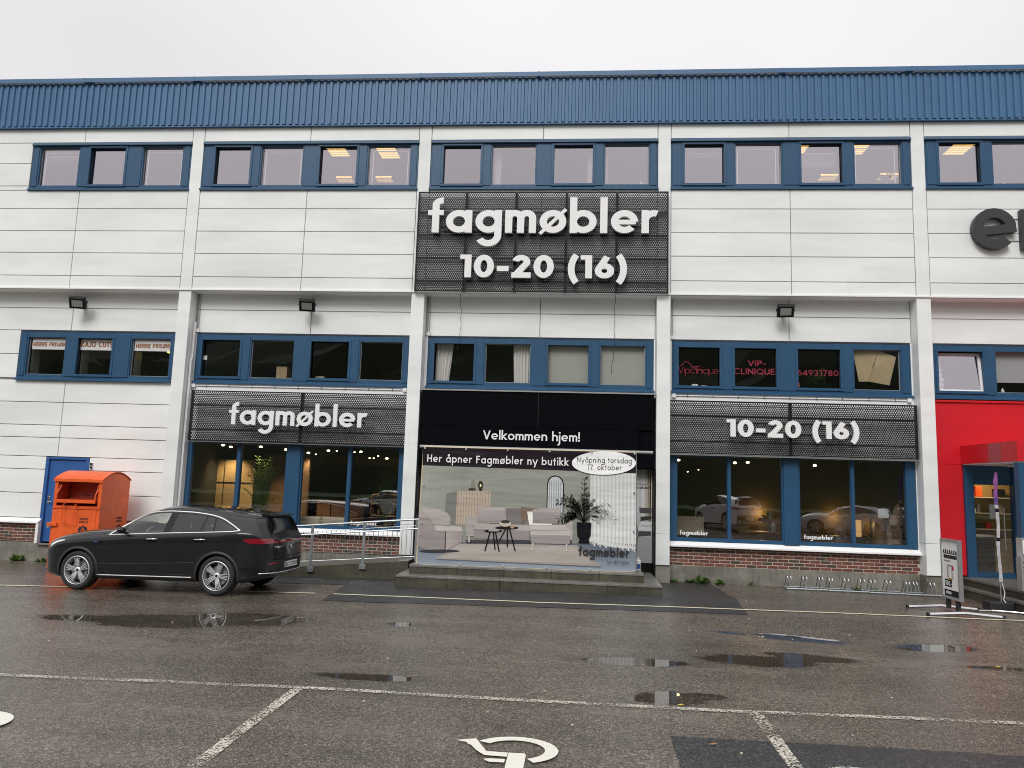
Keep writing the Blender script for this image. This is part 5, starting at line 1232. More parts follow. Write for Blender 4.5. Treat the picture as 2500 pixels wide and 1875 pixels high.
# sofa
pg([(470, 1170), (1250, 1175), (1255, 1200), (480, 1195)], (82, 80, 84)); pg([(500, 1180), (520, 1180), (516, 1190), (496, 1190)], (60, 58, 56))
pg([(567, 925), (1160, 938), (1172, 944), (1174, 1058), (556, 1042), (560, 950)], (150, 143, 141)); pg([(567, 925), (755, 928), (762, 938), (764, 1042), (556, 1036)], (156, 149, 147)); pg([(768, 936), (960, 940), (962, 1050), (770, 1045)], (112, 107, 106)); pg([(964, 940), (1160, 943), (1172, 950), (1174, 1056), (966, 1052)], (148, 141, 139))
pg([(478, 1020), (500, 995), (540, 992), (558, 1010), (556, 1045), (530, 1060), (530, 1140), (480, 1142), (470, 1060)], (152, 146, 143)); pg([(532, 1048), (960, 1060), (955, 1105), (530, 1090)], (160, 154, 151)); pg([(530, 1092), (940, 1105), (940, 1172), (530, 1158)], (134, 128, 127))
pg([(1172, 1020), (1200, 1015), (1250, 1028), (1262, 1050), (1260, 1172), (1236, 1172), (1200, 1060)], (156, 150, 148))
pg([(945, 1062), (1200, 1058), (1246, 1098), (1244, 1140), (950, 1134)], (170, 164, 161)); pg([(950, 1134), (1242, 1142), (1238, 1200), (955, 1196)], (140, 134, 132))
pg([(960, 1196), (975, 1196), (966, 1245), (955, 1245)], (176, 168, 160)); pg([(1210, 1200), (1222, 1200), (1216, 1255), (1206, 1255)], (176, 168, 160)); pg([(490, 1142), (504, 1142), (502, 1185), (490, 1185)], (176, 168, 160))
pg([(880, 928), (1015, 940), (1005, 975), (930, 990), (900, 1050), (880, 1048)], (112, 96, 84)); pg([(925, 962), (1100, 962), (1092, 1060), (940, 1058)], (226, 220, 210)); pg([(1010, 980), (1095, 975), (1095, 1005), (1030, 1002)], (150, 128, 104)); pg([(990, 975), (1095, 1010), (1110, 1060), (985, 1062)], (214, 207, 198))
for (q, a, b, n_, vv) in ((((567, 930), (755, 932), (762, 1036), (560, 1032)), (160, 153, 150), (138, 131, 129), 5, True), (((966, 945), (1168, 948), (1172, 1052), (966, 1048)), (154, 147, 145), (128, 122, 120), 5, True),
    (((140, 935), (330, 965), (360, 1060), (240, 1055)), (168, 160, 157), (150, 143, 140), 4, True), (((330, 1106), (447, 1104), (445, 1182), (330, 1244)), (158, 150, 147), (140, 133, 131), 4, False), (((948, 1064), (1200, 1060), (1240, 1098), (948, 1100)), (178, 171, 168), (166, 159, 156), 3, True)):
    grad(q, a, b, n_, vv)
# coffee tables
for (a, b) in (((655, 1100), (615, 1250)), ((675, 1100), (690, 1240)), ((690, 1100), (720, 1255)), ((770, 1085), (722, 1175)), ((780, 1085), (780, 1222)), ((795, 1085), (838, 1250))):
    pg([(a[0]-5, a[1]), (a[0]+5, a[1]), (b[0]+3, b[1]), (b[0]-6, b[1])], (28, 25, 26))
el(776, 1080, 86, 12, (38, 34, 34)); el(675, 1103, 66, 11, (30, 27, 28)); el(765, 1050, 43, 22, (176, 168, 156)); el(765, 1036, 34, 12, (66, 66, 54)); pg([(642, 1090), (720, 1090), (720, 1106), (642, 1106)], (150, 150, 148)); el(816, 1076, 15, 10, (158, 130, 104))
# printed plant
pg([(1290, 1040), (1398, 1044), (1392, 1140), (1375, 1165), (1386, 1196), (1300, 1194), (1312, 1165), (1294, 1140)], (24, 22, 28))
rp = random.Random(9)
for k in range(30):
    a = R(rp.uniform(198, 342)); l = rp.uniform(120, 330) if k % 3 else rp.uniform(110, 200); u0, v0 = 1342, 1042; px, py = u0, v0; prev = None
    for i in range(1, 9):
        t = i/8; u = u0+math.cos(a)*l*.85*t**1.25; v = v0+math.sin(a)*l*t+ (l*.45)*max(0, t-.45)**1.5*abs(math.cos(a))*2; 
        LY[0] -= 1
        pg([(px-2, py), (px+2, py), (u+2, v), (u-2, v)], (58, 66, 50))
        if i > 3:
            for s in (-1, 1):
                LY[0] -= 1; dx, dy = (u-px), (v-py); d = math.hypot(dx, dy) or 1; nx_, ny_ = -dy/d*s, dx/d*s; ll = 34*rp.uniform(.7, 1.3)
                pg([(u-2, v-2), (u+nx_*ll*.45+dx/d*ll*.35+3, v+ny_*ll*.45+dy/d*ll*.35+3), (u+nx_*ll*.7+dx/d*ll*.8, v+ny_*ll*.7+dy/d*ll*.8+5), (u+nx_*ll*.3+dx/d*ll*.45-3, v+ny_*ll*.3+dy/d*ll*.45)], rp.choice(((48, 56, 44), (62, 70, 54), (40, 46, 40))))
        px, py = u, v
LY[0] += 2
el(1491, 607, 236, 86, (246, 246, 248), 48)
pr.build('printed_picture', 'print', bn)
ly = BY-.0004*LY[0]-.002
def bt(txt, u0, v0, u1, v1, xh, w, mat, gap=.17):
    a, b = bp(u0, v0), bp(u1, v1); text(txt, a[0], b[0], a[1], xh, w, ly-.002, .002, gap, slope=(b[1]-a[1])/(b[0]-a[0])).build('lettering', mat, bn)
bt('Her åpner Fagmøbler ny butikk', 192, 596, 1230, 627, .114, .23, 'white', .23)
bt('Nyåpning torsdag', 1293, 601, 1695, 611, .080, .17, 'darktext', .27); bt('17. oktober', 1368, 657, 1622, 661, .080, .17, 'darktext', .27)
bt('fagmøbler', 1302, 1284, 1676, 1298, .126, .28, 'darktext', .14); bt('for ditt hjem', 1508, 1345, 1675, 1350, .055, .10, 'darktext', .12)
MB().prism([c_tl, c_tr, c_br, c_bl], BY+.002, BY+.006).build('tarpaulin', 'blind', bn)
MT['batten'] = M('pale_pine', (.62, .50, .32), .6)
for (a, b) in ((c_tl, c_tr), (c_bl, c_br), (c_tl, c_bl), (c_tr, c_br)):
    MB().tube([(a[0], BY+.012, a[1]), (b[0], BY+.012, b[1])], .016, 6).build('batten', 'batten' if a != c_tr else 'galv', bn)
def eyelets(a, b, n, skip0=False):
    for i in range(n):
        t = (i+.0)/(n-1) if n > 1 else .5; t = .008+t*.984; x = a[0]+(b[0]-a[0])*t; z = a[1]+(b[1]-a[1])*t
        MB().lathe([(0, -.012), (.017, -.012), (.021, 0)], (x, ly, z), 'y', 10).build('eyelet', 'satin', bn)
eyelets((c_tl[0], c_tl[1]-.03), (c_tr[0], c_tr[1]-.03), 6); eyelets((c_bl[0], c_bl[1]+.035), (c_br[0], c_br[1]+.035), 6)
for u, v in ((155, 763), (140, 1040), (1720, 825), (1716, 1110)): x, z = bp(u, v); MB().lathe([(0, -.012), (.017, -.012), (.021, 0)], (x+(.03 if u < 900 else -.02), ly, z), 'y', 10).build('eyelet', 'satin' if u < 900 else 'sealgrey', bn)
for x in (6.7, 8.2, 9.7, 11.2): MB().box(x-.02, x+.02, BY+.03, BY+.07, .37, 2.88).tube([(x, BY+.07, 2.2), (x, -.5, .39)], .015, 5).build('support_post', 'batten', bn)
# steps
st = thing('concrete_steps', 'two mossy concrete steps below the banner', 'steps', (9, -1.2, 0))
def slabs(x0, x1, y0, y1, zb, zt, nose, cuts):
    ed = [x0]+cuts+[x1]
    for a, b in zip(ed[:-1], ed[1:]):
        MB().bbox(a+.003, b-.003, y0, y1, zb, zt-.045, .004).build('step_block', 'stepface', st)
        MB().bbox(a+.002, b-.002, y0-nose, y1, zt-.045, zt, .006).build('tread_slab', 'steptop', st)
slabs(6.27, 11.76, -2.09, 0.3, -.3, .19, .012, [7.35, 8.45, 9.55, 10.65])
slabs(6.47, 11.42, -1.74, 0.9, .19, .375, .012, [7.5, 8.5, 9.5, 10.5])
jg = thing('jug', 'white plastic jug with blue label standing beside the banner', 'jug', (11.40, -1.12, .375))
MB().bbox(11.31, 11.40, -1.18, -1.04, .375, .60, .015).box(11.335, 11.375, -1.14, -1.08, .60, .63).build('body', 'white', jg); MB().box(11.32, 11.392, -1.184, -1.181, .42, .52).build('label_print', 'doorblue', jg); MB().lathe([(0, 0), (.02, 0), (.02, .03), (0, .03)], (11.355, -1.11, .63), 'z', 10).build('cap', 'white', jg)
# ------------------------------------------------------------------ ramp and railing
rp_ = thing('concrete_ramp', 'low concrete ramp rising to the entrance steps', 'ramp', (4, -.9, 0))
rz = lambda x: max(gz(x)-.01, .125+.088*(x-3.66))
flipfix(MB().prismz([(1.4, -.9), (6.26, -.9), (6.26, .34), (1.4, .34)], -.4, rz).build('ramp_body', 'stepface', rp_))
flipfix(MB().prismz([(1.5, -.885), (6.262, -.885), (6.262, .338), (1.5, .338)], lambda x: rz(x)-.02, lambda x: rz(x)+.006).build('ramp_surface', 'steptop', rp_))
rg = thing('ramp_railing', 'galvanised railing with thin bars along the ramp', 'railing', (5, -.93, 0)); ry = -.93
tz = lambda x: 1.02+.0889*(x-3.42); mz_ = lambda x: .83+.0889*(x-3.61); bz = lambda x: .26+.0800*(x-3.84)
MB().tube([(1.9, ry, tz(1.9)), (6.46, ry, tz(6.46)), (6.5, ry, tz(6.5)-.01)], .024, 10).build('handrail', 'galv', rg)
MB().tube([(2.2, ry, mz_(2.2)), (6.45, ry, mz_(6.45))], .017, 8).build('mid_rail', 'galv', rg)
MB().tube([(2.2, ry, bz(2.2)), (6.45, ry, bz(6.45))], .009, 6).build('bottom_rail', 'galv', rg)
MB().tube([(2.2, ry, tz(2.2)-.14), (6.45, ry, tz(6.45)-.14)], .006, 6).build('upper_wire', 'galv', rg)
for x in (2.83, 4.03, 5.23, 6.43):
    MB().box(x-.03, x+.03, ry-.012, ry+.012, rz(x)-.02 if x < 6.3 else .375, tz(x)-.015).build('post', 'galv', rg)
    if x < 6.3: MB().box(x-.075, x+.075, ry-.02, ry+.028, rz(x)-.12, rz(x)-.01).build('foot_plate', 'galv', rg); MB().lathe([(0, -.014), (.012, -.014), (.012, 0)], (x-.05, ry-.02, rz(x)-.06), 'y', 8).lathe([(0, -.014), (.012, -.014), (.012, 0)], (x+.05, ry-.02, rz(x)-.06), 'y', 8).build('bolt', 'chrome', rg)
x = 2.3
while x < 6.42:
    if min(abs(x-p_) for p_ in (2.83, 4.03, 5.23, 6.43)) > .045: MB().tube([(x, ry, bz(x)), (x, ry, tz(x)-.14)], .0065, 6).build('baluster', 'galv', rg)
    x += .1085
# ------------------------------------------------------------------ textile container
def prismx(mb, pts, x0, x1):
    n = len(pts); a = sum(pts[i][0]*pts[(i+1) % n][1]-pts[(i+1) % n][0]*pts[i][1] for i in range(n)); pts = pts if a > 0 else pts[::-1]
    vs = [(x0, y, z) for y, z in pts]+[(x1, y, z) for y, z in pts]
    return mb.add(vs, [tuple(range(n-1, -1, -1)), tuple(range(n, 2*n))]+[(i, (i+1) % n, n+(i+1) % n, n+i) for i in range(n)])
bx0, bx1, by0, by1 = -2.07, -.92, -1.20, -.10; bg_ = gz(-1.5)-.01
bn_ = thing('textile_container', 'orange metal clothes collection container standing by the blue door', 'container', (-1.5, -.65, bg_))
arch = [(by0-.02, 1.93)]+[(by0-.02+(by1-by0+.04)*t/12, 1.93+.19*math.sin(PI*(.02+t/12*.96))) for t in range(1, 12)]+[(by1+.02, 1.93)]
for x0, x1 in ((bx0, bx0+.02), (bx1-.02, bx1)):
    prismx(MB(), [(by0, bg_+.04), (by1, bg_+.04), (by1, 1.92)]+[(y, z-.02) for y, z in arch[::-1][1:-1]]+[(by0, 1.92)], x0, x1).build('side_panel', 'orange', bn_)
rf = MB()
for i in range(len(arch)-1):
    (ya, za), (yb, zb) = arch[i], arch[i+1]; rf.add([(bx0-.02, ya, za), (bx1+.02, ya, za), (bx1+.02, yb, zb), (bx0-.02, yb, zb), (bx0-.02, ya, za+.018), (bx1+.02, ya, za+.018), (bx1+.02, yb, zb+.018), (bx0-.02, yb, zb+.018)], [(0, 3, 2, 1), (4, 5, 6, 7), (0, 1, 5, 4), (1, 2, 6, 5), (2, 3, 7, 6), (3, 0, 4, 7)])
rf.build('curved_roof', 'orange', bn_)
MB().box(bx0-.02, bx1+.02, by0-.035, by0-.005, 1.88, 1.945).build('roof_lip', 'orange', bn_)
boxpart('back_panel', 'orange', bn_, bx0+.02, bx1-.02, by1-.02, by1, bg_+.04, 1.92)
boxpart('front_panel', 'orange', bn_, bx0+.02, bx1-.02, by0, by0+.02, bg_+.04, 1.28)
MB().bbox(bx0+.05, bx1-.08, by0-.012, by0-.001, bg_+.15, 1.24, .004).build('service_door', 'orange', bn_)
MB().box(bx0+.01, bx1-.01, by0-.022, by0-.001, 1.262, 1.285).box(bx0+.02, bx0+.075, by0, by0+.03, 1.29, 1.88).box(bx1-.085, bx1-.02, by0, by0+.03, 1.29, 1.88).box(bx0+.075, bx1-.085, by0, by0+.03, 1.29, 1.33).build('opening_frame', 'orange', bn_)
hp = MB(); hx0, hx1 = bx0+.10, bx1-.11
hp.add([(hx0, by0-.05, 1.43), (hx1, by0-.05, 1.43), (hx1, by0+.42, 1.50), (hx0, by0+.42, 1.50)], [(0, 1, 2, 3)]); hp.add([(hx0, by0+.42, 1.50), (hx1, by0+.42, 1.50), (hx1, by0+.45, 1.86), (hx0, by0+.45, 1.86)], [(0, 1, 2, 3)])
for x in (hx0, hx1): prismx(hp, [(by0-.05, 1.42), (by0+.4, 1.48), (by0+.15, 1.80), (by0+.02, 1.82), (by0-.05, 1.55)], x-.008, x+.008)
hp.build('hopper', 'orange_in', bn_)
MB().box(hx0-.02, hx1+.02, by0-.075, by0-.05, 1.40, 1.475).tube([(hx0, by0-.055, 1.46), (hx0, by0-.045, 1.60), (hx0+.05, by0+.03, 1.80)], .014, 6).tube([(hx1, by0-.055, 1.46), (hx1, by0-.045, 1.60), (hx1+.05, by0+.03, 1.78)], .014, 6).build('hopper_lip', 'orange', bn_)
MB().add([(hx0+.3, by0+.415, 1.53), (hx1-.02, by0+.415, 1.53), (hx1-.02, by0+.42, 1.60), (hx0+.3, by0+.42, 1.60)], [(0, 1, 2, 3)]).build('notice_strip', 'redband', bn_)
text('Gi klær her takk'.replace('æ', 'e').replace('G', 'G'), hx0+.32, hx1-.05, 1.548, .022, .2, by0+.409, .002, .2).build('lettering', 'darktext', bn_)
boxpart('inner_floor', 'orange_in', bn_, bx0+.02, bx1-.02, by0+.02, by1-.02, 1.27, 1.285)
for s in (0,): MB().tube([(bx0+.33, by0-.0, 1.40), (bx0+.31, by0-.09, 1.36), (bx0+.31, by0-.10, .96), (bx0+.60, by0-.10, .96), (bx0+.60, by0-.09, 1.36), (bx0+.62, by0-.0, 1.40)], .012, 8).build('pull_handle', 'orange', bn_)
MB().bbox(bx0-.07, bx0+.17, by0-.06, by0-.013, .86, .94, .006).build('lock_bar', 'orange', bn_); MB().lathe([(0, 0), (.03, 0), (.03, .06), (0, .06)], (bx0-.03, by0-.04, .81), 'z', 10).build('padlock', 'alu', bn_)
def emblem(tx, par, s=1):
    mb = MB(); mb2 = MB(); o = 0
    P2 = [(-.11, 0), (.11, 0), (.11, .17), (.09, .17), (.09, .21), (.06, .19), (.04, .22), (.02, .20), (0, .25), (-.02, .20), (-.04, .22), (-.06, .19), (-.09, .21), (-.09, .17), (-.11, .17)]
    tx(mb, P2, 0); 
    for q in ([(-.015, .03), (.015, .03), (.015, .18), (-.015, .18)], [(-.05, .10), (.05, .10), (.05, .13), (-.05, .13)]): tx(mb2, q, 1)
    return mb, mb2
def txf(mb, pts, k): mb.prism([(bx1-.36+x, .665+z) for x, z in pts], by0-.0140-.001*k, by0-.0125-.001*k)
a, b = emblem(txf, bn_); a.build('emblem', 'darktext', bn_); b.build('emblem_cross', 'orange', bn_)
text('KIRKENS', bx1-.46, bx1-.26, 1.015, .036, .26, by0-.015, .002, .16).build('lettering', 'darktext', bn_); text('BYMISJON', bx1-.46, bx1-.26, .945, .036, .26, by0-.015, .002, .16).build('lettering', 'darktext', bn_)
def sideways(mb):   # rotate print made on the front (xz) to the right side (yz)
    mb.v = [(bx1+.0015-(y-(by0-.014)), -.42+(x-(bx1-.36)), z) for x, y, z in mb.v]; return mb
a, b = emblem(txf, bn_); sideways(a).build('emblem', 'darktext', bn_); sideways(b).build('emblem_cross', 'orange', bn_)
sideways(text('KIRKENS', bx1-.46, bx1-.26, 1.015, .036, .26, by0-.015, .002, .16)).build('lettering', 'darktext', bn_); sideways(text('BYMISJON', bx1-.46, bx1-.26, .945, .036, .26, by0-.015, .002, .16)).build('lettering', 'darktext', bn_)
for x in (bx0+.03, bx1-.09):
    for y in (by0+.03, by1-.09): boxpart('foot', 'frameblack', bn_, x, x+.06, y, y+.06, bg_, bg_+.04)

# ------------------------------------------------------------------ red shop front at the right
boxpart('wall_core', 'clad_back', BW, 18.165, 24.2, L+.05, L+.3, 4.36, 4.43)
rw = thing('red_shop_front', 'bright red shop front with a red canopy and blue door frame', 'shop front', (20, .3, 0))
RY = .27
MB().bbox(18.165, 18.83, RY, RY+.1, .41, 2.90, .004).build('wall_panel', 'red', rw); MB().bbox(18.165, 24, RY, RY+.1, 2.904, 4.34, .004).build('wall_panel', 'red', rw); MB().bbox(21.6, 24, RY, RY+.1, .41, 2.90, .004).build('wall_panel', 'red', rw)
boxpart('top_flashing', 'red', rw, 18.165, 24, RY-.04, RY+.12, 4.345, 4.39)
boxpart('wall_core', 'darkint', BW, 18.17, 24, .38, .5, 2.9, 4.34)
boxpart('canopy', 'red', rw, 18.80, 21.8, -1.98, RY-.002, 2.92, 3.33)
boxpart('canopy_soffit', 'trimwhite', rw, 18.83, 21.77, -1.95, RY-.002, 2.895, 2.918)
MB().add([(18.797, -.92, 2.925), (18.797, -.92, 3.325), (18.797, -1.40, 3.325), (18.797, -1.40, 2.925)], [(0, 1, 2, 3)]).build('faded_strip', 'redband', rw)
lp_ = thing('canopy_lamp', 'small round lamp under the red canopy', 'lamp', (19.0, -1.2, 2.86)); MB().lathe([(0, -.03), (.07, -.03), (.09, 0), (0, .03)], (19.25, -.9, 2.865), 'z', 16).build('housing', 'alu', lp_)
for i, (x0, x1, y0, y1) in enumerate(((18.82, 19.02, -1.96, -1.80),)): MB().box(x0, x1, y0, y1, .38, 2.893).build('canopy_post', 'blue', rw)
MB().box(18.835, 19.03, RY-.05, RY+.12, .38, 2.893).build('door_jamb', 'blue', rw); MB().box(19.9, 20.1, RY-.05, RY+.12, .38, 2.893).build('door_jamb', 'blue', rw)
boxpart('transom', 'blue', rw, 19.03, 19.9, RY+.02, RY+.10, 2.46, 2.893); boxpart('bottom_rail', 'blue', rw, 19.03, 19.9, RY+.02, RY+.08, .38, .50)
MB().poly([(19.03, RY+.05, .5), (19.9, RY+.05, .5), (19.9, RY+.05, 2.46), (19.03, RY+.05, 2.46)]).build('pane', 'glass_shop', rw)
boxpart('door_frame', 'blue', rw, 19.03, 19.06, RY, RY+.1, .5, 2.46)
MB().tube([(19.66, RY-.05, 1.95), (19.66, RY-.05, 1.0)], .014, 8).tube([(19.66, RY-.05, 1.9), (19.66, RY+.05, 1.9)], .008, 6).tube([(19.66, RY-.05, 1.05), (19.66, RY+.05, 1.05)], .008, 6).build('door_handle', 'alu', rw)
MB().box(19.40, 19.60, RY+.035, RY+.045, 1.70, 2.02).build('opening_hours_sheet', 'blindgrey', rw)
boxpart('side_glass', 'glass_shop', rw, 20.1, 21.6, RY+.04, RY+.05, .5, 2.9)
# store interior
for q in ((18.6, 24, RY+.12, 4, .36, .40, 'roomwall'), (18.6, 24, RY+.12, 4, 3.0, 3.04, 'darkint'), (18.6, 24, 2.6, 2.65, .4, 3.0, 'darkint'), (18.5, 18.6, RY+.12, 4, .4, 3, 'darkint')): boxpart('shop_interior', q[6], BW, *q[:6])
se = thing('store_shelf', 'lit shelves with coffee machines and boxes behind the red shop door', 'shelf', (19.9, 1.4, .4))
MT['shelfback'] = M('warm_shelf_back', (.42, .30, .14), .8)
boxpart('back_board', 'shelfback', se, 19.3, 21.2, 1.75, 1.78, .4, 2.65)
for z in (1.40, 1.78, 2.16): boxpart('shelf_board', 'white', se, 19.3, 21.2, 1.35, 1.75, z, z+.02)
ld = bpy.data.lights.new('shelf_light', 'POINT'); ld.energy = 16; ld.color = (1, .68, .32); ld.shadow_soft_size = .1; lo = bpy.data.objects.new('shelf_light', ld); C.objects.link(lo); lo.parent = se; lo.location = Vector((19.9, 1.1, 2.62))-ORG[se.name]
goods = [(19.50, 2.18, .16, .20, 'orange', 'orange goods box on the top store shelf, left of two', 'box'), (19.68, 2.18, .16, .26, 'orange', 'orange goods box on the top store shelf, right of two', 'box'), (19.46, 1.80, .13, .20, 'frameblack', 'black coffee machine on the middle store shelf', 'coffee machine'), (19.70, 1.80, .08, .2, 'alu', 'steel thermos on the middle store shelf', 'thermos'), (19.62, 1.80, .06, .10, 'white', 'white price card on the middle store shelf', 'card'),
         (19.46, 1.42, .10, .12, 'alu', 'silver appliance on the lower store shelf', 'appliance'), (19.62, 1.42, .20, .12, 'plastic', 'dark flat appliance on the lower store shelf', 'appliance'), (19.90, 1.42, .12, .16, 'red', 'red kettle on the lower store shelf', 'kettle'), (20.1, 1.80, .2, .22, 'sealgrey', 'grey box on the middle store shelf', 'box'), (20.15, 2.18, .22, .2, 'frameblack', 'black box on the top store shelf', 'box')]
for x, z, w_, h_, m, lb, ct_ in goods: thingmesh(MB().bbox(x, x+w_, 1.45, 1.6, z, z+h_, .008), ct_.replace(' ', '_'), m, lb, ct_)
thingmesh(MB().bbox(19.32, 19.72, .75, 1.1, .42, 1.25, .03), 'black_bin', 'plastic', 'tall black bin or suitcase inside the red shop door', 'bin')
thingmesh(MB().box(19.25, 19.75, .8, 1.1, 1.26, 1.30), 'paper_stack', 'white', 'white papers lying on the black bin in the store', 'paper')
thingmesh(MB().box(19.8, 20.5, 1.0, 1.4, .42, 1.2), 'counter', 'wood', 'wooden counter inside the red shop', 'counter')
# landing steps of the red shop
s2 = thing('concrete_steps', 'grey stone slab steps in front of the red shop at the right edge', 'steps', (20, -1, 0))
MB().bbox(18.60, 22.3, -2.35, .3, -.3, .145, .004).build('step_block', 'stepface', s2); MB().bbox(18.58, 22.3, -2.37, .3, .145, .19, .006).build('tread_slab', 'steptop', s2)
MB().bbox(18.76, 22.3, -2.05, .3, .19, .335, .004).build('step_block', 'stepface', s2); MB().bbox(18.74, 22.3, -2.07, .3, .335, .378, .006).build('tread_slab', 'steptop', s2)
gb = thing('perforated_box', 'grey steel post with round holes holding leaflets beside the red shop steps', 'stand', (18.78, -2.0, .38))
MB().bbox(18.70, 18.81, -2.10, -1.92, .38, 1.03, .004).build('housing', 'sealgrey', gb)
hl = MB()
for k in range(6): hl.lathe([(0, -.002), (.012, -.002), (.012, 0)], (18.74, -2.10, .46+k*.095), 'y', 10)
hl.build('holes', 'seam', gb)
MB().bbox(18.73, 18.86, -2.08, -1.9, 1.035, 1.40, .006).build('leaflet_holder', 'alu', gb); MB().box(18.75, 18.84, -2.086, -2.081, 1.1, 1.36).build('leaflet', 'white', gb)
# pavement sign
af = thing('pavement_sign', 'grey framed swinging pavement sign with a 500.- poster on long feet', 'pavement sign', (17.15, -2.6, 0)); g0 = gz(17.1)
for yy in (-2.17, -3.05):
    MB().tube([(16.50, yy, g0+.03), (17.14, yy, g0+.075), (17.80, yy, g0+.03)], .028, 4).build('foot', 'alu', af)
    for xx in (16.47, 17.80): boxpart('foot_cap', 'seam', af, xx, xx+.04, yy-.032, yy+.032, g0+.0, g0+.065)
boxpart('cross_bar', 'alu', af, 17.12, 17.16, -3.02, -2.20, g0+.05, g0+.08)
for yy in (-2.45, -2.82): boxpart('spring_post', 'seam', af, 17.11, 17.17, yy-.04, yy+.04, g0+.08, .27)
ya, yb, za, zb_ = -2.28, -2.98, .24, 1.36   # board spans in y; faces -x
def bf(mb): return mb
f = MB()
for (y0, y1, z0, z1) in ((yb, ya, za, za+.05), (yb, ya, zb_-.045, zb_), (yb, yb+.045, za+.05, zb_-.045), (ya-.045, ya, za+.05, zb_-.045)): f.box(17.10, 17.17, y0, y1, z0, z1)
f.build('frame', 'alu', af); boxpart('back_board', 'alu', af, 17.12, 17.16, yb+.01, ya-.01, za+.01, zb_-.01)
pm = MB(); XP = 17.118
def pq2(u0, u1, z0, z1, col, k=0):   # u runs left to right as seen from the left (-x): far y to near y
    pm.col = srgb(*col); y0, y1 = ya-.045-(ya-yb-.09)*u0, ya-.045-(ya-yb-.09)*u1; pm.add([(XP-.0006*k, y0, z0), (XP-.0006*k, y1, z0), (XP-.0006*k, y1, z1), (XP-.0006*k, y0, z1)], [(0, 1, 2, 3)])
pq2(0, 1, za+.05, zb_-.045, (240, 239, 238)); pq2(.05, .95, za+.05, za+.17, (40, 38, 42), 1); pq2(.1, .55, za+.22, za+.36, (34, 32, 34), 1); pq2(.35, .6, za+.36, za+.39, (190, 140, 40), 1)
pq2(.08, .92, .99, 1.06, (60, 60, 60), 1); pq2(.1, .5, .93, .96, (150, 150, 150), 1); pq2(.05, .95, 1.075, 1.10, (120, 120, 120), 1)
for k in range(7): pq2(.06+k*.13, .06+k*.13+.08, 1.10, 1.15+.01*(k % 2), (36, 34, 36), 1)
pq2(.28, .36, .62, .84, (150, 150, 152), 1); pq2(.55, .62, .62, .80, (165, 165, 168), 1); pq2(.28, .62, .84, .88, (170, 170, 172), 1)
pm.col = srgb(200, 60, 90); pm.add([(XP-.0008, -2.71+.045*math.cos(k*PI/8), .82+.045*math.sin(k*PI/8)) for k in range(16)][::-1], [tuple(range(16))]); pm.build('poster_print', 'flatprint', af)
def turn(mb, u0): # text made in xz plane: x -> -y
    mb.v = [(XP-.0035+(y)*1.0, ya-.045-x, z) for x, y, z in mb.v]; return mb
turn(text('500.-', .09, .33, za+.245, .062, .24, -.001, .002, .15), 0).build('lettering', 'white', af); turn(text('elon', .10, .30, za+.085, .05, .26, -.001, .002, .12), 0).build('lettering', 'white', af)
# flag
fl = thing('beach_flag', 'limp narrow beach flag, purple above and white below, on a dark block foot', 'flag', (18.42, -1.85, gz(18.4))); r = random.Random(4)
MB().tube([(18.42, -1.85, .05), (18.42, -1.85, 1.6), (18.41, -1.87, 2.6)], .012, 8).build('pole', 'alu', fl)
mb = MB(); n = 30; ring = []
for i in range(n+1):
    t = i/n; z = .52+2.16*t; w_ = (.036+.005*math.sin(t*21)+.006*math.sin(t*57))*(1.15 if t > .7 else .85)*(1-max(0, t-.93)*10); c0 = .010*math.sin(t*13+1)
    w_ = max(w_, .012); ring.append([(18.42+c0-w_, -1.86, z), (18.42+c0, -1.92, z), (18.42+c0+w_, -1.86, z), (18.42+c0, -1.80, z)])
for i in range(n):
    t = i/n; mb.col = srgb(96, 78, 160) if t > .72 else (srgb(120, 90, 150) if t > .69 else (srgb(32, 30, 44) if (.60 < t < .66 or .36 < t < .39 or .5 < t < .53) else srgb(205, 202, 206)))
    for k in range(4):
        if k == 0 and t > .74: c_ = mb.col; mb.col = srgb(150, 90, 150)
        mb.add([ring[i][k], ring[i][(k+1) % 4], ring[i+1][(k+1) % 4], ring[i+1][k]], [(0, 1, 2, 3)])
        if k == 0 and t > .74: mb.col = c_
mb.build('flag_cloth', 'flatprint', fl)
MB().bbox(18.12, 18.58, -2.02, -1.72, gz(18.3)+.02, gz(18.3)+.17, .015).build('block_foot', 'plastic', fl); MB().tube([(18.44, -1.88, .5), (18.47, -1.9, .3), (18.44, -1.9, .18), (18.46, -1.95, .12)], .008, 6).build('tie_strap', 'white', fl)
tag(MB().tube([(17.80, -2.2, g0+.02), (18.1, -2.12, g0+.02), (18.4, -2.2, g0+.02), (18.9, -2.45, g0+.02), (19.6, -2.75, g0+.02)], .015, 6).build('metal_rod', 'alu'), 'thin pale rod lying on the asphalt behind the pavement sign', 'rod')
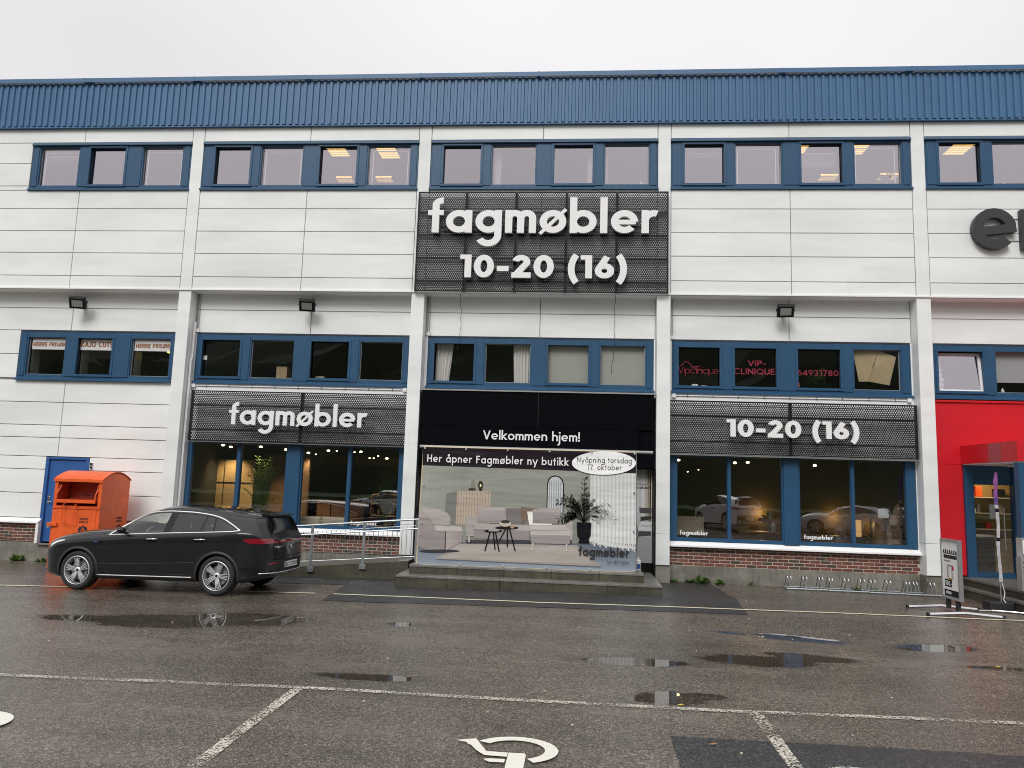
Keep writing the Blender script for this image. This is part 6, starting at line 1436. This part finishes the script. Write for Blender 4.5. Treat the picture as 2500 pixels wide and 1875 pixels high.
# bicycle racks
def rack(u0, u1, us, lab):
    X = lambda u: 14.72+(u-885)/1045*3.32
    t = thing('bicycle_rack', lab, 'bicycle rack', (X(u0), -.2, 0), 'bicycle racks by the brick wall'); g = gz(X(u0))
    MB().tube([(X(u0), -.20, g+.025), (X(u1), -.20, g+.025)], .02, 8).tube([(X(u0)+.05, .17, g+.025), (X(u1)+.02, .17, g+.025)], .014, 8).tube([(X(u0)+.02, -.2, g+.025), (X(u0)+.02, .17, g+.025)], .014, 6).build('base_rail', 'galv', t)
    for u in us:
        x = X(u); lean = .03
        MB().tube([(x+.04, -.20, g+.03), (x+.01, -.185, g+.24), (x-.0, -.16, g+.285), (x-.0, -.10, g+.30), (x, -.04, g+.285), (x+.01, .0, g+.22), (x+.03, .17, g+.03)], .0105, 8).build('hoop', 'galv', t)
rack(885, 1165, (895, 917, 1002, 1026, 1112, 1135), 'leftmost low galvanised bicycle rack below the brick wall'); rack(1170, 1445, (1180, 1200, 1285, 1310, 1390, 1418), 'second galvanised bicycle rack from the left'); rack(1452, 1690, (1462, 1490, 1570, 1595), 'third galvanised bicycle rack from the left'); rack(1695, 1930, (1700, 1722, 1750, 1772, 1862, 1888), 'rightmost galvanised bicycle rack near the pavement sign')
# weeds along the wall
def weed(x, y, s, n, lab, grass=False):
    t = thing('weed', lab, 'weed', (x, y, gz(x)), 'weeds along the wall foot'); r = random.Random(int(x*131)); mb = MB()
    for k in range(n):
        a = r.uniform(0, 2*PI); l = s*r.uniform(.5, 1.1); e = r.uniform(.2, 1.3); o = Vector((x+r.uniform(-s, s)*.5, y+r.uniform(-.06, .06), gz(x))); d = Vector((math.cos(a)*math.cos(e), math.sin(a)*math.cos(e), math.sin(e)))
        sd = Vector((-math.sin(a), math.cos(a), 0))*l*(.04 if grass else .17); m = o+d*l*.55; tip = o+d*l-Vector((0, 0, l*.18)); mb.add([o, m+sd, tip, m-sd], [(0, 1, 2, 3)])
    mb.build('leaves', 'weed', t); return t
for q in ((-3.95, .28, .22, 60, 'green weed clump under the blue door'), (-3.2, .22, .15, 40, 'smaller weed clump right under the blue door sill'), (-4.6, .30, .12, 30, 'small sparse weed at the left edge of the wall'), (12.28, .25, .13, 45, 'first weed clump right of the entrance steps'), (12.62, .25, .12, 30, 'low spreading weed between the first and the tall weed'), (12.86, .22, .30, 26, 'tallest weed stalk below the right brick wall'),
          (13.32, .20, .17, 45, 'broad leaved weed below the right brick wall'), (14.06, .28, .10, 22, 'tiny weed left of the bicycle racks'), (16.35, .15, .13, 35, 'weed among the hoops of the third bicycle rack'), (16.8, .2, .12, 25, 'grass tuft between the right bicycle racks'), (18.3, -.3, .12, 40, 'grass tuft beside the red shop steps')): weed(*q)
# moss and litter
mo = MB(); r = random.Random(8)
for k in range(420):
    x = r.uniform(2.2, 6.2) if k < 170 else r.uniform(14.3, 18.6); y = (-.93-abs(r.gauss(0, .07))) if k < 170 else (.28-abs(r.gauss(0, .30))); s = r.uniform(.008, .025); g = gz(x)+.012; a = r.uniform(0, 3); mo.add([(x+s*math.cos(a+q*PI/2), y+s*math.sin(a+q*PI/2), g+r.uniform(0, .01)) for q in range(4)], [(0, 1, 2, 3)])
MT['moss'] = M('moss_bits', (.07, .085, .025), .9, var=.5, vscale=30); m_ = mo.build('moss', 'moss', stuff=True); m_['label'] = 'bits of moss and litter at the wall foot'
MT['leafdry'] = M('dry_leaf', (.32, .16, .06), .6); MT['leafyellow'] = M('yellow_leaf', (.65, .5, .04), .6)
for (x, y, m, s, lb) in ((11.05, -9.92, 'leafyellow', .04, 'small yellow leaf lying on the worn white line'), (11.17, -11.06, 'leafdry', .045, 'brown leaf on the dark asphalt patch'), (15.45, -7.35, 'leafyellow', .04, 'orange yellow leaf at the right side puddle')):
    g = gz(x)+.016; tag(MB().add([(x-s, y, g), (x-.2*s, y-.6*s, g+.006), (x+s, y+.1*s, g+.012), (x+.1*s, y+.6*s, g+.006)], [(0, 1, 2, 3)]).build('fallen_leaf', m), lb, 'leaf')
li = MB(); r = random.Random(21)
for k in range(70):
    x = r.uniform(2, 18); y = r.uniform(-12, -.9); s = r.uniform(.004, .010); g = gz(x)+.008; li.box(x-s, x+s*1.3, y-s, y+s, g, g+s)
li.build('grit', 'sofa', stuff=True)['label'] = 'pale grit scattered on the asphalt'
# ------------------------------------------------------------------ car
def hermite(kn):
    xs_ = [k[0] for k in kn]; ys_ = [k[1] for k in kn]; n = len(kn); sl = [(ys_[i+1]-ys_[i])/(xs_[i+1]-xs_[i]) for i in range(n-1)]; ms = [sl[0]]
    for i in range(1, n-1): ms.append(0 if sl[i-1]*sl[i] <= 0 else 2*sl[i-1]*sl[i]/(sl[i-1]+sl[i]))
    ms.append(sl[-1])
    def f(x):
        if x <= xs_[0]: return ys_[0]
        if x >= xs_[-1]: return ys_[-1]
        i = max(k for k in range(n-1) if xs_[k] <= x); h = xs_[i+1]-xs_[i]; t = (x-xs_[i])/h
        return (2*t**3-3*t*t+1)*ys_[i]+(t**3-2*t*t+t)*h*ms[i]+(-2*t**3+3*t*t)*ys_[i+1]+(t**3-t*t)*h*ms[i+1]
    return f
fW = hermite([(-.88, .50), (-.86, .62), (-.80, .74), (-.66, .85), (-.4, .905), (0, .932), (.6, .942), (2.8, .945), (3.2, .93), (3.4, .902), (3.55, .862), (3.66, .81), (3.75, .73), (3.82, .63), (3.87, .51), (3.89, .44)])
fB = hermite([(-.88, .36), (-.8, .28), (-.6, .23), (-.4, .21), (3.2, .24), (3.5, .27), (3.75, .34), (3.91, .46)])
fS = hermite([(-.88, .62), (-.86, .72), (-.80, .81), (-.62, .89), (-.3, .955), (0, .995), (.35, 1.025), (.6, 1.045), (1, 1.075), (1.8, 1.125), (2.8, 1.172), (3.27, 1.195), (3.5, 1.18), (3.65, 1.13), (3.75, 1.075), (3.84, 1.03), (3.88, .97), (3.91, .90)])
fT = hermite([(-.88, .66), (-.86, .77), (-.80, .88), (-.62, .985), (-.3, 1.075), (0, 1.12), (.3, 1.148), (.55, 1.165), (.64, 1.185), (.8, 1.285), (1.0, 1.405), (1.2, 1.505), (1.4, 1.572), (1.6, 1.608), (1.9, 1.627), (2.2, 1.624), (2.7, 1.592), (3.1, 1.552), (3.4, 1.520), (3.6, 1.495), (3.64, 1.46), (3.70, 1.32), (3.77, 1.17), (3.82, 1.11), (3.87, 1.05), (3.91, .95)])
fR = hermite([(.6, .74), (.9, .71), (1.2, .69), (1.8, .70), (2.6, .69), (3.2, .64), (3.5, .60), (3.7, .58), (3.91, .48)])
def sm(a, b, x): t = max(0, min(1, (x-a)/(b-a))); return t*t*(3-2*t)
def section(s, n=6):
    w, zb, zs, zt = fW(s), fB(s), fS(s), fT(s); g = sm(.55, 1.0, s); d = zt-zs; wr = fR(s)
    rail = min(.10, d*.28)
    hood = [(.82*w, zs+.55*d), (.62*w, zs+.84*d), (.33*w, zt-.006)]
    cab = [(.5*(.94*w+wr)+.022, zs+.47*(d-rail)), (wr, zt-rail), (.62*wr, zt-.014)]
    mix = [(h[0]*(1-g)+c[0]*g, h[1]*(1-g)+c[1]*g) for h, c in zip(hood, cab)]
    q = [(0, zb), (.78*w, zb), (.945*w, zb+.05), (.975*w, zb+.16), (.988*w, zb+.5*(zs-zb)), (w, zs-.20*(zs-zb)-.02), (.975*w, zs-.035), (.945*w, zs)]+mix+[(0, zt)]
    out = []; k = len(q)
    for i in range(k-1):
        p0 = q[i-1] if i else q[0]; p1 = q[i]; p2 = q[i+1]; p3 = q[i+2] if i+2 < k else (-q[i+1][0]-.0, q[i+1][1]) if False else (q[i+2] if i+2 < k else (-.3, zt))
        lin = i in (0, 6)
        for j in range(n):
            t = j/n
            if lin: out.append((p1[0]+(p2[0]-p1[0])*t, p1[1]+(p2[1]-p1[1])*t)); continue
            a = [.5*((2*p1[c])+(-p0[c]+p2[c])*t+(2*p0[c]-5*p1[c]+4*p2[c]-p3[c])*t*t+(-p0[c]+3*p1[c]-3*p2[c]+p3[c])*t**3) for c in (0, 1)]; out.append((max(a[0], 0), a[1]))
    out.append((0, zt)); return out
_sc = {}
def hw(s, z):
    k = round(s*250); 
    if k not in _sc: _sc[k] = section(k/250)[6:]
    pts = _sc[k]
    for a, b in zip(pts[:-1], pts[1:]):
        if a[1] <= z <= b[1] and b[1] > a[1]: return a[0]+(b[0]-a[0])*(z-a[1])/(b[1]-a[1])
    return pts[0][0] if z < pts[0][1] else 0.0
stn = [-.88, -.872, -.86, -.84, -.82, -.79, -.76]+[-.72+.04*i for i in range(108)]+[3.61, 3.63, 3.65, 3.68, 3.71, 3.74, 3.77, 3.79, 3.81, 3.83, 3.85, 3.87, 3.88, 3.89]
stn = sorted(set(round(x, 4) for x in stn if x <= 3.58 or x > 3.6))
ctop = hermite([(.60, 1.05), (.79, 1.225), (1.04, 1.375), (1.28, 1.465), (1.54, 1.505), (1.79, 1.518), (2.17, 1.51), (2.55, 1.475), (2.81, 1.42), (3.06, 1.31), (3.25, 1.215)]); cbot = hermite([(.60, 1.05), (.86, 1.068), (1.75, 1.118), (2.77, 1.168), (3.11, 1.188), (3.25, 1.205)])
def make_car():
    t = thing('parked_car', 'dark grey suv with chrome window trim parked nose left beside the orange container', 'car')
    mb = MB(); K = None
    for s in stn:
        sec = section(s); K = len(sec)
        for y, z in sec: mb.v.append((s, -y, z))
        for y, z in sec[1:-1][::-1]: mb.v.append((s, y, z))
    R_ = 2*K-2
    for i in range(len(stn)-1):
        sm_ = (stn[i]+stn[i+1])/2
        for j in range(R_):
            a, b = i*R_+j, i*R_+(j+1) % R_; y = sum(abs(mb.v[q][1]) for q in (a, b))/2; z = (mb.v[a][2]+mb.v[b][2])/2; zt = fT(sm_); mb.mi = 0
            top = z > fS(sm_)+.02
            if .70 < sm_ < 1.30 and top and y < fR(sm_)*.93 and z > fT(sm_)-.12: mb.mi = 2
            if 3.645 < sm_ < 3.77 and top and y < .62: mb.mi = 1
            if 1.42 < sm_ < 3.2 and z > zt-.05 and y < .50: mb.mi = 1
            mb.face((a, b, b+R_, a+R_))
    mb.mi = 0; mb.face(tuple(range(R_-1, -1, -1))); e = (len(stn)-1)*R_; mb.face(tuple(range(e, e+R_)))
    body = mb.build('body', ['paint', 'glossblack', 'glass_car'], t, smooth=True); flipfix(body)
    # wheel arches cut
    cu_ = MB()
    for cx in (0, 2.873):
        for s in (-1, 1):
            y0, y1 = (.60, 1.1) if s > 0 else (-1.1, -.60); n = 40; vs = [(cx+.408*math.cos(2*PI*k/n), y, .37+.408*math.sin(2*PI*k/n)) for y in (y0, y1) for k in range(n)]
            cu_.add(vs, [tuple(range(n-1, -1, -1)), tuple(range(n, 2*n))]+[(k, (k+1) % n, n+(k+1) % n, n+k) for k in range(n)])
    co = cu_.build('cutter', 'seam'); flipfix(co)
    m = body.modifiers.new('cut', 'BOOLEAN'); m.operation = 'DIFFERENCE'; m.object = co; m.solver = 'EXACT'
    dg = bpy.context.evaluated_depsgraph_get(); me = bpy.data.meshes.new_from_object(body.evaluated_get(dg)); body.modifiers.clear(); body.data = me; bpy.data.objects.remove(co)
    import bmesh
    bm = bmesh.new(); bm.from_mesh(me); kill = []
    for f in bm.faces:
        c = f.calc_center_median()
        if .66 < c.x < 3.18 and abs(c.y) > .45 and cbot(c.x)+.012 < c.z < ctop(c.x)-.012 and abs(f.normal.y) > .35: kill.append(f)
    bmesh.ops.delete(bm, geom=kill, context='FACES')
    for e_ in bm.edges:
        if len(e_.link_faces) == 2 and e_.calc_face_angle(0) > R(38): e_.smooth = False
    bm.to_mesh(me); bm.free()
    def patch(name, s0, s1, bot, top, mat, off=.004, nz_=6, ns=None, sides=(-1, 1), skew=0, par=None):
        out = []
        for sd in sides:
            p = MB(); ns_ = ns or max(3, int((s1-s0)/.04))
            for i in range(ns_+1):
                for j in range(nz_+1):
                    v = j/nz_; s = s0+(s1-s0)*i/ns_; s = s+skew*v; zb_, zt_ = (bot(s) if callable(bot) else bot), (top(s) if callable(top) else top); z = zb_+(zt_-zb_)*v; p.v.append((s, sd*(hw(s, z)+off), z))
            for i in range(ns_):
                for j in range(nz_): a = i*(nz_+1)+j; q = (a, a+nz_+1, a+nz_+2, a+1); p.face(q if sd < 0 else q[::-1])
            out.append(p.build(name, mat, par or t, smooth=True))
        return out
    def trace(name, pts, mat, r=.004, off=.0, sides=(-1, 1), n=6):
        for sd in sides: MB().tube([(s, sd*(hw(s, z)+off), z) for s, z in pts], r, n).build(name, mat, t, smooth=True)
    def dense(pts, st=.05):
        o = []
        for a, b in zip(pts[:-1], pts[1:]):
            k = max(1, int(math.hypot(a[0]-b[0], a[1]-b[1])/st)); o += [(a[0]+(b[0]-a[0])*i/k, a[1]+(b[1]-a[1])*i/k) for i in range(k)]
        return o+[pts[-1]]
    patch('side_window', .64, 1.84, cbot, ctop, 'glass_car', .001); patch('side_window', 1.84, 3.22, cbot, ctop, 'glass_dark', .001)
    bd = .030
    patch('window_border', .64, 3.2, lambda s: ctop(s)-min(bd, (ctop(s)-cbot(s))*.5), ctop, 'glossblack', .004, 2); patch('window_border', .64, 3.2, cbot, lambda s: cbot(s)+.014, 'glossblack', .004, 2)
    patch('pillar', .66, .92, cbot, ctop, 'glossblack', .0045)
    for (s0, s1, sk) in ((1.72, 1.86, .07), (2.47, 2.495, .06), (2.735, 2.765, -.04)):
        patch('pillar', s0, s1, cbot, lambda s: ctop(s)-.0, 'glossblack', .005, 8, 3, skew=sk)
    ss = [.60+(3.25-.60)*i/70 for i in range(71)]
    trace('window_trim', [(s, ctop(s)) for s in ss]+[(3.27, 1.21)], 'satin', .0145, .002, n=8); trace('window_trim', [(s, cbot(s)-.004) for s in ss]+[(3.27, 1.209)], 'satin', .012, .003, n=8)
    trace('door_seam', dense([(.58, .98), (.58, .75), (.59, .57), (.62, .36), (.68, .31), (1.62, .335), (1.69, .40), (1.68, .61), (1.68, .92), (1.72, 1.02), (1.75, 1.10)]), 'seam', .0045)
    trace('door_seam', dense([(1.69, .36), (2.34, .37), (2.42, .50), (2.50, .66), (2.66, .82), (2.78, .95), (2.81, 1.03), (2.80, 1.15)]), 'seam', .0045)
    trace('bonnet_seam', dense([(-.50, .93), (-.3, .965), (0, 1.01), (.3, 1.04), (.5, 1.07)]), 'seam', .004)
    trace('sill_trim', [(.44+i*.1, .300+i*.0012) for i in range(20)]+[(2.38, .325)], 'satin', .011, .006)
    trace('body_crease', dense([(.45, .50), (1.67, .55), (2.42, .60)]), 'paint', .010, -.004)
    patch('sill_panel', .42, 2.44, lambda s: fB(s)+.02, lambda s: fB(s)+.075, 'plastic', .006, 3)
    for (s0, zc) in ((1.40, 1.0), (2.38, 1.022)):
        patch('handle_recess_shade', s0-.0, s0+.2, zc-.045, zc+.005, 'glossblack', .001, 3)  # dark patch on the door skin stands in for shade behind the handle
        for sd in (-1, 1): MB().tube([(s0-.0, sd*(hw(s0, zc)+.01), zc-.006), (s0+.06, sd*(hw(s0, zc)+.035), zc), (s0+.19, sd*(hw(s0, zc)+.035), zc+.005), (s0+.25, sd*(hw(s0, zc)+.01), zc+.004)], [.009, .014, .014, .009], 8).build('door_handle', 'chrome', t, smooth=True)
    for cx in (0, 2.873):
        for sd in (-1, 1):
            a = MB(); n = 36; vs = []
            for k in range(n+1):
                an = R(-12+204*k/n)
                for rr, o_ in ((.404, .006), (.447, .006), (.45, -.02)):
                    s, z = cx+rr*math.cos(an), .37+rr*math.sin(an); vs.append((s, sd*(hw(s, max(z, fB(s)+.06))+o_), z))
            a.add(vs, [(k*3+q, k*3+3+q, k*3+4+q, k*3+1+q) for k in range(n) for q in (0, 1)]); flipfix(a.build('arch_trim', 'plastic', t, smooth=True))
            MB().lathe([(.40, -.6*sd*-1 if False else 0), (.40, .02)], (cx, sd*.61, .37), 'y', 32).build('wheel_well', 'seam', t)
    def headl(top): 
        f = hermite([(-.70, .74), (-.62, .80), (-.50, .865), (-.38, .90), (-.30, .92)]); g = hermite([(-.70, .80), (-.62, .86), (-.50, .91), (-.38, .935), (-.30, .937)]); return g if top else f
    patch('headlight', -.66, -.33, headl(False), headl(True), 'alu_lens', .005, 5); patch('headlight_glass', -.62, -.38, lambda s: headl(False)(s)+.012, lambda s: headl(True)(s)-.012, 'white', .0075, 3)
    patch('side_badge', .30, .52, .905, .925, 'glossblack', .004, 2, 3); patch('side_badge', .32, .41, .908, .922, 'doorblue', .006, 2, 3)
    # tail lamps and strip
    patch('tail_lamp', 3.36, 3.82, hermite([(3.36, 1.035), (3.45, .985), (3.6, .965), (3.85, .965)]), hermite([(3.36, 1.055), (3.45, 1.06), (3.6, 1.065), (3.85, 1.055)]), 'tail', .006, 5, 14)
    def rx(y, z, s0=3.89):
        s = s0
        while s > 3.3 and hw(s, z) < abs(y): s -= .004
        return s
    def rear(name, y0, y1, z0, z1, mat, off, ny=12, nz_=3, par=None):
        p = MB()
        for i in range(ny+1):
            for j in range(nz_+1): y = y0+(y1-y0)*i/ny; z = (z0(y) if callable(z0) else z0)+((z1(y) if callable(z1) else z1)-(z0(y) if callable(z0) else z0))*j/nz_; p.v.append((rx(y, z)+off, y, z))
        for i in range(ny):
            for j in range(nz_): a = i*(nz_+1)+j; p.face((a, a+nz_+1, a+nz_+2, a+1))
        return p.build(name, mat, par or t, smooth=True)
    rear('light_strip', -.78, .78, .975, 1.02, 'tail', .008, 30)
    rear('bumper_insert', -.72, .72, .44, .66, 'plastic', .006, 30); rear('reflector', -.68, -.50, .585, .615, 'tail', .012, 5); rear('reflector', .50, .68, .585, .615, 'tail', .012, 5)
    MB().tube([(rx(y, .42)+.012, y, .425) for y in [-.80+.04*i for i in range(41)]], .009, 6).build('bumper_trim', 'satin', t, smooth=True)
    pl = MB().box(3.905, 3.917, -.26, .26, .50, .61).build('number_plate', 'plate', t)
    tx = text('EC 37709', -.21, .24, .523, .048, .2, -.002, .002, .22); tx.v = [(3.9185-(y), x, z) for x, y, z in tx.v]; tx.build('lettering', 'darktext', pl)
    MB().box(3.9175, 3.9185, -.26, -.225, .50, .61).build('country_band', 'doorblue', pl); MB().box(3.87, 3.905, -.27, .27, .49, .62).build('plate_holder', 'plastic', t)
    em = MB(); xr = rx(0, .88)+.012; em.tube([(xr, .055*math.cos(k*PI/14), .88+.055*math.sin(k*PI/14)) for k in range(28)], .006, 6, closed=True)
    for k in range(3): a = R(90+120*k); em.tube([(xr, 0, .88), (xr, .053*math.cos(a), .88+.053*math.sin(a))], [.009, .003], 6)
    em.build('emblem', 'chrome', t)
    tx = text('EQC 400', -.60, -.36, .885, .026, .22, -.002, .003, .2); tx.v = [(rx(x, z)+.008-y, x, z) for x, y, z in tx.v]; tx.build('model_lettering', 'chrome', t)
    rear('lip', -.62, .62, lambda y: .70, lambda y: .72, 'seam', .004, 20, 1)
    patch('rear_quarter_glass', 3.42, 3.66, lambda s: 1.43-.23*min(1, (s-3.42)/.20), lambda s: min(1.45, fT(s)-.06), 'glossblack', .004, 5, 8)
    # spoiler
    sp_ = MB().add([(3.50, -.52, 1.505), (3.50, .52, 1.505), (3.70, .47, 1.478), (3.70, -.47, 1.478), (3.50, -.52, 1.46), (3.50, .52, 1.46), (3.695, .47, 1.462), (3.695, -.47, 1.462)], [(0, 1, 2, 3), (7, 6, 5, 4), (0, 3, 7, 4), (1, 5, 6, 2), (3, 2, 6, 7)]); sp_.build('roof_spoiler', 'paint', t)
    # mirrors
    for sd in (-1, 1):
        m_ = MB(); n = 12
        for i in range(9):
            ph = PI*i/8
            for k in range(n):
                a = 2*PI*k/n; m_.v.append((.97+.085*math.sin(ph)*math.cos(a)*(1.15 if math.cos(a) < 0 else .75), sd*(1.03+.10*math.cos(ph)), 1.155+.062*math.sin(ph)*math.sin(a)))
        for i in range(8):
            for k in range(n): m_.face((i*n+k, i*n+(k+1) % n, (i+1)*n+(k+1) % n, (i+1)*n+k))
        mo_ = flipfix(m_.build('mirror', 'glossblack', t, smooth=True)); MB().tube([(.98, sd*.86, 1.08), (.97, sd*.99, 1.12)], [.03, .02], 8).build('mirror_arm', 'glossblack', mo_)
    # cabin
    MT['cabin'] = M('cabin_grey', (.05, .05, .052), .8)
    MB().box(.7, 3.2, -.78, .78, .45, .5).build('cabin_floor', 'cabin', t); MB().box(.55, .95, -.72, .72, .75, 1.06).build('dashboard', 'cabin', t)
    for x in (1.55, 2.45):
        for y in (-.38, .38):
            q = MB().bbox(-.25, .25, -.05, .1, -.33, .33, .04); q.v = [(x+.1+b_*1.0+c*.25, y+a, .98+c) for a, b_, c in q.v]; q.build('seat', 'cabin', t)
            q = MB().bbox(-.13, .13, -.05, .05, -.09, .09, .03); q.v = [(x+.2+b_, y+a, 1.40+c) for a, b_, c in q.v]; q.build('headrest', 'cabin', t)
    sw = MB().tube([(1.12+.05*math.sin(k*PI/12), -.38+.18*math.cos(k*PI/12), 1.02+.17*math.sin(k*PI/12)) for k in range(24)], .014, 6, closed=True); sw.build('steering_wheel', 'sealgrey', t)
    # shark fin
    MB().add([(3.05, -.02, 1.55), (3.05, .02, 1.55), (3.22, .02, 1.53), (3.22, -.02, 1.53), (3.19, 0, 1.60)], [(0, 1, 4), (1, 2, 4), (2, 3, 4), (3, 0, 4)]).build('antenna_fin', 'paint', t)
    # wheels
    Rw = .368
    def wheel():
        w = MB().lathe([(.24, .12), (.268, .10), (.29, .118), (.32, .123), (.345, .112), (.360, .085), (Rw, .05), (Rw, -.05), (.360, -.10), (.34, -.115), (.25, -.115)], (0, 0, 0), 'y', 48)
        w.v = [(a, -b, c) for a, b, c in w.v]; ty = flipfix(w.build('wheel', 'tyre', t, smooth=True))
        tr = MB()
        rm = MB().lathe([(.272, -.105), (.268, -.116), (.258, -.118), (.252, -.108), (.246, -.06), (.24, .08)], (0, 0, 0), 'y', 48); flipfix(rm.build('rim', 'satin', ty, smooth=True))
        sp = MB()
        for g in range(5):
            A0 = R(90+72*g)-.0; u = Vector((math.cos(A0), 0, math.sin(A0))); v_ = Vector((-math.sin(A0), 0, math.cos(A0)))
            for k in range(4):
                o1 = (k-1.5)*.017; o2 = (k-1.5)*.034; p0 = u*.050+v_*o1; p1 = u*.150+v_*(o1*.6+o2*.4); p2 = u*(.256-abs(k-1.5)*.004)+v_*o2; y0, y1, y2 = -.085, -.112, -.112; hwid = .0045
                vs = []
                for p, y in ((p0, y0), (p1, y1), (p2, y2)):
                    for s_, dy in ((-1, 0), (1, 0), (1, .03), (-1, .03)): q = p+v_*hwid*s_*1.05; vs.append((q.x, y+dy, q.z))
                sp.add(vs, [(0, 1, 5, 4), (1, 2, 6, 5), (2, 3, 7, 6), (3, 0, 4, 7), (4, 5, 9, 8), (5, 6, 10, 9), (6, 7, 11, 10), (7, 4, 8, 11), (8, 9, 10, 11)])
        sp.build('spokes', 'chromewheel', ty)
        db = MB()
        for g in range(5):
            A0 = R(90+72*g); u = Vector((math.cos(A0), 0, math.sin(A0))); v_ = Vector((-math.sin(A0), 0, math.cos(A0))); db.poly([tuple((u*r_+v_*o+Vector((0, -.078, 0)))) for r_, o in ((.05, -.03), (.25, -.058), (.25, .058), (.05, .03))])
        db.build('spoke_backs', 'seam', ty); MB().lathe([(0, -.09), (.03, -.092), (.052, -.088), (.062, -.07)], (0, 0, 0), 'y', 24).build('hub_cap', 'chromewheel', ty, smooth=True); MB().lathe([(0, -.096), (.024, -.096), (.026, -.09)], (0, 0, 0), 'y', 20).build('centre_cap', 'glossblack', ty)
        nt_ = MB()
        for g in range(5): a = R(126+72*g); nt_.lathe([(0, -.075), (.007, -.075), (.008, -.06)], (.075*math.cos(a), -.015, .075*math.sin(a)), 'y', 8)
        nt_.build('wheel_nuts', 'frameblack', ty)
        MB().lathe([(0, -.02), (.18, -.02), (.185, .0)], (0, 0, 0), 'y', 32).build('brake_disc', 'sealgrey', ty); MB().lathe([(0, .01), (.24, .01)], (0, 0, 0), 'y', 32).build('wheel_back', 'seam', ty)
        return ty
    MT['chromewheel'] = M('polished_wheel', (.82, .82, .83), .35, metal=.45)
    w0 = wheel(); w0.location = (0, -.805, Rw)
    for (x, sd, rt) in ((2.873, -1, 21), (0, 1, 5), (2.873, 1, 40)):
        c = copy_tree(w0, t); c.location = (x, .805*sd, Rw); c.rotation_euler = (0, R(rt) if sd < 0 else -R(rt), PI if sd > 0 else 0)
    w0.rotation_euler = (0, R(-4), 0)
    return t
car = make_car(); n_ = Vector((.0744, .9972)); car.location = (.494+n_.x*.93, -3.94+n_.y*.93, -.108); car.rotation_euler = (0, -.0100, R(-4.26))
# cars parked across the lot, reflected in the shop windows
for i, (x, y, rot, col, lb) in enumerate(((18.0, -26.0, 72, (.75, .75, .76), 'tall silver car parked across the lot, reflected left in the right shop window'), (23.6, -25.2, 30, (.6, .61, .63), 'grey car parked across the lot, reflected right of the wide mullion'), (27.6, -26.0, 70, (.40, .41, .43), 'mid grey car parked across the lot at the far right'), (-2.5, -25.8, 12, (.65, .65, .65), 'white car parked across the lot, reflected in the left shop window'))):
    c = copy_tree(car); c['label'] = lb; c['group'] = 'cars parked across the lot'; c.location = (x, y, gz(x)); c.rotation_euler = (0, 0, R(rot)); c.scale = (1, 1, 1.2 if i == 0 else 1)
    m_ = M('pale_car_paint', col, .3, metal=.2)
    for ch in c.children:
        if ch.name.startswith('body'): ch.material_slots[0].link = 'OBJECT'; ch.material_slots[0].material = m_
print('objects', len(bpy.data.objects), 'tris', sum(len(o.data.loop_triangles) if False else sum(p.loop_total-2 for p in o.data.polygons) for o in bpy.data.objects if o.type == 'MESH' and False))
